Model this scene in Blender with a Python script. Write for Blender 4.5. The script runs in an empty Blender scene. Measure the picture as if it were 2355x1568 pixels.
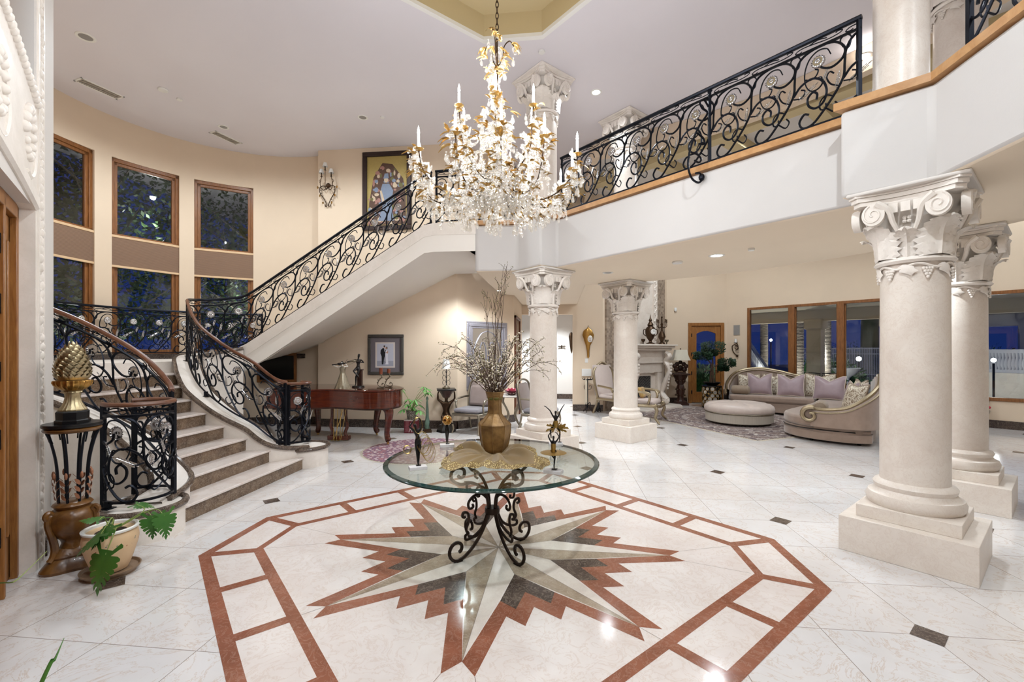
import bpy, math, random
from math import pi, sin, cos, sqrt, atan2, radians as RAD
from mathutils import Vector, Matrix
random.seed(7)
scn = bpy.context.scene
COL = scn.collection
H = 1.65
SX, SY = -0.5235, 3.7316          # middle of the floor star
HC = 6.06                          # foyer ceiling
ZS = 2.95                          # soffit under the balcony
ZT = 3.775                         # top of the balcony wood edge
ZF = 3.70                          # upper floor

# ------------------------------------------------------------------ mesh builder
class MB:
    def __init__(s):
        s.v = []; s.f = []; s.m = []; s.mi = 0; s.T = None
    def add(s, vs, fs):
        n = len(s.v)
        if s.T is not None:
            T = s.T
            vs = [T @ Vector(p) for p in vs]
        s.v += [tuple(p) for p in vs]
        s.f += [[i + n for i in f] for f in fs]
        s.m += [s.mi] * len(fs)
        return s
    def box(s, x0, x1, y0, y1, z0, z1):
        v = [(x, y, z) for z in (z0, z1) for y in (y0, y1) for x in (x0, x1)]
        return s.add(v, [(0,2,3,1),(4,5,7,6),(0,1,5,4),(2,6,7,3),(0,4,6,2),(1,3,7,5)])
    def cbox(s, c, d, rz=0.0):
        a, b, h = d[0]/2, d[1]/2, d[2]/2
        C, S = cos(rz), sin(rz)
        v = [(c[0]+x*C-y*S, c[1]+x*S+y*C, c[2]+z) for z in (-h, h) for y in (-b, b) for x in (-a, a)]
        return s.add(v, [(0,2,3,1),(4,5,7,6),(0,1,5,4),(2,6,7,3),(0,4,6,2),(1,3,7,5)])
    def beam(s, p, q, w, h):
        p, q = Vector(p), Vector(q); d = (q-p).normalized()
        up = Vector((0,0,1)) if abs(d.z) < .95 else Vector((0,1,0))
        a = d.cross(up).normalized()*w/2; b = a.cross(d).normalized()*h/2
        v = [p-a-b, p+a-b, p+a+b, p-a+b, q-a-b, q+a-b, q+a+b, q-a+b]
        return s.add(v, [(0,1,2,3),(7,6,5,4),(0,4,5,1),(1,5,6,2),(2,6,7,3),(3,7,4,0)])
    def prism(s, poly, z0, z1, bottom=True):
        n = len(poly)
        v = [(x, y, z0) for x, y in poly] + [(x, y, z1) for x, y in poly]
        f = [(i, (i+1) % n, (i+1) % n + n, i+n) for i in range(n)]
        f.append(list(range(n, 2*n)))
        if bottom: f.append(list(range(n-1, -1, -1)))
        return s.add(v, f)
    def poly(s, pts):
        return s.add(pts, [list(range(len(pts)))])
    def flat(s, pts, z):
        return s.add([(x, y, z) for x, y in pts], [list(range(len(pts)))])
    def grid(s, rows, cu=False, cv=False):
        nu, nv = len(rows), len(rows[0]); f = []
        for i in range(nu - (0 if cu else 1)):
            for j in range(nv - (0 if cv else 1)):
                a, b = i, (i+1) % nu; c, d = j, (j+1) % nv
                f.append((a*nv+c, b*nv+c, b*nv+d, a*nv+d))
        return s.add([p for r in rows for p in r], f)
    def lathe(s, prof, n=24, c=(0,0,0), fn=None, caps=True, sx=1, sy=1):
        rows = []
        for r, z in prof:
            row = []
            for k in range(n):
                a = 2*pi*k/n
                q = fn(r, a, z) if fn else r
                row.append((c[0]+q*cos(a)*sx, c[1]+q*sin(a)*sy, c[2]+z))
            rows.append(row)
        nv = n; f = []
        for i in range(len(rows)-1):
            for k in range(n):
                f.append((i*n+k, i*n+(k+1) % n, (i+1)*n+(k+1) % n, (i+1)*n+k))
        if caps:
            if prof[0][0] > 1e-4: f.append(list(range(n-1, -1, -1)))
            if prof[-1][0] > 1e-4: f.append([(len(rows)-1)*n+k for k in range(n)])
        return s.add([p for r in rows for p in r], f)
    def ball(s, c, r, n=10, m=6, sc=(1,1,1)):
        prof = [(r*sin(pi*i/m)+1e-5, -r*cos(pi*i/m)) for i in range(m+1)]
        rows = [[(c[0]+q*cos(2*pi*k/n)*sc[0], c[1]+q*sin(2*pi*k/n)*sc[1], c[2]+z*sc[2]) for k in range(n)] for q, z in prof]
        return s.grid(rows, False, True)
    def tube(s, pts, r, n=6, cap=True, closed=False, flat=1.0, ph=0.0):
        P = [Vector(p) for p in pts]; N = len(P)
        if N < 2: return s
        R = r if hasattr(r, '__len__') else [r]*N
        tan = []
        for i in range(N):
            a = P[(i-1) % N] if (closed or i > 0) else P[0]
            b = P[(i+1) % N] if (closed or i < N-1) else P[-1]
            t = b-a
            tan.append(t.normalized() if t.length > 1e-9 else Vector((0,0,1)))
        t0 = tan[0]
        ref = Vector((0,0,1)) if abs(t0.z) < .9 else Vector((1,0,0))
        u = t0.cross(ref).normalized()
        rows = []
        for i in range(N):
            t = tan[i]
            u = u - t*u.dot(t)
            if u.length < 1e-6: u = t.orthogonal()
            u.normalize(); w = t.cross(u)
            rows.append([P[i] + (u*cos(2*pi*k/n+ph)*flat + w*sin(2*pi*k/n+ph))*R[i] for k in range(n)])
        base = len(s.v); st = s.T
        s.grid(rows, closed, True)
        if cap and not closed:
            s.f += [[base+k for k in range(n-1, -1, -1)], [base+(N-1)*n+k for k in range(n)]]
            s.m += [s.mi]*2
        return s
    def build(s, name, mats, parent=None, sharp=38, bevel=0, sub=0, smooth=True):
        me = bpy.data.meshes.new(name)
        me.from_pydata(s.v, [], s.f)
        if not isinstance(mats, (list, tuple)): mats = [mats]
        for m in mats: me.materials.append(m)
        if len(mats) > 1: me.polygons.foreach_set('material_index', s.m)
        if smooth:
            me.polygons.foreach_set('use_smooth', [True]*len(s.f))
            me.set_sharp_from_angle(angle=RAD(sharp))
        me.update()
        o = bpy.data.objects.new(name, me); COL.objects.link(o)
        if parent is not None: o.parent = parent
        if bevel:
            b = o.modifiers.new('bevel', 'BEVEL'); b.width = bevel; b.segments = 2; b.limit_method = 'ANGLE'; b.angle_limit = RAD(40)
        if sub:
            b = o.modifiers.new('sub', 'SUBSURF'); b.levels = b.render_levels = sub
        return o

def tag(o, label, cat, group=None, kind='thing'):
    o['label'] = label; o['category'] = cat; o['kind'] = kind
    if group: o['group'] = group
    return o
def thing(name, label, cat, loc=(0,0,0), rz=0.0, group=None):
    o = bpy.data.objects.new(name, None); o.empty_display_size = .1
    COL.objects.link(o); o.location = loc; o.rotation_euler = (0,0,rz)
    return tag(o, label, cat, group)
def struct(name, mb, mats, parent=None, **k):
    o = mb.build(name, mats, parent, **k)
    if parent is None: o['kind'] = 'structure'
    return o
def place(o, loc, rz=0.0):
    o.location = loc; o.rotation_euler = (0,0,rz); return o
def dup(root, loc, rz, label=None, group=None, scale=None):
    r = root.copy(); COL.objects.link(r); r.location = loc; r.rotation_euler = (0,0,rz)
    if scale: r.scale = scale
    if label: r['label'] = label
    if group: r['group'] = group
    for ch in list(root.children):
        c = ch.copy(); COL.objects.link(c); c.parent = r
        for g in list(ch.children):
            d = g.copy(); COL.objects.link(d); d.parent = c
    return r
def inst(o, parent, M):
    c = o.copy(); COL.objects.link(c); c.parent = parent; c.matrix_local = M; return c

def spline(pts, n=8, closed=False):
    """Catmull-Rom through the points"""
    P = [Vector(p) for p in pts]; N = len(P); out = []
    rng = range(N) if closed else range(N-1)
    for i in rng:
        p1, p2 = P[i], P[(i+1) % N]
        p0 = P[(i-1) % N] if (closed or i > 0) else p1*2-p2
        p3 = P[(i+2) % N] if (closed or i < N-2) else p2*2-p1
        for k in range(n):
            t = k/n
            out.append(.5*((2*p1)+(p2-p0)*t+(2*p0-5*p1+4*p2-p3)*t*t+(3*p1-p0-3*p2+p3)*t**3))
    if not closed: out.append(P[-1])
    return out
def spiral(c, r0, r1, a0, a1, n=14):
    return [(c[0]+(r0+(r1-r0)*i/n)*cos(a0+(a1-a0)*i/n), c[1]+(r0+(r1-r0)*i/n)*sin(a0+(a1-a0)*i/n)) for i in range(n+1)]
def lerp(a, b, t): return a+(b-a)*t
def interp(x, xs, ys):
    if x <= xs[0]: return ys[0]
    for i in range(len(xs)-1):
        if x <= xs[i+1]:
            t = (x-xs[i])/(xs[i+1]-xs[i]); return lerp(ys[i], ys[i+1], t)
    return ys[-1]

# ------------------------------------------------------------------ materials
def sc(r, g, b):
    f = lambda c: (c/255/12.92) if c/255 <= .04045 else ((c/255+.055)/1.055)**2.4
    return (f(r), f(g), f(b), 1)
class NT:
    """small node helper"""
    def __init__(s, name):
        s.mat = bpy.data.materials.new(name); s.mat.use_nodes = True
        s.t = s.mat.node_tree; s.b = s.t.nodes['Principled BSDF']; s.out = s.t.nodes['Material Output']
    def n(s, typ, ins={}, **props):
        nd = s.t.nodes.new(typ)
        for k, v in props.items(): setattr(nd, k, v)
        for k, v in ins.items():
            if hasattr(v, 'is_linked') or isinstance(v, bpy.types.NodeSocket): s.t.links.new(v, nd.inputs[k])
            else: nd.inputs[k].default_value = v
        return nd
    def link(s, a, b): s.t.links.new(a, b)
    def coord(s, scale=1.0, kind='Object'):
        tc = s.n('ShaderNodeTexCoord')
        mp = s.n('ShaderNodeMapping', {'Vector': tc.outputs[kind]})
        mp.inputs['Scale'].default_value = (scale,)*3 if not hasattr(scale, '__len__') else scale
        return mp.outputs['Vector']
    def world(s):
        return s.n('ShaderNodeNewGeometry').outputs['Position']
    def noise(s, vec, scale, detail=4, rough=.55, dist=0):
        return s.n('ShaderNodeTexNoise', {'Vector': vec, 'Scale': scale, 'Detail': detail, 'Roughness': rough, 'Distortion': dist}).outputs['Fac']
    def ramp(s, fac, stops, interp='LINEAR'):
        r = s.n('ShaderNodeValToRGB', {'Fac': fac}); cr = r.color_ramp; cr.interpolation = interp
        while len(cr.elements) < len(stops): cr.elements.new(.5)
        for e, (p, c) in zip(cr.elements, stops):
            e.position = p; e.color = c if hasattr(c, '__len__') else (c, c, c, 1)
        return r.outputs['Color']
    def mix(s, fac, a, b, typ='MIX'):
        m = s.n('ShaderNodeMix', data_type='RGBA', blend_type=typ)
        for k, v in ((0, fac), (6, a), (7, b)):
            if isinstance(v, bpy.types.NodeSocket): s.t.links.new(v, m.inputs[k])
            else: m.inputs[k].default_value = v
        return m.outputs[2]
    def math(s, op, a, b=0.0):
        m = s.n('ShaderNodeMath', operation=op)
        for k, v in ((0, a), (1, b)):
            if isinstance(v, bpy.types.NodeSocket): s.t.links.new(v, m.inputs[k])
            else: m.inputs[k].default_value = v
        return m.outputs[0]
    def bump(s, height, strength=.3, dist=.01):
        b = s.n('ShaderNodeBump', {'Height': height, 'Strength': strength, 'Distance': dist})
        s.link(b.outputs['Normal'], s.b.inputs['Normal'])
    def set(s, color=None, rough=.5, metal=0, spec=.5, trans=0, coat=0, ior=1.45):
        if color is not None:
            if isinstance(color, bpy.types.NodeSocket): s.link(color, s.b.inputs['Base Color'])
            else: s.b.inputs['Base Color'].default_value = color
        if isinstance(rough, bpy.types.NodeSocket): s.link(rough, s.b.inputs['Roughness'])
        else: s.b.inputs['Roughness'].default_value = rough
        s.b.inputs['Metallic'].default_value = metal
        s.b.inputs['Specular IOR Level'].default_value = spec
        s.b.inputs['Transmission Weight'].default_value = trans
        s.b.inputs['Coat Weight'].default_value = coat
        s.b.inputs['IOR'].default_value = ior
        return s
M = {}
def plain(key, col, rough=.5, metal=0, var=.12, vs=6, bump=0, bs=60, spec=.5, coat=0):
    t = NT(key); v = t.coord(1)
    c2 = tuple(max(0, x*(1-var)) for x in col[:3])+(1,)
    t.set(t.mix(t.noise(v, vs, 3), col, c2), rough, metal, spec, coat=coat)
    if bump: t.bump(t.noise(v, bs, 4), bump, .01)
    M[key] = t.mat; return t.mat
def emit(key, col, strength):
    t = NT(key); t.b.inputs['Emission Color'].default_value = col; t.b.inputs['Emission Strength'].default_value = strength
    t.b.inputs['Base Color'].default_value = col; M[key] = t.mat; return t.mat
def marble(key, base, vein, dark, rough=.1, s=1.0, amount=.5, spec=.5):
    t = NT(key); v = t.world()
    n1 = t.noise(v, 2.2*s, 6, .6, .6); n2 = t.noise(v, 7*s, 8, .65, 1.6)
    c = t.mix(t.ramp(n1, [(.35, 0.), (.7, 1.)]), base, dark)
    ve = t.ramp(n2, [(.47, 0.), (.5, 1.), (.53, 0.)])
    c = t.mix(t.math('MULTIPLY', ve, amount), c, vein)
    t.set(c, rough, spec=spec); M[key] = t.mat; return t.mat
def paint(key, col, var=.05):
    t = NT(key); v = t.world()
    c2 = tuple(x*(1-var) for x in col[:3])+(1,)
    t.set(t.mix(t.ramp(t.noise(v, 1.3, 5, .6, .4), [(.3, 0.), (.7, 1.)]), col, c2), .75, spec=.25)
    t.bump(t.noise(v, 90, 3), .12, .004); M[key] = t.mat; return t.mat
def wood(key, a, b, rough=.35, scale=(1, 1, 1), coat=0, fs=9):
    t = NT(key); v = t.coord(scale)
    n = t.noise(v, fs, 6, .62, .8); n2 = t.noise(v, fs*3, 4, .6)
    c = t.mix(t.ramp(n, [(.3, 0.), (.68, 1.)]), a, b)
    c = t.mix(t.math('MULTIPLY', n2, .3), c, b)
    t.set(c, rough, coat=coat); t.bump(n2, .08, .004); M[key] = t.mat; return t.mat
def fabric(key, a, b, rough=.8, s=300, spec=.2, sheen=.3):
    t = NT(key); v = t.coord(1)
    t.set(t.mix(t.noise(v, 8, 4), a, b), rough, spec=spec); t.b.inputs['Sheen Weight'].default_value = sheen
    t.bump(t.noise(v, s, 2), .25, .003); M[key] = t.mat; return t.mat
def metal(key, col, rough=.3, var=.25, s=20, bump=.15):
    t = NT(key); v = t.coord(1)
    c2 = tuple(x*(1-var) for x in col[:3])+(1,)
    t.set(t.mix(t.noise(v, s, 4), col, c2), rough, 1.0); t.bump(t.noise(v, s*3, 3), bump, .004); M[key] = t.mat; return t.mat
def pane(key, tint=(1, 1, 1, 1), ior=1.5, refl=1.0):
    t = NT(key); nt = t.t
    lw = t.n('ShaderNodeLayerWeight', {'Blend': .5}); tr = t.n('ShaderNodeBsdfTransparent', {'Color': tint})
    gl = t.n('ShaderNodeBsdfGlossy', {'Roughness': 0.0}); mx = t.n('ShaderNodeMixShader')
    f = t.math('MULTIPLY', t.math('ADD', .045, t.math('MULTIPLY', .9, t.math('POWER', lw.outputs['Facing'], 4.6))), refl)
    t.link(f, mx.inputs[0]); t.link(tr.outputs[0], mx.inputs[1]); t.link(gl.outputs[0], mx.inputs[2])
    t.link(mx.outputs[0], t.out.inputs['Surface']); M[key] = t.mat; return t.mat

paint('tan', sc(224, 204, 180)); paint('cream', sc(219, 213, 207), .03); paint('ceil', sc(224, 219, 223), .02)
paint('fascia', sc(204, 200, 197), .03); paint('stair_white', sc(240, 234, 226), .02); paint('tray', sc(204, 186, 146)); paint('soffit', sc(234, 218, 196), .03); paint('grey_wall', sc(210, 206, 196), .04)
marble('stone', sc(234, 225, 215), sc(206, 188, 172), sc(222, 210, 199), .35, 1.6, .35)
marble('stone_white', sc(240, 232, 224), sc(214, 202, 190), sc(226, 218, 208), .5, 1.5, .2)
marble('cream_marble', sc(229, 221, 216), sc(196, 168, 148), sc(218, 206, 199), .12, 1.0, .35)
marble('red_marble', sc(152, 96, 74), sc(205, 175, 158), sc(128, 78, 58), .12, 1.6, .22)
marble('dark_marble', sc(84, 70, 62), sc(176, 160, 146), sc(60, 49, 44), .12, 1.8, .35)
marble('taupe_marble', sc(172, 154, 134), sc(206, 192, 174), sc(138, 120, 101), .12, 2.0, .45)
marble('riser_marble', sc(124, 102, 82), sc(196, 178, 156), sc(78, 62, 50), .15, 3.0, .45)
marble('edge_marble', sc(92, 76, 66), sc(190, 176, 160), sc(58, 46, 40), .15, 4.0, .5)
marble('base_marble', sc(74, 60, 54), sc(170, 152, 136), sc(42, 34, 31), .15, 2.6, .4)
marble('fig_base', sc(238, 236, 236), sc(190, 190, 194), sc(222, 220, 222), .25, 8, .3)
wood('oak', sc(200, 156, 108), sc(172, 126, 80), .35, (1, 1, 1)); wood('door_wood', sc(172, 118, 62), sc(128, 80, 38), .35, (6, 6, .6))
wood('window_wood', sc(158, 104, 58), sc(112, 70, 36), .35, (6, 6, .6)); wood('handrail', sc(124, 80, 56), sc(92, 56, 38), .3, (1, 1, 1))
wood('piano', sc(104, 44, 24), sc(66, 24, 14), .1, (.6, .6, 5), .6, 7); wood('carved_wood', sc(134, 92, 44), sc(80, 48, 20), .3, (1, 1, 1), .3)
wood('dark_wood', sc(70, 40, 28), sc(42, 22, 16), .35, (5, 5, .6)); wood('jamb_wood', sc(120, 70, 44), sc(84, 46, 28), .35, (6, 6, .6))
plain('iron', sc(30, 33, 42), .38, .75, .3, 12); plain('black', sc(18, 18, 20), .3, 0, .2); plain('bronze_iron', sc(58, 46, 40), .38, .8, .35, 14)
metal('chrome', sc(205, 205, 208), .18, .15, 30, .05); metal('gold', sc(196, 152, 84), .3, .35, 25, .2); metal('brass', sc(208, 176, 110), .22, .2)
metal('antique_gold', sc(206, 190, 152), .42, .45, 30, .3); metal('pewter', sc(150, 140, 122), .38, .45, 40, .3); metal('old_bronze', sc(84, 66, 52), .4, .4, 30, .3)
metal('gold_ball', sc(206, 158, 92), .08, .2, 10, .02)
plain('white_paint', sc(235, 233, 228), .5, 0, .03); plain('candle', sc(240, 238, 232), .5, 0, .03); plain('ebony', sc(24, 22, 22), .3, 0, .3, 20)
plain('white_plastic', sc(232, 230, 226), .4, 0, .02); plain('grey_plastic', sc(176, 166, 152), .6, 0, .04)
# ================================================================== FLOOR
def tile_material():
    t = NT('tile'); p = t.world()
    sep = t.n('ShaderNodeSeparateXYZ', {'Vector': p})
    T = 1.766/3
    gu = t.math('DIVIDE', t.math('SUBTRACT', sep.outputs[0], SX+.883), T)
    gv = t.math('DIVIDE', t.math('SUBTRACT', sep.outputs[1], SY+.883), T)
    fu = t.math('ABSOLUTE', t.math('SUBTRACT', t.math('FRACT', t.math('ADD', gu, .5)), .5))
    fv = t.math('ABSOLUTE', t.math('SUBTRACT', t.math('FRACT', t.math('ADD', gv, .5)), .5))
    line = t.math('LESS_THAN', t.math('MINIMUM', fu, fv), .0042)
    cid = t.n('ShaderNodeCombineXYZ', {'X': t.math('FLOOR', gu), 'Y': t.math('FLOOR', gv)})
    wn = t.n('ShaderNodeTexWhiteNoise', {'Vector': cid.outputs[0]})
    off = t.n('ShaderNodeVectorMath', {0: p, 1: wn.outputs['Color']}, operation='ADD')
    off.operation = 'MULTIPLY_ADD'; t.link(wn.outputs['Color'], off.inputs[0]); off.inputs[1].default_value = (9, 9, 9); t.link(p, off.inputs[2])
    n1 = t.noise(off.outputs[0], 2.0, 6, .6, .5); n2 = t.noise(off.outputs[0], 3.2, 9, .65, 2.2)
    c = t.mix(t.ramp(n1, [(.3, 0.), (.75, 1.)]), sc(223, 221, 221), sc(211, 207, 205))
    c = t.mix(t.math('MULTIPLY', wn.outputs['Value'], .35), c, sc(222, 211, 203))
    v = t.ramp(n2, [(.485, 0.), (.5, 1.), (.515, 0.)])
    c = t.mix(t.math('MULTIPLY', v, .5), c, sc(186, 152, 120))
    c = t.mix(t.math('MULTIPLY', line, .75), c, sc(128, 112, 100))
    t.set(c, t.math('ADD', .07, t.math('MULTIPLY', n1, .08)), spec=.55); M['tile'] = t.mat
tile_material()
def pol(r, deg, b=0):
    a = RAD(b+deg); return (SX+r*cos(a), SY+r*sin(a))
fm = MB()
fm.flat([(-11, -5), (14, -5), (14, 18), (-11, 18)], 0)
R = [[pol(r, s*d, 90*k) for k in range(4) for s in (-1, 1)] for r, d in ((2.42, 10.05), (2.335, 9.55), (2.03, 8.0), (1.965, 6.9))]
fm.mi = 1; fm.flat(R[0], .0006)
fm.mi = 2
for A, B in ((R[0], R[1]), (R[2], R[3])):
    for i in range(8):
        j = (i+1) % 8; fm.flat([A[i], A[j], B[j], B[i]], .0012)
for k in range(4):
    th = RAD(45+90*k); e = Vector((cos(th), sin(th))); q = Vector((-sin(th), cos(th)))
    for b in (-.665, 0, .665):
        P = [Vector((SX, SY))+e*a+q*(b+d*.04) for a, d in ((1.615, -1), (1.915, -1), (1.915, 1), (1.615, 1))]
        fm.flat([tuple(x) for x in P], .0014)
for i in range(8):
    a = Vector(R[1][i]); b = Vector(R[2][i]); d = (b-a).normalized(); n = Vector((-d.y, d.x))*.04
    a -= d*.02; b += d*.02
    fm.flat([tuple(a-n), tuple(b-n), tuple(b+n), tuple(a+n)], .0016)
for k in range(8):
    B = -67.5+45*k
    c0 = (SX, SY); V0 = pol(.473, 0, B); N0 = pol(1.397, -22.5, B); N1 = pol(1.397, 22.5, B)
    V2 = pol(.473, 0, B-45)
    fm.mi = 4; fm.flat([c0, V2, N0], .0012)
    fm.mi = 6; fm.flat([c0, N0, V0], .0012)
    d2, d3, d4, d5, d6 = [pol(r, a, B) for r, a in ((.812, 13.7), (.915, 7.5), (.731, 0), (.915, -7.5), (.812, -13.7))]
    fm.mi = 3
    for f in ([V0, d2, d3, d4], [V0, d4, d5, d6]): fm.flat(f, .0012)
    t1, o1, o2, o3, o4, o5, t2 = [pol(r, a, B) for r, a in ((1.5, 19.1), (.987, 11.7), (1.098, 6.05), (.916, 0), (1.098, -6.05), (.987, -11.7), (1.5, -19.1))]
    fm.mi = 2
    for f in ([N0, t2, o5, d6], [d6, o5, o4, d5], [d5, o4, o3, d4], [d4, o3, o2, d3], [d3, o2, o1, d2], [d2, o1, t1, N1]):
        fm.flat(f[::-1], .0012)
    fm.mi = 5
    def ln(a, b, w=.0018, z=.001):
        a = Vector(a); b = Vector(b); d = (b-a).normalized(); n = Vector((-d.y, d.x))*w
        fm.flat([tuple(a-n), tuple(b-n), tuple(b+n), tuple(a+n)], z)
    ln(c0, N0, z=.0016)
    ln(c0, V0, z=.0016)
    if k % 2 == 1: ln(N0, pol(1.6, -22.5, B))
    else:
        ln(t2, R[3][(2*(k//2)-2) % 8+1] if False else pol(1.94, -22.5+6.9, B)); ln(pol(1.5, -25.9, B), pol(1.94, -22.5-6.9, B))
fm.mi = 3
for i in range(-6, 8):
    for j in range(-4, 8):
        x = SX+(i+.5)*1.766; y = SY+(j+.5)*1.766
        if abs(i+.5) < 1 and abs(j+.5) < 1: continue
        if x*1+y < -.8: continue
        if x < -3.2 and y > 3.2 and y < 6.8: continue
        s = .105
        fm.flat([(x-s, y), (x, y-s), (x+s, y), (x, y+s)], .0018)
marble('star_cream', sc(226, 216, 206), sc(196, 176, 158), sc(206, 194, 184), .12, 2.0, .25)
plain('grout', sc(132, 116, 104), .6)
floor = struct('floor', fm, [M['tile'], M['cream_marble'], M['red_marble'], M['dark_marble'], M['taupe_marble'], M['grout'], M['star_cream']], smooth=False)

# ================================================================== WALLS
def wall(name, p, q, z0, z1, mat, holes=(), th=.18, side=1):
    """straight wall p->q, thickness to the given side, holes (s0,s1,h0,h1)"""
    p = Vector(p); q = Vector(q); L = (q-p).length; d = (q-p)/L; n = Vector((-d.y, d.x))*th*side
    b = MB()
    xs = sorted({0, L} | {h[0] for h in holes} | {h[1] for h in holes})
    def piece(a, c, lo, hi):
        if c-a < 1e-4 or hi-lo < 1e-4: return
        A = p+d*a; B = p+d*c
        pts = [tuple(A), tuple(B), tuple(B+n), tuple(A+n)]
        if side < 0: pts = pts[::-1]
        b.prism(pts, lo, hi)
    for a, c in zip(xs, xs[1:]):
        hs = sorted((h[2], h[3]) for h in holes if h[0] <= a+1e-5 and h[1] >= c-1e-5)
        z = z0
        for lo, hi in hs: piece(a, c, z, lo); z = hi
        piece(a, c, z, z1)
    return struct(name, b, mat, smooth=False)
T = M['tan']
E0 = (-4.515, 3.535)
def ew(s):                           # point on the entry wall by its coordinate along (1,-1)/sqrt2
    return (s/sqrt(2)-.49, -s/sqrt(2)-.49)
DS0, DS1 = -4.85, -1.15
wall('wall_entry', ew(-5.69), ew(2.2), 0, HC, M['cream'], [(5.69+DS0, 5.69+DS1, 0, 2.72), (5.69+DS0, 5.69+DS1, 3.62, 5.5)], .3, -1)
wall('wall_back', (-5.31, 9.32), (-2.188, 9.32), 0, HC, T)
wall('wall_jog', (-5.305, 9.64), (-5.305, 9.45), 0, HC, T, th=.05)
wall('wall_angle', (-2.188, 9.32), (-1.1, 10.408), 0, HC, T)
wall('wall_passage', (-1.1, 10.408), (-1.1, 12.55), 0, HC, T, [(.16, 1.25, 0, 2.44)], .15)
wall('wall_hall', (-1.1, 12.55), (1.15, 12.55), 0, HC, T, [(0, 1.422, 0, 2.68)])
wall('wall_hall_back', (-3.2, 15.6), (2.9, 15.6), 0, 3.2, M['cream'])
wall('wall_hall_left', (-3.2, 12.4), (-3.2, 15.6), 0, 3.2, M['cream'])
wall('wall_fireplace', (1.15, 12.56), (3.36, 14.77), 0, HC, T)
wall('wall_garden', (3.36, 14.77), (5.2, 14.77), 0, HC, T, [(.66, 1.75, 0, 2.55)])
def ww(x): return (x-5.2)*sqrt(2)
wall('wall_window', (5.2, 14.77), (11.6, 8.37), 0, HC, T, [(ww(5.643), ww(8.15), .42, 2.965), (ww(8.72), ww(10.9), .58, 2.94)])
wall('wall_right', (11.6, 8.37), (11.6, -4.5), 0, HC, T)
wall('wall_front', (11.6, -4.5), ew(2.2), 0, HC, T)
# curved stair wall with its three window openings
CW = (-5.678, 6.818); CR = 2.776
def cw(a, r=CR): return (CW[0]+r*cos(RAD(a)), CW[1]+r*sin(RAD(a)))
WIN = [(171, 193.4), (142.8, 165.4), (115, 137.5)]
b = MB()
brk = [80]+[w for W in reversed(WIN) for w in W]+[238]
def arcpiece(a0, a1, z0, z1):
    n = max(2, int((a1-a0)/3)); A = [lerp(a0, a1, i/n) for i in range(n+1)]
    b.prism([cw(a) for a in reversed(A)]+[cw(a, CR+.22) for a in A], z0, z1)
for i, (a0, a1) in enumerate(zip(brk, brk[1:])):
    if i % 2 == 0: arcpiece(a0, a1, 0, HC)
    else: arcpiece(a0, a1, 0, 1.56); arcpiece(a0, a1, 5.3, HC)
struct('wall_stair', b, T, sharp=20)
wall('wall_stair_left', cw(238), (-4.60, 3.44), 0, HC, T, side=-1)
# ceiling with the octagonal tray
TX, TY = SX-.15, SY
def tr(r, i): a = RAD(90*(i//2)+(9.3 if i % 2 else -9.3)); return (TX+r*cos(a), TY+r*sin(a))
outer = [(7, -5), (7, 17), (7, 17), (-11, 17), (-11, 17), (-11, -5), (-11, -5), (7, -5)]
b = MB()
O8 = [tr(2.52, i) for i in range(8)]
for i in range(8):
    j = (i+1) % 8
    pts = [O8[i], O8[j], outer[j], outer[i]]
    if outer[i] == outer[j]: pts = pts[:3]
    b.flat(pts, HC)
struct('ceiling', b, M['ceil'], smooth=False)
b = MB()
def ringz(r0, z0, r1, z1):
    for i in range(8):
        j = (i+1) % 8; p, q, u, v = tr(r0, i), tr(r0, j), tr(r1, j), tr(r1, i)
        b.add([(*p, z0), (*q, z0), (*u, z1), (*v, z1)], [(0, 1, 2, 3)])
b.mi = 1; ringz(2.60, HC-.001, 2.60, HC-.03); ringz(2.60, HC-.03, 2.52, HC-.03); ringz(2.52, HC-.03, 2.52, HC+.02)
b.mi = 0; ringz(2.52, HC+.02, 2.52, HC+.32); ringz(2.52, HC+.32, 2.2, HC+.32); ringz(2.2, HC+.32, 2.2, HC+.42)
b.flat([tr(2.2, i) for i in range(8)], HC+.42)
struct('ceiling_tray', b, [M['tray'], M['white_paint']], smooth=False)
# great room ceiling: coffers and beams, and the curved header it hides behind
b = MB()
_g = [lerp(-60, 78, i/30) for i in range(31)]
def SR(a, r): return (SX+r*cos(RAD(a)), SY+r*sin(RAD(a)))
_o = [(12, lerp(-5, 15.8, min(1, i/15))) if i <= 15 else (lerp(12, .6, (i-15)/15), 15.8) for i in range(31)]
b.grid([[(*SR(a, 5.92), 5.98) for a in _g], [(*q, 5.98) for q in _o]])
struct('ceiling_great_room', b, M['cream'], smooth=False)
def SR(a, r): return (SX+r*cos(RAD(a)), SY+r*sin(RAD(a)))
b = MB()
for k in range(7):                    # beams run along the two diagonals
    o = Vector((3.2, 8.2))+Vector((.707, .707))*(k*1.55-1.0); d = Vector((.707, -.707))
    if k > 0: b.beam((*(o-d*(6-k*.6)), 5.86), (*(o+d*(6-k*.6)), 5.86), .26, .24)
for k in range(8):
    o = Vector((3.2, 8.2))+Vector((.707, -.707))*(k*1.5-5.2); d = Vector((.707, .707))
    b.beam((*(o+d*(.6-.06*(k-3.5)**2)), 5.87), (*(o+d*8), 5.87), .26, .22)
struct('trim_ceiling_beams', b, M['tray'], smooth=False)
b = MB()
A = [lerp(-60, 78, i/40) for i in range(41)]
b.prism([SR(a, 5.85) for a in reversed(A)]+[SR(a, 6.0) for a in A], 5.68, HC-.005)
b.box(.62, .78, 9.6, 12.55, 5.68, HC-.005)
struct('wall_header', b, T, sharp=20)
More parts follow.
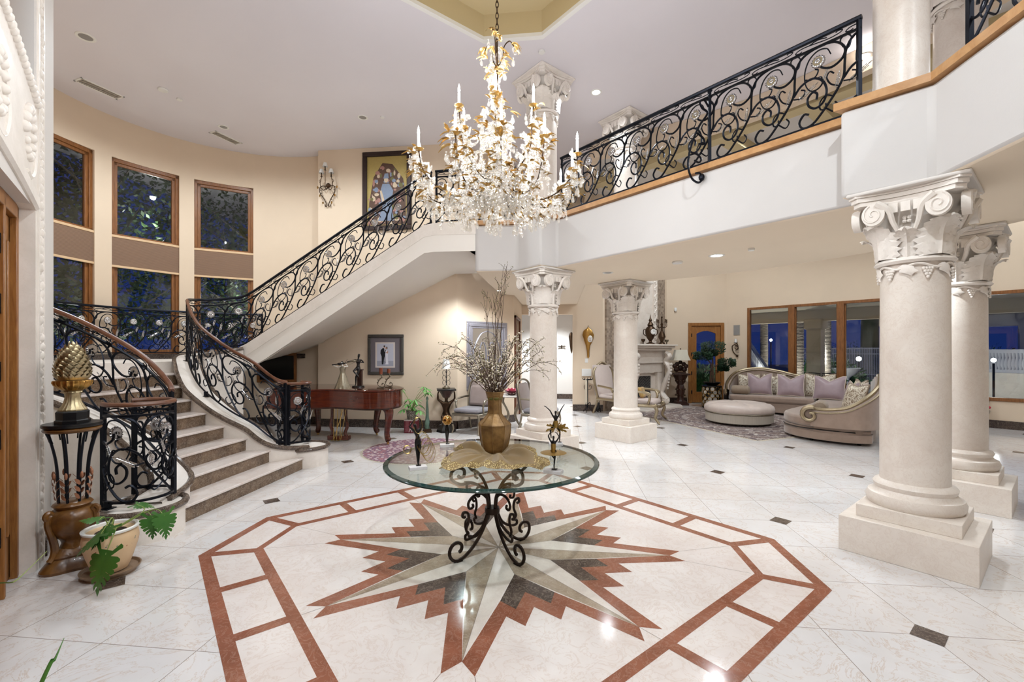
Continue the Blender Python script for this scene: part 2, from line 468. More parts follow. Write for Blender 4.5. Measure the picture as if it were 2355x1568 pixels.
# hall ceiling
b = MB(); b.flat([(-3.2, 12.7), (-3.2, 15.6), (2.9, 15.6), (1.1, 12.7)], 3.15); struct('ceiling_hall', b, M['cream'], smooth=False)

# ================================================================== BALCONY SLAB
FAS = [(-2.30, 7.25), (-1.40, 7.25), (-1.37, 7.20), (-.70, 7.23), (-.31, 6.77), (-.06, 7.0), (2.65, 4.29), (2.375, 4.126), (2.83, 3.756), (2.80, 3.0), (2.80, -3.4)]
ARC = [SR(a, 5.3) for a in [0+79*i/24 for i in range(25)]]
slab = FAS + [(4.776, -3.4)] + ARC + [(.46, 12.55), (-1.1, 12.55), (-1.1, 10.408), (-2.188, 9.32), (-2.30, 9.32)]
b = MB()
FM = FAS[1:]
body = FM + [(4.776, -3.4)] + ARC + [(.46, 12.55), (-1.1, 12.55), (-1.1, 10.408), (-2.188, 9.32), (-1.40, 9.32)]
body = FM + [(4.776, -3.4)] + ARC + [(.46, 12.55), (-1.1, 12.55), (-1.1, 10.408), (-1.40, 10.108)]
n = len(body)
v = [(x, y, ZS) for x, y in body]+[(x, y, ZF) for x, y in body]
b.add(v, [(i, (i+1) % n, (i+1) % n+n, i+n) for i in range(n)]); b.mi = 1
b.add([], []); b.f.append(list(range(n-1, -1, -1))); b.m.append(1); b.f.append(list(range(n, 2*n))); b.m.append(2)
balc = b.build('floor_upper', [M['fascia'], M['soffit'], M['cream_marble']], None, sharp=25, bevel=.035); balc['kind'] = 'structure'
# left stub above the angled wall (carries the top of the stair)
b = MB(); b.box(-2.30, -1.38, 7.27, 9.32, 3.30, ZF); struct('floor_landing_upper', b, M['cream'], smooth=False)
b = MB()                              # wood edge along the fascia
W0 = [(-1.385, 7.30), (-1.395, 7.175), (-.70, 7.205), (-.31, 6.735), (-.06, 6.965), (2.61, 4.285), (2.33, 4.13), (2.80, 3.735), (2.775, 3.0), (2.775, -3.4)]
W1 = [(-1.30, 7.30), (-1.30, 7.26), (-.66, 7.28), (-.31, 6.86), (-.06, 7.10), (2.74, 4.29), (2.47, 4.15), (2.91, 3.79), (2.87, 3.0), (2.87, -3.4)]
for i in range(len(W0)-1):
    b.prism([W0[i], W0[i+1], W1[i+1], W1[i]], ZT-.065, ZT)
struct('trim_balcony_edge', b, M['oak'], smooth=False)

# ================================================================== BASEBOARDS
def base(name, pts, side=1, z=0, h=.17, th=.03):
    b = MB()
    for p, q in zip(pts, pts[1:]):
        p = Vector(p); q = Vector(q); d = (q-p).normalized(); nn = Vector((-d.y, d.x))*side
        for t_, lo, hi in ((th, 0, h*.72), (th*.6, h*.72, h)):
            P = [tuple(p), tuple(q), tuple(q+nn*t_), tuple(p+nn*t_)]
            b.prism(P if side > 0 else P[::-1], z+lo, z+hi)
    return struct(name, b, M['base_marble'], smooth=False)
base('baseboard_back', [(-5.31, 9.5), (-5.31, 9.32), (-2.188, 9.32), (-1.1, 10.408), (-1.1, 10.56)], -1)
base('baseboard_hall', [(.325, 12.55), (1.15, 12.55)], -1)
base('baseboard_hall_back', [(-3.2, 15.6), (2.9, 15.6)], -1)
base('baseboard_garden', [(3.36, 14.77), (3.98, 14.77)], -1)
base('baseboard_window', [(5.2, 14.77), (11.6, 8.37)], -1)
base('baseboard_entry', [ew(-5.69), ew(-5.16)], 1)
base('baseboard_stair', [cw(a) for a in range(82, 128, 4)], 1)
base('baseboard_landing', [cw(a) for a in range(92, 236, 4)], 1, 1.494, .1, .04)

# ================================================================== STAIRCASE
RUN, RIS, NX = .285, .166, 9
EX = [-3.55, -3.6, -3.885, -4.17, -4.455, -4.74, -5.025, -5.31, -5.6, -5.88, -6.3]
EY = [6.05, 5.99, 5.62, 5.53, 5.48, 5.51, 5.60, 5.79, 6.04, 6.24, 6.42]
MID = 4.937
_c = spline([(x, y, 0) for x, y in zip(EX, EY)], 6)
def yr(x):
    for p, q in zip(_c, _c[1:]):
        if q.x <= x <= p.x:
            t = (p.x-x)/(p.x-q.x+1e-9); return lerp(p.y, q.y, t)
    return _c[0].y if x > _c[0].x else _c[-1].y
def yl(x): return 2*MID-yr(x)
stair = thing('staircase', 'curved marble staircase with brown risers and white curbs rising to the landing', 'staircase', (0, 0, 0))
LZ = RIS*NX
for k in range(NX):
    x0 = -3.6-RUN*k; x1 = x0-RUN
    b = MB()
    b.add([(x0, yl(x0)-.1, RIS*k), (x0, yr(x0)+.1, RIS*k), (x0, yr(x0)+.1, RIS*(k+1)-.028), (x0, yl(x0)-.1, RIS*(k+1)-.028),
           (x0-.02, yl(x0)-.1, RIS*k), (x0-.02, yr(x0)+.1, RIS*k), (x0-.02, yr(x0)+.1, RIS*(k+1)-.028), (x0-.02, yl(x0)-.1, RIS*(k+1)-.028)],
          [(0, 1, 2, 3), (7, 6, 5, 4), (0, 4, 5, 1), (3, 2, 6, 7)])
    b.build('riser', M['riser_marble'], stair, smooth=False)
    if k < NX-1:
        b = MB(); xs = [x0+.022]+[lerp(x0, x1-.02, i/4) for i in range(5)]
        b.prism([(x, yl(x)-.1) for x in xs]+[(x, yr(x)+.1) for x in reversed(xs)], RIS*(k+1)-.028, RIS*(k+1))
        b.build('tread', M['cream_marble'], stair, smooth=False, bevel=.008)
b = MB()
lp = [(-5.86, yl(-5.86)-.1), (-5.86, yr(-5.86)+.1), (-5.95, 6.75), (-5.8, 7.1), (-5.5, 7.3), (-5.7, 7.7)]+[cw(a, CR-.01) for a in range(118, 240, 6)]+[(-6.2, 3.4)]
b.prism([p for p in lp][::-1], LZ-.2, LZ)
b.build('landing', M['stone_white'], stair, smooth=False)
# curbs: centre line, half width, top height
def curb_z(x):
    return interp(-x, [3.75, 3.885, 4.17, 4.455, 4.74, 5.025, 5.31, 5.6, 5.85, 6.1], [.28, .36, .60, .77, .935, 1.10, 1.265, 1.43, 1.56, 1.60])
RC = [(x, yr(x)+.16) for x in (-3.885, -4.17, -4.455, -4.74, -5.025, -5.31, -5.6)]
RCENT = [(-3.72, 6.17, .28)]+[(x, y, curb_z(x)) for x, y in RC]+[(-5.85, 6.46, 1.56), (-5.98, 6.78, 1.60), (-5.86, 7.08, 1.64), (-5.58, 7.33, 1.71)]
LCENT = [(-3.75, 3.66, .28)]+[(x, 2*MID-y, curb_z(x)) for x, y in RC]+[(-5.85, 3.44, 1.56)]
RP = spline(RCENT, 6); LP = spline(LCENT, 6)
def offs(P, w):
    out = []
    for i, p in enumerate(P):
        a = P[max(i-1, 0)]; c = P[min(i+1, len(P)-1)]; d = Vector((c.x-a.x, c.y-a.y)).normalized()
        out.append(Vector((p.x-d.y*w, p.y+d.x*w, p.z)))
    return out
def curb(P, nm):
    w = .15; A = offs(P, w); B = offs(P, -w)
    b = MB()
    b.grid([[(q.x, q.y, 0) for q in A], [tuple(q) for q in A], [tuple(q) for q in B], [(q.x, q.y, 0) for q in B]])
    b.build('curb', M['stone_white'], stair, sharp=40)
    for Q, s in ((offs(P, w+.012), 1), (offs(P, -w-.012), -1)):
        e = MB(); e.tube([(q.x, q.y, q.z-.012) for q in Q[1:]], .03, 8)
        e.build('curb_edge', M['edge_marble'], stair)
curb(RP, 'r'); curb(LP, 'l')
for cx_, cy_ in ((-3.72, 6.19), (-3.75, 3.66)):
    b = MB(); b.lathe([(.305, 0), (.305, .262), (.0001, .262)], 40, (cx_, cy_, 0)); b.build('curb_pad', M['stone_white'], stair)
    b = MB(); b.tube([(cx_+.31*cos(a*pi/24), cy_+.31*sin(a*pi/24), .262) for a in range(48)], .03, 8, closed=True); b.build('pad_edge', M['edge_marble'], stair)
# second flight: front string, sloped underside, steps, cap
TOP = [(-5.62, 1.70), (-5.42, 1.79), (-2.22, ZT), (-1.385, ZT)]
BOT = [(-5.75, 1.18), (-5.18, 1.465), (-2.24, 3.30), (-1.385, 3.30)]
b = MB()
nS = 24
def at_line(L, x): return interp(x, [p[0] for p in L], [p[1] for p in L])
xs = [-5.62+(4.235)*i/nS for i in range(nS+1)]
b.grid([[(x, 7.25, at_line(BOT, x)) for x in xs], [(x, 7.25, at_line(TOP, x)) for x in xs], [(x, 7.45, at_line(TOP, x)) for x in xs], [(x, 7.45, at_line(BOT, x)+.05) for x in xs]])
b.build('string', M['stair_white'], stair, sharp=30)
b = MB()
BB = [(-6.85, 1.37), (-5.3, 1.816), (-2.25, 3.29), (-1.385, 3.30)]
_r = []
for i in range(33):
    w_ = 1-i/32; xf = -1.385-3.83*w_; xb = -1.385-5.45*w_; yb = 9.32 if xb > -5.3 else CW[1]+sqrt(max(0, CR**2-(xb-CW[0])**2))
    zf, zb = at_line(BOT, xf), at_line(BB, xb); _r.append([(xf, 7.25, zf), (lerp(xf, xb, .5), lerp(7.25, yb, .5), lerp(zf, zb, .5)), (xb, yb, zb)])
b.grid(_r)
b.build('underside', M['stair_white'], stair)
b = MB()
b.grid([[(x, 7.235, at_line(TOP, x)-.2) for x in xs], [(x, 7.235, at_line(TOP, x)) for x in xs], [(x, 7.44, at_line(TOP, x)) for x in xs]])
b.grid([[(x, 7.235, at_line(TOP, x)-.2) for x in xs], [(x, 7.25, at_line(TOP, x)-.2) for x in xs]])
b.build('string_cap', M['stone_white'], stair)
b = MB(); b.tube([(x, 7.45, at_line(TOP, x)-.01) for x in xs], .028, 8); b.build('cap_edge', M['edge_marble'], stair)
for k in range(13):
    b = MB(); x = -5.45+.265*k; z = LZ+.1695*(k+1); b.box(x, x+.29, 7.46, 7.72, z-.03, z); b.build('upper_step', M['stone_white'], stair, smooth=False)

# ================================================================== COLUMNS
def leaf_strip(b, cx, cy, az, pts, wid, n=8, N=18, rib=.010):
    """acanthus leaf hugging the bell: (r,z) profile, half widths, chevron ribs and a lobed edge"""
    P = spline([(r, z, w) for (r, z), w in zip(pts, wid)], 4); P = [P[int(i*(len(P)-1)/N)] for i in range(N+1)]
    rows = []
    for i, p in enumerate(P):
        t = i/N; row = []
        lobe = 1+.10*(abs(((i*.5) % 1)-.5)*4-1)
        for j in range(2*n+1):
            u = (j-n)/n
            ph = (abs(u)*1.0+t*4.6)*2.2
            rr = p.x+.014*(1-abs(u))+rib*(abs((ph % 1)-.5)*2-.5)*min(1, abs(u)*5)+(.010 if j == n else 0)
            da = u*p.z*lobe/max(p.x, .05)
            row.append((cx+rr*cos(az+da), cy+rr*sin(az+da), p.y-.02*abs(u)**2))
        rows.append(row)
    b.grid(rows)
def capital(root, z0, z1, rs):
    """bell, leaves, volutes and abacus between z0 and z1; axis-aligned"""
    h = z1-z0; k = h/.60
    b = MB(); b.lathe([(rs+.028, z0), (rs+.045, z0+.02), (rs+.028, z0+.045), (rs, z0+.05), (rs+.008, z0+.25*k), (rs+.03, z0+.38*k), (rs+.10, z0+.47*k), (rs+.10, z0+.49*k)], 40)
    b.build('capital', M['stone_white'], root)
    b = MB()
    P = [(rs+.012, .05), (rs+.018, .12), (rs+.024, .19), (rs+.04, .25), (rs+.075, .30), (rs+.115, .33), (rs+.135, .315)]
    for i in range(4):
        leaf_strip(b, 0, 0, pi/4+i*pi/2, [(r+.02, z0+z*k) for r, z in P], [.13, .15, .155, .15, .125, .085, .02])
        leaf_strip(b, 0, 0, i*pi/2, [(r-.005, z0+z*k*.82) for r, z in P], [.075, .095, .10, .095, .075, .05, .015], 6)
    b.build('capital_leaves', M['stone_white'], root, sharp=22)
    # volutes: two spiral discs at each corner joined by stalks
    b = MB()
    for i in range(4):
        az = pi/4+i*pi/2
        for s in (-1, 1):
            da = s*.26
            cx_, cy_ = (rs+.17)*cos(az+da), (rs+.17)*sin(az+da)
            dx, dy = cos(az), sin(az)
            # scroll plane roughly parallel to the face on that side
            fx = i*pi/2+(pi/2 if s > 0 else 0)
            tx, ty = (-sin(fx), cos(fx))
            tx, ty = (tx, ty) if (tx*dx+ty*dy) > 0 else (-tx, -ty)
            nx, ny = cos(fx), sin(fx)
            cz = z0+.40*k; R0 = .088
            prof = [(cx_+tx*R0*.85*cos(a*pi/12)+nx*0, cy_+ty*R0*.85*cos(a*pi/12), cz+R0*sin(a*pi/12)) for a in range(24)]
            m = len(prof)
            v = [(x-nx*.03, y-ny*.03, z) for x, y, z in prof]+[(x+nx*.022, y+ny*.022, z) for x, y, z in prof]
            b.add(v, [(q, (q+1) % m, (q+1) % m+m, q+m) for q in range(m)]+[list(range(m, 2*m)), list(range(m-1, -1, -1))])
            sp = spiral((0, 0), R0-.008, .012, 1.2, -7.6, 30)
            b.tube([(cx_+tx*u*.85+nx*.022, cy_+ty*u*.85+ny*.022, cz+w) for u, w in sp], .008, 5)
            st = spline([(cx_-tx*.02+nx*.02, cy_-ty*.02+ny*.02, cz+.085), (cx_-tx*.09+nx*.0, cy_-ty*.09+ny*.0, cz+.02), (cx_-tx*.115-nx*.035, cy_-ty*.115-ny*.035, cz-.08), (cx_-tx*.15-nx*.07, cy_-ty*.15-ny*.07, cz-.17)], 5)
            b.tube(st, [.028-.0009*q for q in range(len(st))], 6)
        # palmette, little panels and rosette of each face
        fx = i*pi/2; nx, ny = cos(fx), sin(fx); tx, ty = -ny, nx; rr = rs+.075
        for q in (-1, 0, 1):
            c = (nx*(rr+.01)+tx*q*.075, ny*(rr+.01)+ty*q*.075, z0+.435*k)
            b.cbox(c, (.03, .058, .075*k), fx)
        for a in range(4):
            b.ball((nx*(rs+.045)+tx*.02*cos(a*pi/2+.78), ny*(rs+.045)+ty*.02*cos(a*pi/2+.78), z0+.34*k+.02*sin(a*pi/2+.78)), .016, 6, 4)
    b.build('volutes', M['stone_white'], root)
    # abacus with concave sides and cut corners, plus cap plate
    def outline(c, inn):
        P = []
        for i in range(4):
            a0 = -pi/4+i*pi/2; a1 = pi/4+i*pi/2
            ca, cb = (c*cos(a0), c*sin(a0)), (c*cos(a1), c*sin(a1))
            nx, ny = cos(i*pi/2), sin(i*pi/2); ox, oy = -ny, nx; e = .055
            for t in [j/8 for j in range(9)]:
                u = lerp(-c*.7071+e, c*.7071-e, t); dpt = c*.7071-inn*(1-(2*t-1)**2)
                P.append((nx*dpt+ox*u, ny*dpt+oy*u))
        return P
    b = MB()
    for zz, c0, c1 in ((.49, .475, .48), (.525, .495, .50), (.56, .515, .52)):
        b.prism(outline(c0, .06), z0+zz*k, z0+(zz+.033)*k)
    b.build('abacus', M['stone_white'], root, smooth=False)
    return root
def ring_garland(root, z, rs):
    b = MB()
    w = [( (rs+.012)*cos(a*pi/36), (rs+.012)*sin(a*pi/36), z+.045+.018*sin(a*pi/36*6)) for a in range(72)]
    b.tube(w, .010, 5, closed=True)
    for i in range(12):
        az = i*pi/6
        if i % 2:
            for r_ in range(4):
                for c_ in range(4-r_):
                    a2 = az+(c_-(3-r_)/2)*.075; b.ball(((rs+.012)*cos(a2), (rs+.012)*sin(a2), z+.02-r_*.022), .014, 6, 4)
        else:
            rows = []
            for t in range(7):
                u = t/6; wd = .05*sin(pi*min(1, u*1.15+.08))*(1.25 if t % 2 else .85)
                rows.append([((rs+.018+(.012 if j == 1 else 0))*cos(az+(j-1)*wd/rs+.24*u-.1), (rs+.018+(.012 if j == 1 else 0))*sin(az+(j-1)*wd/rs+.24*u-.1), z+.06-.11*u) for j in range(3)])
            b.grid(rows)
    b.build('garland', M['stone_white'], root, sharp=60)
def column(label, x, y, zb, ztop, rz, plinth=True, capz=.60, grp='stone columns', r=.222):
    t = thing('stone_column', label, 'column', (x, y, zb), rz, grp)
    z = 0
    if plinth:
        b = MB(); b.box(-.41, .41, -.41, .41, 0, .285); b.build('pedestal_block', M['stone'], t, smooth=False, bevel=.004)
        b = MB(); b.box(-.315, .315, -.315, .315, .285, .385); b.build('plinth', M['stone'], t, smooth=False, bevel=.004)
        z = .385
    else:
        b = MB(); b.lathe([(.32, 0), (.32, .03), (.0001, .03)], 32); b.build('plinth', M['stone_white'], t); z = .03
    b = MB(); b.lathe([(.295, z), (.312, z+.03), (.315, z+.06), (.300, z+.095), (.268, z+.11), (.255, z+.135), (.262, z+.15), (.268, z+.17), (.255, z+.19), (r+.006, z+.2), (r, z+.205)], 48)
    b.build('base', M['stone'], t)
    zc = ztop-zb-capz
    b = MB(); b.lathe([(r, z+.2), (r, z+.9), (r-.004, zc)], 48); b.build('shaft', M['stone'], t)
    ring_garland(t, zc-.075, r-.004)
    capital(t, zc, ztop-zb-.004, r-.008)
    b = MB(); b.box(-.37, .37, -.37, .37, ztop-zb-.028, ztop-zb-.001); b.build('cap_plate', M['cream'] if plinth else M['stone_white'], t, smooth=False, bevel=.01)
    return t
Q = pi/4
C1 = column('large foreground stone column nearest the camera at the right, on a stepped pedestal', 2.886, 4.018, 0, ZS, Q)
dup(C1, (4.40, 5.48, 0), Q, 'stone column standing right behind the big foreground column')
dup(C1, (1.226, 8.724, 0), Q, 'stone column in front of the fireplace, under the balcony soffit')
dup(C1, (-.287, 7.305, 0), Q, 'stone column behind the flower vase, in front of the hall opening')
U1 = column('upper stone column on the balcony behind the chandelier', -.287, 7.305, ZF, HC, Q, False, .62, 'upper balcony columns')
dup(U1, (1.226, 8.724, ZF), Q, 'upper column whose capital peeks over the balcony railing right of the chandelier')
dup(U1, (3.02, 4.36, ZF), Q, 'upper column shaft at top right, between two stretches of iron railing', None, (.88, .88, 1))
dup(U1, (4.40, 5.48, ZF), Q, 'upper column seen behind the railing at the top right corner')
# ================================================================== IRON RAILINGS
PITCH = .414
def pathfn(pts):
    P = [Vector(p) for p in pts]; S = [0]
    for a, b in zip(P, P[1:]): S.append(S[-1]+Vector((b.x-a.x, b.y-a.y)).length)
    def f(s):
        s = max(0, min(S[-1], s))
        lo, hi = 0, len(S)-1
        while hi-lo > 1:
            m = (lo+hi)//2
            if S[m] <= s: lo = m
            else: hi = m
        t = (s-S[lo])/max(1e-9, S[hi]-S[lo]); return P[lo].lerp(P[hi], t)
    return f, S[-1]
def arc2(c, rx, ry, a0, a1, n):
    return [(c[0]+rx*cos(RAD(lerp(a0, a1, i/n))), c[1]+ry*sin(RAD(lerp(a0, a1, i/n)))) for i in range(n+1)]
def sp2(pts, n=5): return [(p.x, p.y) for p in spline([(a, b, 0) for a, b in pts], n)]
# motif: u in cells (rosette at u=0), w = 0..1 between bottom bar and upper bar
THICK = [sp2([(-1.20, .17), (-1.30, .19), (-1.40, .10), (-1.32, .015), (-1.12, .03), (-.90, .16), (-.66, .34), (-.52, .50), (-.50, .66), (-.47, .82), (-.32, .95), (0, 1.0), (.32, .97), (.50, .85), (.46, .73), (.26, .67), (.06, .72), (.02, .80)], 4),
         sp2([(-.52, .47), (-.36, .58), (-.12, .62), (.08, .54), (.16, .40), (.10, .27), (-.06, .22), (-.20, .28), (-.22, .38), (-.12, .44), (-.03, .40), (-.04, .33)], 4)]
THIN = [sp2([(.24, .84), (.16, .93), (-.02, .95), (-.19, .88), (-.28, .74), (-.27, .58), (-.17, .47), (-.02, .46), (.08, .52), (.05, .60), (-.03, .60)], 4),
        sp2([(-.27, .64), (-.16, .61), (-.05, .64), (-.01, .70), (-.07, .73)], 4),
        sp2([(.47, .86), (.42, .96), (.52, 1.0), (.62, .95), (.60, .85), (.55, .82)], 4),
        sp2([(-.72, .30), (-.86, .34), (-.98, .27), (-.96, .18), (-.86, .18), (-.86, .24)], 4),
        sp2([(-.60, .40), (-.76, .46), (-.84, .56), (-.78, .62), (-.70, .58)], 4),
        sp2([(-.86, .18), (-.70, .10), (-.62, .16), (-.68, .22)], 4),
        sp2([(-.52, .44), (-.34, .42), (-.28, .50), (-.36, .53)], 3)]
def leaf_spec():                       # (u, w, angle, length) of the silver ears of wheat
    return [(-.66, .38, 80, .15), (-.42, .40, 33, .19), (.06, .50, 68, .15)]
BANDS = [sp2([(-.34, .30), (-.40, .20), (-.48, .30), (-.42, .55), (-.26, .62), (-.02, .50), (.20, .40), (.40, .50), (.46, .72), (.38, .80), (.33, .70)], 4),
         sp2([(-.20, .60), (-.02, .80), (.16, .62)], 4)]
def make_rosette():
    b = MB(); n = 16
    rows = []
    for r, z in ((.0001, .020), (.012, .020), (.017, .014), (.036, .019), (.052, .011), (.056, 0)):
        rows.append([((r*(1+(.12 if (k % 2 and r > .02) else 0)))*cos(2*pi*k/(2*n)), (r*(1+(.12 if (k % 2 and r > .02) else 0)))*sin(2*pi*k/(2*n)), z+(.007 if (k % 2 and r > .02) else 0)) for k in range(2*n)])
    b.grid(rows, False, True)
    o = b.build('rosette', M['chrome'], None, sharp=70); COL.objects.unlink(o); return o
def make_ear():
    b = MB(); b.tube([(0, 0, 0), (0, .115, 0)], .0025, 4)
    for i in range(6):
        y = .02+i*.015
        for s in (-1, 1): b.ball((s*.008, y+.006, 0), .011-.001*i, 5, 4, (.6, 1.3, .5))
    b.ball((0, .118, 0), .008, 5, 4, (.6, 1.6, .6))
    o = b.build('wheat_ear', M['chrome'], None); COL.objects.unlink(o); return o
ROS, EAR = make_rosette(), make_ear()
def railing(label, pts, phase=0.0, hand='iron', hand_r=.022, b0=.055, b1=.80, top=.895, ends=(True, True), posts=(), feet=True, flip=False, s_range=None, name='iron_railing', grp='scrolled iron railings'):
    f, L = pathfn(pts)
    o0 = f(0); root = thing(name, label, 'railing', tuple(o0), 0, grp)
    org = Vector(o0)
    def P(s, v): q = f(s); return Vector((q.x, q.y, q.z+v))-org
    def run(uv, k, lo, hi):
        out = []; cur = []
        for u, w in uv:
            s = phase+(k+(-u if flip else u))*PITCH
            if 0.01 <= s <= L-.01: cur.append(P(s, lo+(hi-lo)*w))
            else:
                if len(cur) > 1: out.append(cur)
                cur = []
        if len(cur) > 1: out.append(cur)
        return out
    ks = range(int(-phase/PITCH)-2, int((L-phase)/PITCH)+3)
    b = MB()
    for k in ks:
        for uv in THICK:
            for r in run(uv, k, b0, b1): b.tube(r, .0112, 5)
        for uv in THIN:
            for r in run(uv, k, b0, b1): b.tube(r, .0072, 4)
        for uv in BANDS:
            for r in run(uv, k, b1, top-.01): b.tube(r, .0055, 4)
    b.build('scrollwork', M['iron'], root)
    N = max(2, int(L/.06))
    ss = [L*i/N for i in range(N+1)]
    b = MB(); b.tube([P(s, top) for s in ss], hand_r, 8, flat=1.25); b.build('handrail', M[hand], root)
    b = MB(); b.tube([P(s, b1) for s in ss], .014, 4, ph=pi/4); b.build('upper_bar', M['iron'], root)
    b = MB(); b.tube([P(s, b0) for s in ss], .014, 4, ph=pi/4); b.build('bottom_bar', M['iron'], root)
    if feet:
        nf = max(1, int(L/1.0))
        for i in range(nf+1):
            s = lerp(.12, L-.12, i/nf); q = P(s, 0)
            b = MB(); b.beam(tuple(q), tuple(q+Vector((0, 0, b0+.01))), .035, .035); b.beam(tuple(q), tuple(q+Vector((0, 0, .008))), .08, .08)
            b.build('foot', M['iron'], root)
    for s in ([0.02] if ends[0] else [])+([L-.02] if ends[1] else [])+list(posts):
        q = P(s, 0); b = MB(); b.beam(tuple(q), tuple(q+Vector((0, 0, top))), .032, .032); b.build('post', M['iron'], root)
    for k in ks:
        s = phase+k*PITCH
        def frame(s_, v):
            d = (P(min(L, s_+.02), 0)-P(max(0, s_-.02), 0)); d.normalize()
            e = Vector((d.x, d.y, 0)).normalized(); n = Vector((e.y, -e.x, 0))
            return d, n
        if .03 < s < L-.03:
            d, n = frame(s, 0); up = n.cross(d).normalized()
            for sg in (1,):
                Mx = Matrix((d, up, n)).transposed().to_4x4(); Mx.translation = P(s, b0+(b1-b0)*.80)+n*.006
                inst(ROS, root, Mx)
        for u, w_, an, ln_ in leaf_spec():
            s2 = s+(-u if flip else u)*PITCH
            if .04 < s2 < L-.06:
                d, n = frame(s2, 0); up = Vector((0, 0, 1)); a = RAD(180-an if flip else an)
                yv = (d*cos(a)+up*sin(a)).normalized(); xv = yv.cross(n).normalized(); k2 = ln_/.12
                Mx = (Matrix((xv*k2, yv*k2, n)).transposed()).to_4x4(); Mx.translation = P(s2, b0+(b1-b0)*w_)
                inst(EAR, root, Mx)
    return root, P, f, L
def setback(pts, w):                   # shift a plan polyline sideways
    return [tuple(p) for p in offs([Vector(p) for p in pts], w)]
# balcony front, long stretch
r_long, Pl, fl_, Ll = railing('long iron balcony railing with silver flowers, running from the chandelier to the big upper column',
    [(.0, 7.06, ZT), (2.70, 4.36, ZT)], .17, posts=(2.40,))
b = MB()                               # scroll bracket hanging in front of the fascia below the middle post
q = Pl(2.40, 0); nrm = Vector((-.707, -.707, 0))
def br(a, z): return tuple(q+nrm*a*1.7+Vector((-.707, .707, 0))*a*.35+Vector((0, 0, z)))
b.tube(spline([br(.01, .68), br(.05, .74), br(.09, .70), br(.07, .64), br(.02, .60), br(.10, .42), br(.17, .18), br(.20, -.04), br(.17, -.18), br(.11, -.22), br(.07, -.17), br(.09, -.11), br(.13, -.12)], 5), .012, 6)
b.tube(spline([br(.12, .34), br(.06, .30), br(.05, .24), br(.10, .22)], 5), .012, 6)
b.tube(spline([br(.19, .06), br(.13, .10), br(.08, .06), br(.10, .01), br(.14, .02)], 5), .011, 6)
b.ball(br(.075, -.15), .035, 8, 6, (1, 1, 1.2))
b.build('scroll_bracket', M['iron'], r_long)
railing('short iron railing behind the lower part of the chandelier, at the top of the stair', [(-2.1, 7.34, ZT), (-1.36, 7.30, ZT), (-.74, 7.31, ZT)], .1)
railing('iron railing at the top right corner, beside the upper column', [(2.90, 3.55, ZT), (2.88, 3.0, ZT), (2.88, -2.4, ZT)], .1)
# flight two and landing
F2 = [tuple(p) for p in RP if p.y > 6.4]
FL2 = [(x, 7.35, at_line(TOP, x)) for x in [-5.4+.2*i for i in range(16)]]+[(-2.16, 7.35, ZT)]
up = [p for p in F2 if p[0] < -5.5]
railing('iron stair railing climbing the upper flight from the landing to the balcony', up+FL2, .22)
# right hand rail of the lower flight
lo = [tuple(p) for p in RP if p.y <= 6.45 and p.x < -3.80]
cage = [(-3.87+.235*cos(RAD(a)), 6.17+.235*sin(RAD(a)), .285) for a in range(-250, 41, 15)]
rr = lo
railing('curved iron railing with brown wooden handrail on the right side of the lower stairs', rr, .24, hand='handrail', hand_r=.022, ends=(True, False))
def cage_rail(label, c, r, a0, a1, z):
    pts = [(c[0]+r*cos(RAD(lerp(a0, a1, i/24))), c[1]+r*sin(RAD(lerp(a0, a1, i/24))), z) for i in range(25)]
    return railing(label, pts, .2, hand='handrail', hand_r=.021, posts=(.5,), grp='newel cages of the stair rails', name='railing_newel')
cage_rail('round iron newel cage ending the right stair railing, next to the piano', (-3.90, 6.19), .215, -210, 95, .29)
lr = [tuple(p) for p in LP if p.x < -3.86]
railing('curved iron railing with brown wooden handrail on the left side, behind the pineapple pedestal', lr, .2, hand='handrail', hand_r=.022, ends=(True, False))
cage_rail('round iron newel volute ending the left stair railing, behind the potted plant', (-3.83, 3.70), .25, 150, -130, .29)
railing('iron guard railing on the landing in front of the stair windows', [(*cw(a, CR-.17), LZ+.07) for a in range(228, 108, -2)], .2)

# ================================================================== CHANDELIER
CX0, CY0 = -.535, 3.73
glass = NT('crystal'); _t = glass.n('ShaderNodeBsdfTranslucent', {'Color': (.96, .93, .88, 1)}); _g = glass.n('ShaderNodeBsdfGlossy', {'Roughness': .06, 'Color': (1, .98, .94, 1)}); _r = glass.n('ShaderNodeBsdfTransparent', {'Color': (1, .99, .97, 1)})
_m1 = glass.n('ShaderNodeMixShader', {0: .45}); _m2 = glass.n('ShaderNodeMixShader', {0: .64}); glass.link(_t.outputs[0], _m1.inputs[1]); glass.link(_g.outputs[0], _m1.inputs[2]); glass.link(_m1.outputs[0], _m2.inputs[1]); glass.link(_r.outputs[0], _m2.inputs[2]); glass.link(_m2.outputs[0], glass.out.inputs['Surface']); M['crystal'] = glass.mat
emit('bulb', (1, .97, .92, 1), 30)
metal('gilt', sc(214, 178, 112), .35, .35, 40, .2)
ch = thing('chandelier', 'large gilt chandelier with crystal drops and glass flowers hanging over the round glass table', 'chandelier', (CX0, CY0, 2.6))
cz0 = 2.6
def cpt(r, a, z): return (r*cos(a), r*sin(a), z-cz0)
b = MB()                                # chain up into the tray
z = 4.33
k = 0
while z < HC+.42:
    pts = [((.012*cos(t) if k % 2 else 0), (0 if k % 2 else .012*cos(t)), z-cz0+.03*sin(t)) for t in [2*pi*i/10 for i in range(10)]]
    b.tube(pts, .004, 5, closed=True); z += .047; k += 1
b.build('chain', M['old_bronze'], ch)
b = MB(); b.lathe([(.0001, HC+.42-cz0), (.07, HC+.42-cz0), (.07, HC+.40-cz0), (.03, HC+.36-cz0), (.0001, HC+.35-cz0)], 20); b.build('canopy', M['old_bronze'], ch)
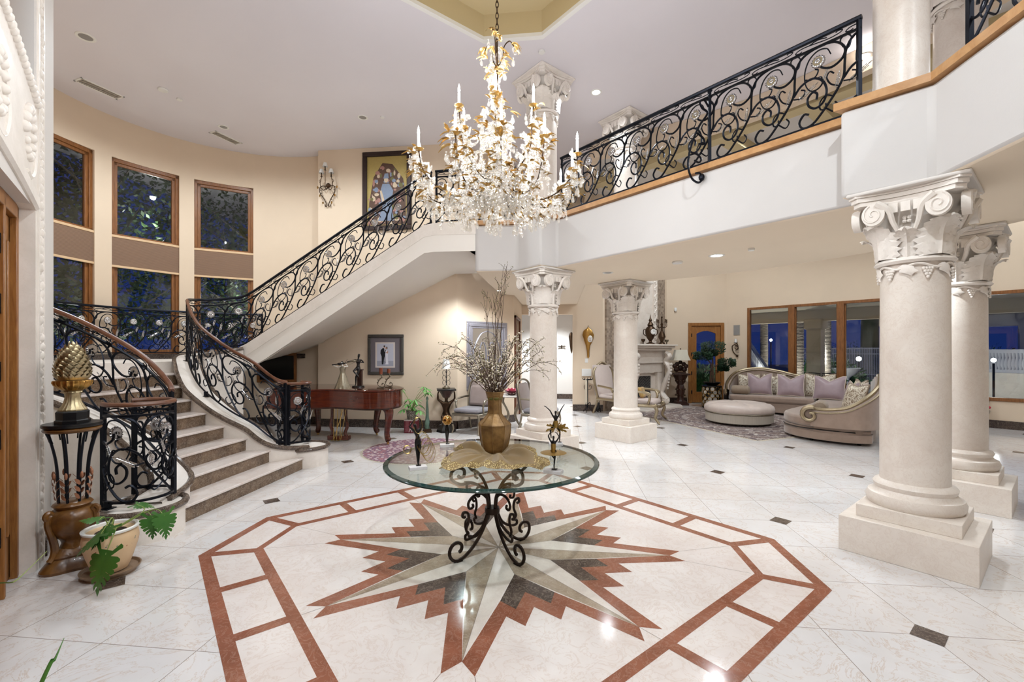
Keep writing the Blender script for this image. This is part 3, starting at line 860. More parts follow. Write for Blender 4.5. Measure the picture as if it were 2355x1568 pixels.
b = MB(); b.lathe([(.012, 2.95-cz0), (.016, 3.3-cz0), (.012, 3.5-cz0), (.02, 3.55-cz0), (.01, 3.6-cz0), (.009, 4.34-cz0)], 12); b.build('stem', M['old_bronze'], ch)
b = MB(); b.lathe([(.0001, 2.87-cz0), (.012, 2.885-cz0), (.014, 2.90-cz0), (.03, 2.905-cz0), (.058, 2.93-cz0), (.068, 2.965-cz0), (.066, 3.0-cz0), (.06, 3.02-cz0), (.05, 3.05-cz0), (.03, 3.1-cz0), (.016, 3.16-cz0)], 24,
                   fn=lambda r, a, z: r*(1+.04*cos(10*a))); b.build('bowl', M['antique_gold'], ch)
def gilt_leaf(b, p, dirv, ln, wd, curl=.5):
    d = Vector(dirv).normalized(); side = d.cross(Vector((0, 0, 1)))
    if side.length < .1: side = Vector((1, 0, 0))
    side.normalize(); nrm = side.cross(d)
    rows = []
    for i in range(6):
        t = i/5; c = Vector(p)+d*(ln*t)-nrm*(0)+Vector((0, 0, -1))*(curl*ln*t*t)
        w = wd*sin(pi*min(1, t*.9+.1))*(1.2 if i % 2 else .8)
        rows.append([c-side*w+nrm*.004, c-nrm*.003, c+side*w+nrm*.004])
    b.grid(rows)
def candle_set(r, a, z):
    x, y = r*cos(a), r*sin(a); z -= cz0
    b = MB(); b.lathe([(.0001, z-.012), (.02, z-.008), (.038, z+.004), (.036, z+.006), (.012, z), (.012, z+.012)], 16, (x, y, 0), fn=lambda q, an, zz: q*(1+(.10*cos(8*an) if q > .03 else 0)))
    d = b.build('drip_pan', M['gilt'], ch)
    b = MB(); b.lathe([(.0105, z+.004), (.0105, z+.105), (.0001, z+.105)], 10, (x, y, 0)); b.build('candle', M['candle'], ch)
    b = MB(); b.lathe([(.0001, z+.105), (.007, z+.108), (.0105, z+.125), (.007, z+.15), (.002, z+.172), (.0001, z+.178)], 8, (x, y, 0)); b.build('bulb', M['bulb'], ch)
    return x, y, z
arms = []
for i in range(12):
    a = 2*pi*(i+.35)/12; long = True
    zz = 3.17 if i % 2 else 3.20; rr_ = .70 if i % 2 else .64
    candle_set(rr_, a, zz)
    path = spline([cpt(.02, a, 3.02), cpt(.14, a, 2.99), cpt(.34, a+.05, 2.88), cpt(.52, a+.02, 2.90), cpt(.66*rr_/.7, a, 3.02), cpt(rr_, a, zz)], 5)
    b = MB(); b.tube(path, .0055, 6); b.build('arm', M['old_bronze'], ch); arms.append(path)
for i in range(6):
    a = 2*pi*(i+.6)/6
    candle_set(.345, a, 3.62)
    path = spline([cpt(.015, a, 3.08), cpt(.15, a, 3.10), cpt(.30, a+.05, 3.28), cpt(.33, a, 3.45), cpt(.345, a, 3.62)], 5)
    b = MB(); b.tube(path, .0055, 6); b.build('arm', M['old_bronze'], ch); arms.append(path)
for i in range(3):                      # top sprigs
    a = 2*pi*i/3+.4
    path = spline([cpt(.01, a, 4.05), cpt(.05, a, 4.12), cpt(.06, a, 4.22), cpt(.11, a, 4.28), cpt(.15, a, 4.24)], 5)
    b = MB(); b.tube(path, .005, 6); b.build('arm', M['old_bronze'], ch)
rg = random.Random(3)
anchors = []
for path in arms:
    for q in path[4:]:
        for _ in range(2 if rg.random() < .5 else 1): anchors.append(q+Vector((rg.uniform(-.05, .05), rg.uniform(-.05, .05), rg.uniform(-.03, .02))))
for _ in range(125):
    z_ = rg.uniform(2.93, 3.55); rmax = .30*(1-max(0, z_-3.3)/.5); a = rg.uniform(0, 2*pi); r_ = rmax*sqrt(rg.uniform(.08, 1)); anchors.append(Vector(cpt(r_, a, z_)))
for _ in range(40):
    z_ = rg.uniform(3.5, 4.25); a = rg.uniform(0, 2*pi); anchors.append(Vector(cpt(rg.uniform(.02, .13 if z_ < 3.8 else .07), a, z_)))
for i in range(3):
    a = 2*pi*i/3+.4; anchors += [Vector(cpt(.15, a, 4.2)), Vector(cpt(.08, a+1, 4.1))]
# leaves
b = MB()
for q in anchors:
    if rg.random() < .8:
        az = atan2(q.y, q.x)+rg.uniform(-.9, .9)
        for m in range(rg.choice((1, 2, 3))):
            e = az+rg.uniform(-.8, .8); gilt_leaf(b, q, (cos(e), sin(e), rg.uniform(-.2, .9)), rg.uniform(.06, .095), .013, rg.uniform(.2, .7))
for i in range(3):
    a = 2*pi*i/3+.4
    for e in (-.5, 0, .5): gilt_leaf(b, cpt(.13, a, 4.26), (cos(a+e), sin(a+e), .3), .09, .018, .9)
lv = b.build('gilt_leaves', M['gilt'], ch, sharp=80); lv['kind'] = 'stuff'
# crystals
def drop_mesh(b, p, s=1.0):
    x, y, z = p
    b.lathe([(.0001, z-.062*s), (.010*s, z-.056*s), (.0145*s, z-.044*s), (.010*s, z-.026*s), (.003*s, z-.012*s), (.0001, z-.008*s)], 7, (x, y, 0))
    b.ball((x, y, z), .006*s, 5, 4)
def flower_mesh(b, p, s, tilt, az):
    R = Matrix.Rotation(az, 4, 'Z') @ Matrix.Rotation(tilt, 4, 'Y'); b.T = Matrix.Translation(p) @ R
    for k in range(5):
        t = 2*pi*k/5; b.ball((.019*s*cos(t), .019*s*sin(t), 0), .0135*s, 6, 4, (1, 1, .4))
    b.ball((0, 0, .004*s), .007*s, 5, 4); b.T = None
kd = MB(); drop_mesh(kd, (0, 0, 0)); DROP = kd.build('crystal_drop', M['crystal'], None); COL.objects.unlink(DROP)
kf = MB(); flower_mesh(kf, (0, 0, 0), 1.15, 0, 0); FLOW = kf.build('glass_flower', M['crystal'], None); COL.objects.unlink(FLOW)
rest_d, rest_f = MB(), MB()
nd = nf_ = 0
order = sorted(anchors, key=lambda q: -q.length+q.y*.0+rg.random()*.2)
for q in order:
    for _ in range(rg.choice((1, 1, 2))):
        p = q+Vector((rg.uniform(-.03, .03), rg.uniform(-.03, .03), rg.uniform(-.09, -.01))); s = rg.uniform(.85, 1.2)
        if nd < 100: inst(DROP, ch, Matrix.Translation(p) @ Matrix.Scale(s, 4)); nd += 1
        else: drop_mesh(rest_d, p, s)
    if rg.random() < .62:
        p = q+Vector((rg.uniform(-.03, .03), rg.uniform(-.03, .03), rg.uniform(-.03, .03)))
        az = atan2(p.y, p.x)+rg.uniform(-1, 1); ti = rg.uniform(.4, 1.6); s = rg.uniform(.9, 1.3)
        if nf_ < 100: inst(FLOW, ch, Matrix.Translation(p) @ Matrix.Rotation(az, 4, 'Z') @ Matrix.Rotation(ti, 4, 'Y') @ Matrix.Scale(s, 4)); nf_ += 1
        else: flower_mesh(rest_f, p, 1.15*s, ti, az)
o = rest_d.build('small_crystals', M['crystal'], ch); o['kind'] = 'stuff'
o = rest_f.build('small_glass_flowers', M['crystal'], ch); o['kind'] = 'stuff'
# ------------------------------------------------------------------ measuring helpers (photo pixel + distance -> room)
_f = 1029.26; _c, _s = cos(RAD(6.25)), sin(RAD(6.25))
def at(px, py, d):
    X = (px-1177.5)/_f*d
    return Vector((X*_c-d*_s, X*_s+d*_c, H-(py-807.4)/_f*d))
def on_y(px, py, y):
    t = (px-1177.5)/_f; return at(px, py, y/(t*_s+_c))
def fl(px, py, z=0): return at(px, py, (H-z)*_f/(py-807.4))
def skin(name, mat, parent, joints, bones, root=0, sub=1):
    """one continuous body: joints (x,y,z,r), bones (i,j)"""
    me = bpy.data.meshes.new(name); me.from_pydata([j[:3] for j in joints], [list(b_) for b_ in bones], [])
    me.materials.append(M[mat]); o = bpy.data.objects.new(name, me); COL.objects.link(o); o.parent = parent
    m = o.modifiers.new('skin', 'SKIN'); m.use_smooth_shade = True
    for i, j in enumerate(joints):
        sv = me.skin_vertices[0].data[i]; r = j[3]; sv.radius = (r, r); sv.use_root = (i == root)
    if sub:
        s_ = o.modifiers.new('sub', 'SUBSURF'); s_.levels = s_.render_levels = sub
    return o
def body(P, k=1.0, face=1):
    """joints/bones of a human figure from a pose dict (metres for height 1, scaled by k)"""
    names = ['pelvis', 'waist', 'chest', 'neck', 'head', 'crown', 'ls', 'le', 'lw', 'lf', 'rs', 're', 'rw', 'rf', 'lh', 'lk', 'la', 'lt', 'rh', 'rk', 'ra', 'rt']
    rad = dict(pelvis=.058, waist=.044, chest=.056, neck=.020, head=.042, crown=.036, ls=.026, le=.019, lw=.013, lf=.012, rs=.026, re=.019, rw=.013, rf=.012,
               lh=.046, lk=.030, la=.018, lt=.014, rh=.046, rk=.030, ra=.018, rt=.014)
    J = [(P[n][0]*k, P[n][1]*k, P[n][2]*k, rad[n]*k) for n in names]
    ix = {n: i for i, n in enumerate(names)}
    B = [('pelvis', 'waist'), ('waist', 'chest'), ('chest', 'neck'), ('neck', 'head'), ('head', 'crown'), ('chest', 'ls'), ('ls', 'le'), ('le', 'lw'), ('lw', 'lf'),
         ('chest', 'rs'), ('rs', 're'), ('re', 'rw'), ('rw', 'rf'), ('pelvis', 'lh'), ('lh', 'lk'), ('lk', 'la'), ('la', 'lt'), ('pelvis', 'rh'), ('rh', 'rk'), ('rk', 'ra'), ('ra', 'rt')]
    return J, [(ix[a], ix[b_]) for a, b_ in B]
# ================================================================== ROUND GLASS TABLE
TXc, TYc = -.567, 3.67
pane('glass_top', (.90, .95, .93, 1), 1.5, 1.0)
gt = NT('glass_edge'); gt.set((.012, .04, .036, 1), .05, 0, .7, 0); M['glass_edge'] = gt.mat
tb = thing('glass_table', 'round glass table on a scrolled iron base, standing in the middle of the floor star', 'table', (TXc, TYc, 0))
b = MB(); b.lathe([(.0001, .745), (.835, .745)], 96, caps=False); b.lathe([(.0001, .7645), (.835, .7645)], 96, caps=False); b.build('glass_top', M['glass_top'], tb)
b = MB(); b.lathe([(.835, .745), (.868, .7455), (.872, .748), (.872, .755), (.866, .759), (.835, .7645)], 96, caps=False); b.build('bevelled_edge', M['glass_edge'], tb, sharp=20)
for i in range(4):
    a = pi/4+i*pi/2; leg = MB()
    def rz(L): return [(r*cos(a), r*sin(a), z) for r, z in L]
    foot = spiral((.345, .105), .028, .092, 2.6, -pi*1.55-.0, 22)
    main = [p for p in foot]
    main = spiral((.335, .098), .026, .090, 4.2, -pi/2, 18)
    main += sp2([(.335, .008), (.26, .03), (.17, .10), (.09, .20), (.045, .30), (.04, .38), (.06, .47), (.12, .55), (.20, .595), (.27, .61)], 4)[1:]
    top = sp2([(.22, .60), (.31, .605), (.385, .65), (.39, .71), (.34, .737), (.28, .715), (.275, .67), (.31, .655), (.33, .675)], 4)
    leg.tube(rz(main), .0135, 6); leg.tube(rz(top), .0135, 6)
    leg.tube(rz(sp2([(.045, .33), (.10, .22), (.18, .165), (.255, .155), (.262, .19), (.235, .20), (.255, .235), (.23, .30), (.24, .36), (.28, .375), (.29, .345), (.265, .335)], 4)), .0115, 6)
    leg.tube(rz(sp2([(.05, .44), (.11, .49), (.19, .485), (.235, .44), (.225, .395), (.19, .40), (.195, .425)], 4)), .0105, 6)
    leg.tube(rz([(.25, .60), (.25, .555), (.215, .55)]), .012, 6)
    leg.cbox((.32*cos(a), .32*sin(a), .004), (.05, .03, .008), a)
    leg.build('leg', M['bronze_iron'], tb)
b = MB(); b.lathe([(.0001, .31), (.06, .31), (.064, .335), (.06, .36), (.0001, .36)], 16); b.build('collar', M['bronze_iron'], tb)
for k in range(8): pass
b = MB(); b.lathe([(.0001, .738), (.01, .738), (.01, .745), (.0001, .745)], 8, (.34, 0, 0))
# gold cloth
gc = NT('gold_cloth'); v = gc.coord(1)
gc.set(gc.mix(gc.noise(v, 6, 3), sc(138, 114, 74), sc(110, 88, 54)), .42, 0, .4); gc.b.inputs['Sheen Weight'].default_value = .3; gc.bump(gc.noise(v, 220, 2), .12, .002); M['gold_cloth'] = gc.mat
gb = NT('gold_border'); v = gb.coord(1); vo = gb.n('ShaderNodeTexVoronoi', {'Vector': v, 'Scale': 90.0})
gb.set(gb.mix(gb.ramp(vo.outputs['Distance'], [(.25, 0.), (.5, 1.)]), sc(206, 186, 130), sc(122, 98, 56)), .4, .2); gb.bump(vo.outputs['Distance'], .6, .004); M['gold_border'] = gb.mat
cl = MB(); nt_, nr_ = 160, 26; rows = []
rgc = random.Random(11); ph = [rgc.uniform(0, 6.28) for _ in range(8)]
def clothp(th, t):
    q = max(abs(cos(th-.12)), abs(sin(th-.12)))
    R_ = .40/q*(1+.09*sin(3*th+ph[0])+.05*sin(7*th+ph[1]))*.95
    fold = (.5+.5*sin(8*th+ph[2]+1.6*sin(2*th)+1.2*t))**1.6; f2 = .5+.5*sin(19*th+ph[3]+3.4*t+1.5*sin(3*th))
    r = lerp(.012, R_, t)*(1+.04*sin(11*th+5*t))
    z = .772+(.055*fold*sin(pi*min(1, max(0, t-.2)*1.3)**.8)+.034*f2*t*(1-.35*t)+.016*(1-t)**.5+.035*max(0, sin(4*th+ph[4]))*sin(pi*t))
    if t > .9: z -= .25*(t-.9)*fold
    return (r*cos(th), r*sin(th), max(z, .7685)-.7665)
for i in range(nt_):
    th = 2*pi*i/nt_; rows.append([clothp(th, j/nr_) for j in range(nr_+1)])
n0 = len(cl.v); cl.grid([[r[j] for j in range(nr_-4)] for r in rows], True); cl.mi = 1; cl.grid([[r[j] for j in range(nr_-5, nr_+1)] for r in rows], True)
o = cl.build('table_cloth', [M['gold_cloth'], M['gold_border']], None, sharp=80); o.location = (TXc+.015, TYc+.0, .7665)
tag(o, 'crumpled gold satin cloth with embroidered border spread on the round glass table', 'cloth')
# vase (octagonal)
vt = NT('bronze_vase'); v = vt.coord(1); nz = vt.noise(v, 9, 5, .6)
vt.set(vt.mix(vt.ramp(nz, [(.35, 0.), (.7, 1.)]), sc(162, 126, 76), sc(104, 76, 44)), .42, .3); vt.bump(vt.noise(v, 70, 4), .2, .003); M['bronze_vase'] = vt.mat
VX, VY, VZ = -.565, 3.80, .787
vs = thing('vase', 'tall octagonal bronze coloured vase standing on the gold cloth', 'vase', (VX, VY, VZ))
prof = [(.088, 0), (.106, .03), (.122, .09), (.134, .16), (.138, .225), (.140, .238), (.128, .255), (.095, .285), (.068, .315), (.060, .33), (.058, .345), (.055, .40), (.056, .44), (.060, .462), (.066, .466), (.067, .476), (.072, .48), (.078, .502), (.080, .508), (.080, .518), (.068, .518), (.058, .45)]
b = MB(); b.lathe(prof, 8); b.build('body', M['bronze_vase'], vs, sharp=15, bevel=.003)
for k in range(8):
    a = 2*pi*k/8; b = MB(); b.tube([((r+.001)*cos(a), (r+.001)*sin(a), z) for r, z in prof[:16]], .0032, 5); b.build('rib', M['bronze_vase'], vs)
# blossoming branches
plain('twig', sc(88, 66, 50), .7, 0, .3, 40); plain('twig_leaf', sc(122, 118, 58), .6, 0, .35, 30); plain('blossom', sc(226, 214, 194), .6, 0, .12, 30)
fb = thing('blossom_branches', 'bunch of blossoming twigs spreading out of the bronze vase', 'branches', (VX, VY, VZ+.46))
rb = random.Random(5); bl, lf = MB(), MB()
def branch(az, spread, hgt, droop, n=14, r0=.0035, buds=True, dens=1.0):
    a0 = rb.uniform(0, 6.28); p = Vector((.03*cos(a0), .03*sin(a0), 0)); pts = [p.copy()]
    for i in range(n):
        t = i/(n-1); s_ = spread*(1-(1-t)**1.5); h = hgt*sin(min(1, t*(1+droop*.55))*pi/2)-droop*hgt*.55*max(0, t-.55)**1.6*2.2
        w = .015*sin(5*t+a0)+.02*rb.uniform(-1, 1)*t
        pts.append(Vector((p.x+cos(az)*s_+w*sin(az), p.y+sin(az)*s_-w*cos(az), h+.02+rb.uniform(-.006, .006))))
    b = MB(); b.tube(pts, [lerp(r0, .0011, i/len(pts)) for i in range(len(pts))], 5)
    tips = [pts]
    for m in range(rb.randint(2, 4)):
        i = rb.randint(4, n-3); q = pts[i]; d = (pts[i+1]-pts[i]).normalized(); e = Vector((rb.uniform(-1, 1), rb.uniform(-1, 1), rb.uniform(-.2, .9))).normalized()
        sub = [q+(d*.9+e*.7)*(.025*j)+Vector((0, 0, -.0015*j*j)) for j in range(rb.randint(4, 7))]; b.tube(sub, [lerp(.0018, .0007, j/len(sub)) for j in range(len(sub))], 4); tips.append(sub)
    b.build('branch', M['twig'], fb)
    for P in tips:
        for i in range(2 if P is pts else 1, len(P)-1):
            for _ in range(2):
                if rb.random() < .75*dens:
                    q = P[i].lerp(P[i+1], rb.random())+Vector((rb.uniform(-.008, .008), rb.uniform(-.008, .008), rb.uniform(-.004, .01)))
                    if buds and rb.random() < .52: bl.ball(tuple(q), rb.uniform(.004, .0088), 6, 4, (1, 1, .8))
                    else:
                        e = Vector((rb.uniform(-1, 1), rb.uniform(-1, 1), rb.uniform(-.3, 1))).normalized()*rb.uniform(.010, .02); s2 = e.orthogonal().normalized()*.004
                        lf.add([q, q+e*.5+s2, q+e, q+e*.5-s2], [(0, 1, 2, 3)])
for i in range(50):
    az = 2*pi*(i*.382)+rb.uniform(-.2, .2); k = rb.random()
    branch(az, rb.uniform(.20, .50), rb.uniform(.22, .52), rb.uniform(.25, 1.0) if k < .65 else .1)
for i in range(9): branch(rb.uniform(0, 6.28), rb.uniform(.02, .16), rb.uniform(.75, 1.22), 0, 14, .0032, False, .35)
for i, (az, s_, h, dr) in enumerate([(0, .55, .30, 1.1), (pi, .52, .28, 1.2), (.3, .50, .22, 1.3), (2.8, .54, .35, .9), (-.5, .5, .3, 1.2), (3.6, .5, .32, 1.1)]): branch(az, s_, h, dr, 16)
o = bl.build('blossoms', M['blossom'], fb); o['kind'] = 'stuff'
o = lf.build('leaves', M['twig_leaf'], fb, smooth=False); o['kind'] = 'stuff'
b = MB(); b.lathe([(.0001, .045), (.05, .035), (.066, .005), (.05, -.02), (.0001, -.03)], 14, fn=lambda r, a, z: r*(1+.1*sin(7*a))); b.build('moss', M['twig_leaf'], fb)
# ------------------------------------------------------------------ dancers on the glass
plain('fig_black', sc(26, 23, 23), .28, .2, .3, 30); metal('fig_gold', sc(186, 154, 88), .35, .35, 60, .3); metal('hoop_gold', sc(206, 182, 118), .3, .2)
def figurine(label, x, y, rz, pose, k, slab=(.13, .075)):
    t = thing('dancer_figurine', label, 'figurine', (x, y, .7655), rz, 'bronze dancers on the glass table')
    b = MB(); b.box(-slab[0]/2, slab[0]/2, -slab[1]/2, slab[1]/2, 0, .024); b.build('marble_base', M['fig_base'], t, smooth=False, bevel=.002)
    b = MB(); b.cbox((pose['rt'][0]*k, pose['rt'][1]*k, .027), (.035, .03, .006)); b.build('foot_plate', M['fig_black'], t, smooth=False)
    J, B = body(pose, k); J = [(a, b_, c+.030, r) for a, b_, c, r in J]; skin('body', 'fig_black', t, J, B)
    return t
STAND = dict(pelvis=(0, 0, .53), waist=(0, 0, .62), chest=(0, 0, .73), neck=(0, 0, .83), head=(0, .01, .89), crown=(0, 0, .95), ls=(-.09, 0, .79), le=(-.13, .02, .66), lw=(-.12, .06, .54), lf=(-.12, .07, .48),
             rs=(.09, 0, .79), re=(.13, .02, .66), rw=(.12, .06, .54), rf=(.12, .07, .48), lh=(-.05, 0, .50), lk=(-.03, .02, .28), la=(-.02, 0, .06), lt=(-.02, .04, 0), rh=(.05, 0, .50), rk=(.03, .02, .28), ra=(.02, 0, .06), rt=(.02, .04, 0))
def pose(**k): d = dict(STAND); d.update(k); return d
f1 = figurine('bronze dancer twirling gold wire hoops, at the left edge of the glass table', -1.068, 3.26, .5, pose(
    la=(.0, 0, .06), lt=(.02, .04, .0), lh=(-.04, 0, .50), lk=(-.01, .03, .28), chest=(-.03, -.02, .73), neck=(-.05, -.04, .82), head=(-.07, -.05, .88), crown=(-.09, -.06, .93), waist=(0, 0, .62),
    le=(-.19, -.03, .86), lw=(-.11, -.03, .98), lf=(-.07, -.02, 1.02), re=(.10, .0, .92), rw=(.02, 0, 1.04), rf=(-.02, 0, 1.08), ls=(-.11, -.02, .79), rs=(.05, -.02, .80)), .34)
b = MB()
for i in range(8):
    c = (.03+.008*i, .0, .21-.012*i); r = .055+.004*(i % 3)
    b.tube([(c[0]+.045*cos(a), c[1]+.03*sin(a)*(1 if i % 2 else -1), c[2]+r*1.3*sin(a)) for a in [2*pi*j/22 for j in range(22)]], .0016, 4, closed=True)
for i in range(4): b.tube([(-.075+.028*cos(a), .01*i, .15+.03*sin(a)) for a in [2*pi*j/16 for j in range(16)]], .0016, 4, closed=True)
for i in range(5): b.tube([(.0+.03*cos(a), .01*i-.02, .33+.06*sin(a)) for a in [2*pi*j/18 for j in range(18)]], .0016, 4, closed=True)
b.build('wire_hoops', M['hoop_gold'], f1)
f2 = figurine('bronze dancer in a flat gold tutu, at the right front of the glass table', -.055, 3.265, -.35, pose(
    lk=(-.10, .16, .34), la=(-.02, .06, .30), lt=(.02, .03, .28), le=(-.17, .02, .92), lw=(-.09, .02, 1.03), lf=(-.03, .02, 1.05), re=(.17, .02, .92), rw=(.09, .02, 1.03), rf=(.03, .02, 1.05)), .255)
b = MB(); b.lathe([(.012, .155), (.03, .158), (.06, .153), (.094, .148), (.094, .146), (.06, .148), (.012, .145)], 48, (0, 0, 0), fn=lambda r, a, z: r*(1+.04*sin(16*a))); b.build('tutu', M['fig_gold'], f2)
b = MB(); b.lathe([(.016, .152), (.0175, .17), (.019, .20), (.0165, .215)], 12); b.build('bodice', M['fig_gold'], f2)
f3 = figurine('bronze dancer balancing a gold ball, at the back left of the glass table', -1.05, 4.06, .3, pose(
    chest=(0, .05, .66), neck=(0, .09, .72), head=(0, .13, .74), crown=(0, .17, .76), ls=(-.10, .06, .70), le=(-.20, .03, .68), lw=(-.26, 0, .66), lf=(-.29, 0, .65), rs=(.10, .06, .70), re=(.20, .03, .70), rw=(.26, 0, .72), rf=(.29, 0, .73)), .26)
b = MB(); b.ball((0, 0, .245), .047, 24, 16); b.build('ball', M['gold_ball'], f3)
f4 = figurine('bronze dancer with raised arms and feathered skirt, at the rear of the glass table', -.05, 4.24, .1, pose(
    le=(-.17, 0, .95), lw=(-.30, 0, 1.07), lf=(-.36, .01, 1.09), re=(.15, 0, .96), rw=(.23, 0, 1.09), rf=(.27, .01, 1.14), lk=(-.16, .06, .36), la=(-.14, .02, .16), lt=(-.13, .05, .10), rk=(.13, .02, .30), ra=(.12, 0, .06), rt=(.12, .03, 0)), .31)
b = MB()
for i in range(26):
    a = -2.6+i*.2; L = .10+.03*sin(i*2.1)
    b.add([(0, 0, .165), (L*cos(a)*.9, .03*sin(i*1.7), .16+L*.38*sin(a)+.012), (L*cos(a), .03*sin(i*1.7), .155+L*.38*sin(a)), (L*cos(a)*.9, .03*sin(i*1.7)+.008, .15+L*.38*sin(a))], [(0, 1, 2, 3)])
b.build('feather_skirt', M['fig_gold'], f4, smooth=False)
b = MB(); b.lathe([(.02, .165), (.022, .18), (.024, .21), (.02, .23)], 12); b.build('bodice', M['fig_gold'], f4)
# ================================================================== PEDESTAL, PINEAPPLE, POT
PX, PY = -3.74, 3.06
pd = thing('pedestal', 'carved wood and iron pedestal with copper leaves at the left wall beside the potted plant', 'pedestal', (PX, PY, 0), .35)
b = MB()
def tri(r, a, z): return r*(1+.16*cos(3*a))
b.lathe([(.165, 0), (.17, .02), (.155, .045), (.135, .07), (.11, .09), (.115, .105), (.095, .13), (.075, .16)], 36, fn=tri); b.build('foot', M['carved_wood'], pd)
b = MB(); b.lathe([(.075, .155), (.062, .19), (.07, .215), (.10, .25), (.138, .31), (.148, .36), (.142, .41), (.115, .445), (.10, .455), (.108, .468), (.118, .48), (.108, .495), (.09, .505)], 36, fn=lambda r, a, z: r*(1+.015*cos(12*a))); b.build('urn', M['carved_wood'], pd)
for k in range(3):
    a = 2*pi*k/3; b = MB(); pts = [(.155, .40), (.165, .43), (.145, .45), (.13, .43), (.145, .41), (.15, .36), (.125, .26), (.11, .17), (.12, .11), (.14, .08)]
    b.tube([(r*cos(a), r*sin(a), z) for r, z in sp2(pts, 4)], [lerp(.018, .026, i/36) for i in range(37)], 8); b.build('scroll_leg', M['carved_wood'], pd)
for k in range(8):
    a = 2*pi*k/8+.2; b = MB(); pr = sp2([(.085, .50), (.088, .65), (.10, .82), (.13, .97), (.155, 1.04)], 5)
    b.tube([(r*cos(a), r*sin(a), z) for r, z in pr], .0085, 6)
    b.tube([(r*cos(a+.12), r*sin(a+.12), z) for r, z in sp2([(.128, .96), (.142, 1.01), (.15, 1.045)], 4)], .005, 5); b.build('bar', M['iron'], pd)
plain('copper_leaf', sc(164, 112, 84), .45, .4, .3, 20)
for k in range(8):
    a = 2*pi*k/8+.2; b = MB()
    for i in range(3):
        z = .53+i*.055
        for s_ in (-1, 1):
            rows = [[((.098+.006*i+.006*sin(pi*t/4))*cos(a+s_*(.06+.30*t/4)+q*.06*sin(pi*(t+.6)/5)), (.098+.006*i+.006*sin(pi*t/4))*sin(a+s_*(.06+.30*t/4)+q*.06*sin(pi*(t+.6)/5)), z+.045*t/4+abs(q)*0) for q in (-1, 0, 1)] for t in range(5)]
            for r in rows: pass
            b.grid([[Vector(p)+Vector((0, 0, (j-1)*.012*sin(pi*(i2+.6)/5))) for j, p in enumerate(r)] for i2, r in enumerate(rows)])
    b.ball((.112*cos(a), .112*sin(a), .71), .015, 6, 5, (.8, .8, 1.8)); b.build('leaf', M['copper_leaf'], pd, sharp=70)
b = MB(); b.lathe([(.15, 1.035), (.165, 1.045), (.17, 1.058), (.16, 1.07), (.15, 1.075)], 40); b.build('rim', M['carved_wood'], pd)
b = MB(); b.lathe([(.0001, 1.075), (.172, 1.075), (.176, 1.085), (.172, 1.10), (.0001, 1.10)], 40); b.build('top', M['black'], pd)
pn = thing('pineapple_finial', 'gilded pineapple finial on a fluted urn, standing on the pedestal at the left', 'ornament', (PX, PY, 1.10), .3)
b = MB(); b.lathe([(.0001, 0), (.105, 0), (.105, .022), (.096, .03), (.098, .085), (.09, .095), (.0001, .095)], 8); b.build('plinth', M['black'], pn, sharp=20)
flute = lambda n_, k_: (lambda r, a, z: r*(1+k_*abs(sin(n_*a/2))))
b = MB(); b.lathe([(.078, .095), (.08, .105), (.066, .125), (.05, .16), (.042, .20), (.046, .225), (.055, .235), (.05, .245), (.06, .25)], 48, fn=flute(20, .07)); b.build('fluted_foot', M['antique_gold'], pn)
b = MB(); b.lathe([(.05, .245), (.075, .262), (.100, .29), (.108, .31), (.104, .325), (.085, .33), (.0001, .33)], 64, fn=flute(22, .10)); b.build('gadroon_bowl', M['gold'], pn)
b = MB(); b.lathe([(.085, .33), (.095, .38), (.09, .44), (.07, .51), (.045, .565), (.02, .595), (.0001, .60)], 24)
rowsn = 11
for i in range(rowsn):
    z = .335+.025*i; n_ = max(5, int(17-i*1.05)); rr_ = interp(z, [.33, .38, .44, .51, .565, .60], [.088, .097, .091, .071, .046, .012])
    for k in range(n_):
        a = 2*pi*(k+.5*(i % 2))/n_; w = pi/n_*1.05
        sl = interp(z, [.33, .40, .6], [.010, .004, -.02])
        pts = []
        for t, wk, dr in ((0, 1, .002), (.4, .98, .010), (.75, .62, .014), (1, .06, .013)):
            pts.append([((rr_+dr+sl*t)*cos(a+q*w*wk), (rr_+dr+sl*t-(abs(q)*.006))*sin(a+q*w*wk), z+.042*t) for q in (-1, 0, 1)])
        b.grid(pts)
b.build('pineapple', M['antique_gold'], pn, sharp=40)
pt_ = NT('pot_clay'); v = pt_.coord(1); pt_.set(pt_.mix(pt_.noise(v, 5, 5), sc(226, 196, 158), sc(206, 172, 132)), .55); M['pot_clay'] = pt_.mat
plain('pot_green', sc(112, 126, 112), .6); plain('pot_red', sc(172, 108, 84), .6); plain('soil', sc(66, 52, 40), .9, 0, .4, 60, .6); plain('saucer', sc(150, 124, 100), .5, 0, .25, 10)
PTX, PTY = -3.33, 2.985
pot = thing('potted_plant', 'leafy philodendron in a beige painted pot on a saucer, in front of the pedestal', 'potted plant', (PTX, PTY, 0))
pp = [(.10, .035), (.112, .06), (.135, .13), (.158, .21), (.166, .26), (.160, .30), (.146, .325)]
b = MB(); b.lathe([(.0001, .012), (.15, .012), (.172, .03), (.178, .045), (.170, .045), (.16, .028), (.0001, .026)], 40); b.lathe([(.15, 0), (.15, .014)], 40, caps=False); b.build('saucer', M['saucer'], pot)
b = MB(); b.lathe(pp+[(.13, .315), (.0001, .30)], 48); b.build('pot', M['pot_clay'], pot)
b = MB(); b.lathe([(.146, .320), (.166, .33), (.168, .342), (.155, .348), (.142, .340), (.138, .30)], 48, caps=False); b.build('rim', M['white_paint'], pot)
b = MB(); b.lathe([(.0001, .312), (.1375, .31)], 24, caps=False); b.build('soil', M['soil'], pot)
gm, rm = MB(), MB()
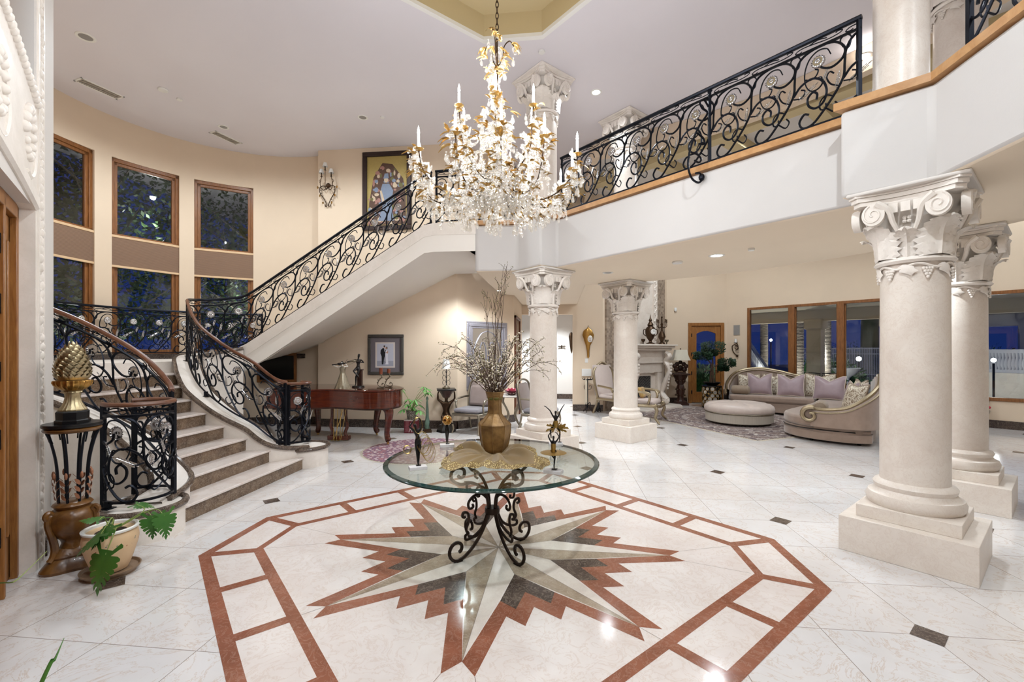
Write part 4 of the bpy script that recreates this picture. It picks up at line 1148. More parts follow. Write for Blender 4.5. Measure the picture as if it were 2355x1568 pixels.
for k in range(34):
    a = 2*pi*k/34; z = .235+.018*sin(6*a); r = interp(z, [q[1] for q in pp], [q[0] for q in pp])+.0012; s_ = 1 if k % 2 else -1
    m_ = rm if k % 6 == 3 else gm
    d = .03; m_.add([(r*cos(a), r*sin(a), z), ((r)*cos(a+d*1.5), r*sin(a+d*1.5), z+s_*.012+.006), (r*cos(a+d*3.2), r*sin(a+d*3.2), z+s_*.022), (r*cos(a+d*1.9), r*sin(a+d*1.9), z+s_*.004-.004)], [(0, 1, 2, 3)])
gm.build('painted_vine', M['pot_green'], pot, smooth=False); rm.build('painted_hearts', M['pot_red'], pot, smooth=False)
lp_ = NT('philo_leaf'); v = lp_.coord(1); lp_.set(lp_.mix(lp_.noise(v, 4, 3), sc(34, 92, 44), sc(86, 128, 44)), .35); M['philo_leaf'] = lp_.mat
plain('stem_green', sc(140, 158, 84), .5, 0, .2)
def philo(root, base_, mid, tip, L, W, tipdir, droop=.4, mat='philo_leaf'):
    """stem and a deeply lobed leaf"""
    st = MB(); pts = spline([base_, mid, tip], 6); st.tube(pts, [lerp(.0055, .003, i/len(pts)) for i in range(len(pts))], 6)
    d = Vector(tipdir).normalized(); side = d.cross(Vector((0, 0, 1)))
    if side.length < .05: side = Vector((1, 0, 0))
    side.normalize(); nrm = side.cross(d); T_ = Vector(tip)
    b = MB(); nl = 7
    def mp(x, y): return T_+d*(y*L)+side*(x*W)+nrm*(-droop*L*.35*y*y+.10*W*abs(x)-.15*W*x*x)
    for s_ in (-1, 1):
        for i in range(nl):
            y0 = -.12+.94*i/nl; y1 = y0+.94/nl*.95; ln_ = (.92, 1.0, .97, .86, .70, .50, .30)[i]; yt = y0+(.02+.13*i/nl)+(.0 if i else -.18)
            ctr = [mp(0, y0+.02), mp(0, y1)]
            q0 = mp(s_*ln_*.42, y0+.0); q1 = mp(s_*ln_*.42, y1+.01)
            b.add([mp(0, y0), q0, mp(s_*ln_*.80, yt-.045), mp(s_*ln_*.97, yt+.0), mp(s_*ln_, yt+.06), mp(s_*ln_*.82, yt+.125), q1, mp(0, y1+.01)], [(0, 1, 6, 7), (1, 2, 5, 6), (2, 3, 4, 5)])
    b.add([mp(-.05, .8), mp(-.14, .92), mp(0, 1.08), mp(.14, .92), mp(.05, .8)], [(0, 1, 2, 3, 4)])
    l_ = b.build('leaf', M[mat], root, sharp=60); st.build('stem', M['stem_green'], l_); return l_
def rel(px, py, d): return tuple(at(px, py, d)-Vector((PTX, PTY, 0)))
ctr = (0, 0, .31)
for i, (mx, tx_, L, W, td) in enumerate([
    ((330, 1175, 3.50), (315, 1160, 3.55), .12, .085, (.6, .3, -.15)), ((330, 1178, 3.45), (352, 1190, 3.42), .15, .085, (.15, -.2, -.9)), ((350, 1172, 3.45), (378, 1185, 3.42), .17, .085, (.25, -.1, -.95)),
    ((262, 1195, 3.2), (254, 1212, 3.1), .15, .10, (-.25, -.55, -.55)), ((258, 1190, 3.15), (232, 1228, 3.05), .18, .14, (-.5, -.5, -.55)), ((268, 1210, 3.1), (243, 1275, 2.98), .24, .13, (-.05, -.35, -1)),
    ((240, 1190, 3.3), (228, 1195, 3.25), .12, .08, (-.6, -.2, .1))]):
    philo(pot, ctr, rel(*mx), rel(*tx_), L, W, td)
# blades of a plant that leans into the picture at the lower left
b = MB()
gp = thing('spider_plant', 'plant with long arching green blades growing near the entrance door, cut by the picture edge', 'plant', (-1.45, .85, 0))
b.lathe([(.0001, 0), (.11, 0), (.14, .22), (.15, .24), (.14, .245), (.125, .22), (.0001, .21)], 24); b.build('pot', M['pot_clay'], gp)
for pts, w in (([(0, 0, .22), tuple(at(96, 1568, 1.62)-Vector((-1.45, .85, 0))), tuple(at(126, 1515, 1.70)-Vector((-1.45, .85, 0))), tuple(at(147, 1468, 1.78)-Vector((-1.45, .85, 0)))], .012),
               ([(0, 0, .22), tuple(at(-40, 1400, 1.7)-Vector((-1.45, .85, 0))), tuple(at(40, 1333, 1.78)-Vector((-1.45, .85, 0))), tuple(at(108, 1268, 1.95)-Vector((-1.45, .85, 0)))], .0035),
               ([(0, 0, .22), (-.2, -.1, .5), (-.4, -.3, .55), (-.6, -.4, .4)], .012), ([(0, 0, .22), (.05, -.3, .5), (.05, -.5, .5), (.0, -.7, .3)], .012)):
    P_ = spline(pts, 8); b = MB(); rows = []
    for i, p in enumerate(P_):
        d = (P_[min(i+1, len(P_)-1)]-P_[max(i-1, 0)]).normalized(); s_ = d.cross(Vector((.3, -.9, .2))).normalized(); t = i/len(P_); ww_ = w*(1-.9*max(0, t-.25)/.75)
        rows.append([p-s_*ww_, p+Vector((0, 0, .003)), p+s_*ww_])
    b.grid(rows); b.build('blade', M['philo_leaf'] if w > .005 else M['stem_green'], gp)
# ================================================================== ENTRANCE DOOR AND STONE CASING
def ewp(s, dpt, z):                     # along the wall, depth into the room, height
    x, y = ew(s); return (x+dpt*.7071, y+dpt*.7071, z)
def ebox(b, s0, s1, d0, d1, z0, z1):
    p = [ewp(s, d, z) for z in (z0, z1) for d in (d0, d1) for s in (s0, s1)]
    b.add(p, [(0, 1, 3, 2), (4, 6, 7, 5), (0, 4, 5, 1), (2, 3, 7, 6), (0, 2, 6, 4), (1, 5, 7, 3)])
dr = MB()
for q0_, q1_ in ((DS0, DS0+.06), (DS0+.38, DS0+.42), (DS1-.42, DS1-.38), (DS1-.06, DS1)): ebox(dr, q0_, q1_, -.24, -.075, 0, 2.70)
ebox(dr, DS0, DS1, -.24, -.075, 2.62, 2.72)
door1 = struct('door_1', dr, M['door_wood'], bevel=.006)
pane('door_pane', (.5, .55, .6, 1), 1.5)
for s0, s1, w_ in ((DS0+.065, DS0+.375, .085), (DS0+.425, -3.005, .13), (-2.995, DS1-.425, .13), (DS1-.375, DS1-.065, .085)):
    b = MB()
    ebox(b, s0, s0+w_, -.16, -.11, .02, 2.61); ebox(b, s1-w_, s1, -.16, -.11, .02, 2.61); ebox(b, s0, s1, -.16, -.11, .02, .34); ebox(b, s0, s1, -.16, -.11, 2.43, 2.61)
    for q in (s0+w_, s1-w_-.022): ebox(b, q, q+.022, -.15, -.10, .34, 2.43)
    l = struct('door_leaf', b, M['door_wood'], door1, bevel=.006)
    b = MB(); ebox(b, s0+w_-.01, s1-w_+.01, -.145, -.14, .33, 2.44); struct('glass', b, M['door_pane'], l)
for z in (.35, 1.0, 1.45, 1.9, 2.3):
    b = MB(); ebox(b, DS0+.385, DS0+.44, -.108, -.09, z, z+.13); b.tube([ewp(DS0+.40, -.088, z-.01), ewp(DS0+.40, -.088, z+.14)], .009, 8); struct('hinge', b, M['iron'], door1)
stc = MB()
def casing(s_in, sg):
    for a, c, d1 in ((0, .04, .012), (.04, .08, .022), (.08, .23, .010), (.23, .27, .022), (.27, .31, .008)):
        s0, s1 = s_in-sg*a, s_in-sg*c; ebox(stc, min(s0, s1), max(s0, s1), 0, d1, 0, 5.55)
    ebox(stc, min(s_in, s_in+sg*.015), max(s_in, s_in+sg*.015), -.29, .010, 0, 2.72)
    rc_ = random.Random(4)
    for i in range(78):
        z = .12+i*.068; s_ = s_in-sg*(.155+.03*sin(i*.9)); stc.ball(ewp(s_, .004, z), .036, 7, 5, (.8+.4*rc_.random(), .8, 1.2))
        stc.ball(ewp(s_in-sg*(.155-.05*sin(i*.9)), .006, z+.03), .02, 6, 4)
casing(DS0, 1); casing(DS1, -1)
struct('trim_entrance_casing', stc, M['stone_white'])
b = MB(); na = 24
ls = [lerp(DS0, DS1, i/na) for i in range(na+1)]
lowz = lambda s: 2.70+.16*(1-((s+3.0)/1.85)**2); topz = lambda s: 3.56+.22*(1-((s+3.0)/1.85)**2)
b.grid([[ewp(s, -.30, lowz(s)) for s in ls], [ewp(s, .012, lowz(s)) for s in ls], [ewp(s, .012, topz(s)) for s in ls], [ewp(s, -.30, topz(s)) for s in ls]])
b.grid([[ewp(s, .012, lowz(s)) for s in ls], [ewp(s, .03, lowz(s)+.02) for s in ls], [ewp(s, .03, lowz(s)+.10) for s in ls], [ewp(s, .012, lowz(s)+.12) for s in ls]])
for i in range(60):
    s_ = lerp(DS0+.02, DS1-.02, i/59); b.ball(ewp(s_, .015, topz(s_)-.07), .034, 7, 5)
for k in range(5):
    s_ = lerp(DS0+.28, DS1-.28, k/4)
    for q in range(14):
        a = q/14*2*pi; b.ball(ewp(s_+.13*cos(a)*(1-.4*q/14), .012, 3.18+.17*sin(a)), .04-.001*q, 10, 7)
    b.tube([ewp(s_+.2*cos(a*.3), .012, 3.1+.22*sin(a*.3)) for a in range(4, 18)], .02, 6)
struct('trim_entrance_lintel', b, M['stone_white'])
b = MB(); ebox(b, DS0, DS0+.1, -.24, -.14, 3.6, 5.5); ebox(b, DS1-.1, DS1, -.24, -.14, 3.6, 5.5); ebox(b, DS0, DS1, -.24, -.14, 5.4, 5.5); ebox(b, -3.04, -2.96, -.22, -.16, 3.6, 5.5)
w4 = struct('window_4', b, M['door_wood'], bevel=.006)
b = MB(); ebox(b, DS0+.08, DS1-.08, -.195, -.19, 3.55, 5.42); struct('pane', b, M['door_pane'], w4)
b = MB(); ebox(b, -5.60, -5.54, 0, .012, .30, .42); o = b.build('wall_outlet', M['white_plastic'], None, bevel=.003); tag(o, 'white outlet plate low on the entrance wall, left of the pedestal', 'outlet')
# ================================================================== STAIR WINDOWS AND SHADES
pane('window_pane', (.8, .84, .84, 1), 1.5, 1.0)
sh = NT('shade'); sp_ = sh.world(); sx_ = sh.n('ShaderNodeSeparateXYZ', {'Vector': sp_}); wv = sh.math('ABSOLUTE', sh.math('SUBTRACT', sh.math('FRACT', sh.math('MULTIPLY', sx_.outputs[2], 45.0)), .5))
sh.set(sh.mix(sh.math('MULTIPLY', wv, 1.2), sc(140, 112, 92), sc(112, 88, 70)), .8); sh.bump(wv, .5, .01); M['shade'] = sh.mat
SL = ['brown pleated shade of the leftmost stair window, cut by the entrance wall', 'brown pleated shade across the middle of the centre stair window', 'brown pleated shade of the right stair window, nearest the upper flight']
for i, (a0, a1) in enumerate(WIN):
    p = Vector(cw(a0, CR+.10)); q = Vector(cw(a1, CR+.10)); L = (q-p).length; d = (q-p)/L; n_ = Vector((d.y, -d.x))
    mid = Vector(cw((a0+a1)/2, CR)); 
    if (Vector(CW)-mid).dot(n_) < 0: n_ = -n_
    def wbox(b, s0, s1, z0, z1, d0, d1):
        A, B = p+d*s0, p+d*s1; v = [(*(X+n_*dd), z) for z in (z0, z1) for dd in (d0, d1) for X in (A, B)]
        b.add(v, [(0, 1, 3, 2), (4, 6, 7, 5), (0, 4, 5, 1), (2, 3, 7, 6), (0, 2, 6, 4), (1, 5, 7, 3)])
    b = MB(); Z0, Z1, ZM = 1.56, 5.30, 3.80
    for f_, d0, d1 in ((.07, -.02, .05), (.125, -.03, .025)):
        o_ = 0 if f_ == .07 else .065
        wbox(b, o_, f_, Z0, Z1, d0, d1); wbox(b, L-f_, L-o_, Z0, Z1, d0, d1); wbox(b, 0, L, Z1-f_, Z1-o_, d0, d1); wbox(b, 0, L, Z0+o_, Z0+f_, d0, d1)
    wbox(b, 0, L, ZM-.08, ZM+.08, -.02, .05)
    wn_ = struct('window_%d' % (i+1), b, M['window_wood'], bevel=.006)
    b = MB(); wbox(b, .1, L-.1, Z0+.1, Z1-.1, -.008, -.004); struct('pane', b, M['window_pane'], wn_)
    s = thing('window_shade', SL[i], 'window shade', (*(mid*.0+ (p+q)/2), 3.25), 0, 'pleated stair window shades')
    org = Vector((*((p+q)/2), 3.25))
    def sb(s0, s1, z0, z1, d0, d1):
        b = MB(); wbox(b, s0, s1, z0, z1, d0, d1); b.v = [tuple(Vector(x)-org) for x in b.v]; return b
    sb(.015, L-.015, 3.27, 3.80, .055, .075).build('pleated_cloth', M['shade'], s, smooth=False)
    sb(.01, L-.01, 3.80, 3.845, .05, .085).build('head_rail', M['antique_gold'] if False else M['pot_clay'], s, bevel=.004)
    sb(.01, L-.01, 3.235, 3.275, .05, .085).build('bottom_rail', M['pot_clay'], s, bevel=.004)
# night garden outside the stair windows
plain('night_leaf', sc(52, 78, 42), .6, 0, .5, 3); plain('night_trunk', sc(120, 112, 100), .8, 0, .3, 6)
def tree(label, x, y, h, r, seed, n=900, group='trees outside the stair windows', lm='night_leaf', base_z=0):
    rt = random.Random(seed); t = thing('tree', label, 'tree', (x, y, base_z), 0, group)
    b = MB(); b.tube(spline([(0, 0, 0), (.1, .05, h*.3), (-.05, .1, h*.6), (.1, 0, h*.9)], 4), [lerp(.10, .03, i/12) for i in range(13)], 7)
    for i in range(9):
        a = rt.uniform(0, 6.28); z = h*rt.uniform(.3, .8); b.tube(spline([(0, 0, z), (r*.4*cos(a), r*.4*sin(a), z+.5), (r*.8*cos(a), r*.8*sin(a), z+1.1)], 3), [.035, .03, .026, .02, .016, .012, .008], 5)
    b.build('trunk', M['night_trunk'], t)
    b = MB()
    for i in range(n):
        a = rt.uniform(0, 6.28); u = rt.random()**.6; z = h*rt.uniform(.3, 1.05); q = Vector((r*u*cos(a), r*u*sin(a), z))
        e = Vector((rt.uniform(-1, 1), rt.uniform(-1, 1), rt.uniform(-1, .6))).normalized()*rt.uniform(.10, .22); s_ = e.orthogonal().normalized()*.034
        b.add([q, q+e*.5+s_, q+e, q+e*.5-s_], [(0, 1, 2, 3)])
    o = b.build('foliage', M[lm], t, smooth=False); return t
tree('dense leafy tree outside, seen through the centre stair window', -10.6, 9.3, 6.5, 2.0, 2, 5200)
tree('pale branched tree outside, seen through the right stair window', -8.6, 12.2, 6.2, 1.9, 3, 2600)
tree('dark tree outside, seen through the leftmost stair window', -11.6, 6.6, 6.8, 1.9, 4, 5000)
tree('dark tree further out, filling the left part of the centre stair window', -13.2, 8.6, 7.0, 2.3, 12, 6500)
tree('dark tree far behind the pale branched one, in the right stair window', -10.6, 13.4, 7.0, 2.4, 13, 6500)
tree('dark tree at the far side of the garden, low in the leftmost stair window', -14.2, 6.0, 7.2, 2.4, 14, 6000)
# ================================================================== UPSTAIRS WALL: PAINTING, SCONCE
YB = 9.32
pg = thing('framed_painting', 'large gold ground figure painting in a dark frame on the wall above the stair', 'painting', (-3.73, YB, 4.26), 0)
def fbox(b, x0, x1, z0, z1, t): b.box(x0, x1, -t, 0, z0, z1)
b = MB(); W_, H_ = 1.09, 1.69
for a in ((-W_/2, W_/2, 0, .10), (-W_/2, W_/2, H_-.10, H_), (-W_/2, -W_/2+.10, .1, H_-.1), (W_/2-.10, W_/2, .1, H_-.1)): fbox(b, *a, .055)
plain('dark_frame', sc(58, 40, 34), .5, .2, .5, 14); plain('canvas_gold', sc(178, 156, 92), .6, 0, .2, 30); b.build('frame', M['dark_frame'], pg, bevel=.012)
b = MB(); fbox(b, -W_/2+.09, W_/2-.09, .09, H_-.09, .02); b.build('canvas', M['canvas_gold'], pg, smooth=False)
def pflat(b, pts, d): b.add([(x, -d, z) for x, z in pts], [list(range(len(pts)))])
def ell(cx, cz, rx, rz_, n=16): return [(cx+rx*cos(2*pi*i/n), cz+rz_*sin(2*pi*i/n)) for i in range(n)]
cols = [('p_rose', sc(168, 122, 110)), ('p_blue', sc(128, 140, 160)), ('p_cream', sc(206, 184, 156)), ('p_brown', sc(92, 66, 52)), ('p_olive', sc(110, 104, 60))]
ci = {k: i for i, (k, _) in enumerate(cols)}
for k, c in cols: plain(k, c, .6, 0, .25, 25)
b = MB(); rp_ = random.Random(8)
def paintp(k, pts, d): b.mi = ci[k]; pflat(b, pts, d)
paintp('p_brown', [(-.42, .12), (.42, .12), (.42, .75), (.36, 1.1), (.12, 1.42), (-.1, 1.45), (-.3, 1.15), (-.40, .6)], .0215)
for i in range(170):
    x, z = rp_.uniform(-.40, .40), rp_.uniform(.13, 1.36)
    if abs(x) > .42-(max(0, z-.9))*.55: continue
    paintp(rp_.choice(['p_rose', 'p_rose', 'p_cream', 'p_olive', 'p_brown', 'p_blue']), ell(x, z, rp_.uniform(.02, .055), rp_.uniform(.02, .06), 8), .022+i*.00001)
paintp('p_blue', [(-.20, .20), (.16, .20), (.10, .55), (.14, .85), (.05, 1.0), (-.10, 1.0), (-.16, .8), (-.10, .5)], .0245)
paintp('p_cream', ell(-.02, 1.08, .045, .06), .025); paintp('p_blue', [(-.08, 1.11), (.04, 1.11), (.03, 1.22), (-.05, 1.22)], .0255); paintp('p_cream', [(-.16, .85), (-.12, .86), (-.05, .62), (-.10, .60)], .0255)
b.build('figure_print', [M[k] for k, _ in cols], pg, smooth=False)
def sconce3(label, x, y, z, rz):
    t = thing('wall_sconce', label, 'wall sconce', (x, y, z), rz); m = M['old_bronze']
    b = MB(); b.lathe([(.0001, 0), (.05, .004), (.052, .016), (.03, .03), (.0001, .034)], 20); b.v = [(a, -c, q) for a, q, c in b.v]; b.build('back_plate', m, t)
    for dx, zt, fwd in ((-.11, .16, .09), (.11, .16, .09), (0, .28, .14)):
        b = MB(); b.tube(spline([(0, -.02, -.05), (dx*.8, -fwd*.8, -.12), (dx*1.3, -fwd, 0), (dx, -fwd, zt)], 5), .008, 6); b.tube(spline([(dx*1.3, -fwd, .02), (dx*1.5, -fwd, .08), (dx*1.15, -fwd, .1), (dx*1.2, -fwd, .05)], 4), .006, 5); b.lathe([(.0001, zt), (.025, zt+.004), (.012, zt+.01), (.011, zt+.09), (.0001, zt+.09)], 10, (dx, -fwd, 0)); b.build('arm', m, t)
        b = MB(); b.lathe([(.055, zt+.08), (.032, zt+.165), (.030, zt+.165), (.053, zt+.08)], 16, (dx, -fwd, 0), caps=False); b.build('shade', M['white_paint'], t)
    for s_ in (-1, 1):
        b = MB(); b.tube(spline([(0, -.02, -.02), (s_*.15, -.04, -.03), (s_*.17, -.05, -.16), (s_*.07, -.04, -.32), (s_*.02, -.03, -.44), (s_*.05, -.03, -.47), (s_*.06, -.03, -.43)], 5), .009, 6)
        for i in range(5): gilt_leaf(b, (s_*(.16-.02*i), -.045, -.05-.07*i), (s_, 0, .5), .05, .012)
        b.build('scroll', m, t)
        for (x_, z_) in ((.22, -.02), (.17, -.20), (.10, -.36)):
            b = MB(); b.ball((s_*x_, -.05, z_-.03), .022, 8, 6, (.8, .8, 1.3)); b.build('amber_drop', M['gold'], t)
    return t
sconce3('iron wall sconce with three small white shades, left of the large painting above the stair', -5.07, YB, 5.28, 0)
# ================================================================== CEILING FITTINGS
emit('lens_lit', (1, .98, .95, 1), 14); plain('lens_dark', sc(150, 146, 142), .4)
def can(label, x, y, z, r, lit): 
    t = thing('ceiling_downlight', label, 'downlight', (x, y, z), 0, 'recessed ceiling lights')
    b = MB(); b.lathe([(r*.72, .0), (r*.74, -.006), (r, -.008), (r+.004, -.001), (r+.004, .0)], 28, caps=False); b.build('trim_ring', M['white_paint'], t)
    b = MB(); b.lathe([(.0001, -.002), (r*.73, -.002)], 24, caps=False); b.build('lens', M['lens_lit' if lit else 'lens_dark'], t); return t
for l_, x, y, z, r, lit in (('unlit recessed light in the foyer ceiling, top left above the air vent', -6.634, 5.594, HC, .11, 0), ('unlit recessed light over the stair, next to the second air vent', -6.60, 8.136, HC, .09, 0),
    ('unlit recessed light above the large painting', -3.72, 8.09, HC, .09, 0), ('lit recessed light right of the chandelier, above the balcony', .595, 7.734, HC, .09, 1),
    ('lit recessed light under the balcony soffit, above the sofa area', 2.101, 6.346, ZS, .10, 1), ('small unlit round light under the soffit near the fireplace column', .77, 7.53, ZS, .085, 0), ('bright recessed light at the wall angle beside the framed mirror', -1.327, 9.506, ZS, .05, 1),
    ('lit recessed light in the great room ceiling, seen through the balcony railing', 4.3, 6.9, 5.86, .10, 1)): can(l_, x, y, z, r, lit)
def disc(label, x, y, z, r, cat='detector', nm='smoke_detector'):
    b = MB(); b.lathe([(r*.9, -.0), (r, -.012), (r*.9, -.028), (.0001, -.03)], 24); o = b.build(nm, M['white_plastic'], None); o.location = (x, y, z); tag(o, label, cat, 'ceiling detectors and sprinklers')
disc('larger white ceiling disc between the two air vents', -6.66, 6.85, HC, .075); disc('smaller white ceiling disc beside the larger one, left ceiling', -6.626, 7.14, HC, .045); disc('tiny ceiling disc right of the unlit light above the painting', -3.342, 8.1, HC, .04)
disc('ceiling disc between the chandelier top and the upper column capital', -.281, 6.583, HC, .05); disc('ceiling disc above the long balcony railing', 2.84, 7.02, HC-.19, .05); disc('flush disc under the balcony soffit, left of the lit soffit light', 1.68, 6.72, ZS, .075); disc('flush disc under the balcony soffit, right of the lit soffit light', 2.395, 5.96, ZS, .04)
def vent(label, x, y, rz, L, W_):
    t = thing('ceiling_vent', label, 'air vent', (x, y, HC), rz, 'ceiling air vents'); b = MB()
    for a in ((-L/2, L/2, -W_/2, -W_/2+.025), (-L/2, L/2, W_/2-.025, W_/2), (-L/2, -L/2+.025, -W_/2, W_/2), (L/2-.025, L/2, -W_/2, W_/2)): b.box(a[0], a[1], a[2], a[3], -.012, 0)
    b.build('frame', M['white_paint'], t, smooth=False); b = MB()
    n_ = int(L/.035)
    for i in range(n_): b.box(-L/2+.03+i*(L-.06)/n_, -L/2+.03+i*(L-.06)/n_+.012, -W_/2+.02, W_/2-.02, -.010, -.001)
    b.build('slats', M['grey_plastic'], t, smooth=False); b = MB(); b.box(-L/2+.02, L/2-.02, -W_/2+.02, W_/2-.02, -.002, -.0005); b.build('backing', M['lens_dark'], t, smooth=False)
vent('white slotted air vent at the far left of the foyer ceiling', -7.70, 6.72, RAD(75), .60, .22); vent('white slotted air vent near the ceiling edge above the right stair window', -6.88, 8.55, RAD(75), .58, .20)
# ================================================================== PIANO CORNER
def lift(o): return o
pi_ = thing('grand_piano', 'mahogany grand piano behind the stair newel, carrying two statuettes and candle holders', 'piano', (-3.9, 7.9, 0), 0)
PO = Vector((-3.9, 7.9, 0))
# outline of the case in plan (world), keyboard end to the left behind the newel
OUT = [(-5.05, 8.62), (-5.10, 7.42), (-4.85, 7.30), (-4.45, 7.36), (-4.05, 7.52), (-3.75, 7.48), (-3.50, 7.38), (-3.22, 7.36), (-3.0, 7.46), (-2.89, 7.70), (-2.91, 8.0), (-3.08, 8.28), (-3.35, 8.52), (-4.0, 8.66)]
op = [(p.x-PO.x, p.y-PO.y) for p in spline([(x, y, 0) for x, y in OUT], 6, True)]
def scaled(P, k): cx = sum(p[0] for p in P)/len(P); cy_ = sum(p[1] for p in P)/len(P); return [(cx+(x-cx)*k, cy_+(y-cy_)*k) for x, y in P]
b = MB(); b.prism(op, .66, .945); b.build('case', M['piano'], pi_, sharp=30)
b = MB(); b.prism(scaled(op, .97), .63, .66); b.build('bottom_moulding', M['dark_wood'], pi_, sharp=30)
b = MB(); b.prism(scaled(op, 1.025), .952, .978); b.build('lid', M['piano'], pi_, sharp=30, bevel=.006)
b = MB(); b.box(-1.30, -1.18, -.48, .70, .66, .90); b.build('key_block', M['piano'], pi_, bevel=.01)
b = MB(); b.box(-1.42, -1.16, -.42, .62, .62, .68); b.build('key_bed', M['piano'], pi_, bevel=.01)
b = MB(); b.box(-1.40, -1.26, -.36, .56, .68, .70); b.build('keys', M['white_plastic'], pi_, smooth=False)
for (x, y, rz) in ((-3.05, 7.62, -.6), (-3.60, 8.42, 1.2), (-4.75, 8.35, 2.4)):
    b = MB(); lx, ly = x-PO.x, y-PO.y; pr = [(0, .655), (.045, .60), (.05, .50), (.02, .36), (-.01, .22), (.0, .12), (.035, .07)]
    b.tube([(lx+q*cos(rz), ly+q*sin(rz), z) for q, z in sp2(pr, 4)], [lerp(.095, .05, min(1, i/14)) for i in range(25)], 10)
    b.ball((lx+.03*cos(rz), ly+.03*sin(rz), .10), .05, 10, 7, (1, 1, .8)); lg = b.build('leg', M['piano'], pi_)
    b = MB(); b.lathe([(.022, .02), (.02, .06), (.028, .09)], 12, (lx+.02*cos(rz), ly+.02*sin(rz), 0)); b.ball((lx+.03*cos(rz), ly+.03*sin(rz), .018), .018, 8, 6); b.build('brass_caster', M['brass'], lg)
b = MB(); lx, ly = -4.07-PO.x, 7.86-PO.y
for s_ in (-1, 1): b.tube(spline([(lx+s_*.13, ly, .64), (lx+s_*.13, ly, .45), (lx+s_*.16, ly, .28), (lx+s_*.12, ly, .15), (lx+s_*.15, ly, .08)], 5), .032, 8)
b.box(lx-.20, lx+.20, ly-.06, ly+.06, .02, .10); ly_ = b.build('pedal_lyre', M['piano'], pi_, bevel=.008)
b = MB()
for x0, x1 in ((-.07, -.06), (0, 0), (.07, .06), (.12, -.05), (.17, .08)): b.tube([(lx+x0, ly-.05, .64), (lx+x1, ly-.09, .04)], .006, 6)
for x0 in (-.06, 0, .06): b.box(lx+x0-.015, lx+x0+.015, ly-.16, ly-.05, .03, .04)
b.build('pedal_rods', M['brass'], ly_)
LZP = .978
# statuettes on the lid
plain('stat_silver', sc(170, 160, 140), .35, .7, .45, 40); plain('stat_dark', sc(52, 48, 48), .3, .5, .4, 30); plain('skin_white', sc(228, 222, 214), .4, 0, .05)
q = fl(788, 893, LZP)
s1 = thing('lady_statuette', 'silver statuette of a lady in a long gown, on the piano lid', 'statuette', (q.x, q.y, LZP), .1)
b = MB(); b.lathe([(.135, .0), (.125, .04), (.10, .10), (.075, .18), (.05, .26), (.042, .29), (.048, .33), (.056, .365), (.04, .385), (.02, .40)], 40, fn=lambda r, a, z: r*(1+(.06*sin(11*a+20*z)+.05*sin(5*a+1))*max(0, (.3-z)/.3))); b.build('gown', M['stat_silver'], s1)
J, B_ = body(pose(le=(-.20, .05, .76), lw=(-.30, .0, .82), lf=(-.36, -.02, .84), re=(.17, .06, .78), rw=(.10, -.02, .90), rf=(.06, -.02, .92), head=(-.03, .0, .90), crown=(-.03, 0, .96)), .50); skin('body', 'skin_white', s1, J, B_)
b = MB(); b.beam((-.19, -.01, .425), (.06, -.015, .455), .012, .02); b.ball((-.05, -.015, .44), .03, 10, 6, (1.5, .5, .8)); b.tube([(.02, -.03, .42), (.10, -.03, .53)], .0025, 4); b.build('violin', M['stat_dark'], s1)
b = MB(); b.ball((-.015, .012, .465), .025, 10, 6); b.build('hair', M['stat_dark'], s1)
q = fl(824, 890, LZP)
s2 = thing('musician_statuette', 'dark bronze statuette of a violin player leaning on a square pillar, on the piano lid', 'statuette', (q.x, q.y, LZP), .15)
b = MB(); b.lathe([(.0001, 0), (.105, 0), (.10, .025), (.0001, .025)], 24, sx=1.1, sy=.8); b.build('base', M['ebony'], s2)
b = MB(); b.box(-.02, .065, -.01, .075, .025, .33); b.box(-.03, .075, -.02, .085, .31, .335); b.build('pillar', M['dark_wood'], s2, bevel=.003)
J, B_ = body(pose(pelvis=(0, -.02, .53), lk=(-.10, -.16, .46), la=(.05, -.16, .30), lt=(.08, -.2, .27), rk=(-.04, -.10, .28), ra=(-.05, -.08, .06), rt=(-.06, -.14, .01), lh=(-.05, -.04, .52), rh=(.05, -.03, .50), le=(-.18, -.05, .76), lw=(-.27, -.09, .74), lf=(-.31, -.1, .73), re=(.18, -.04, .70), rw=(.05, -.12, .74), rf=(0, -.14, .76), head=(.02, -.02, .92), crown=(.03, 0, .98)), .62); skin('body', 'stat_dark', s2, [(a, b_, c+.02, r) for a, b_, c, r in J], B_)
b = MB(); b.beam((-.22, -.07, .45), (.0, -.08, .50), .014, .02); b.ball((-.06, -.08, .49), .032, 10, 6, (1.5, .5, .8)); b.tube([(-.2, -.10, .40), (.06, -.09, .50)], .0025, 4); b.build('violin', M['stat_silver'], s2)
plain('copper_candle', sc(150, 84, 62), .4, .5, .25, 60)
ch2 = [(876, 892.5, .115, .13), (894, 890.5, .08, .10)]
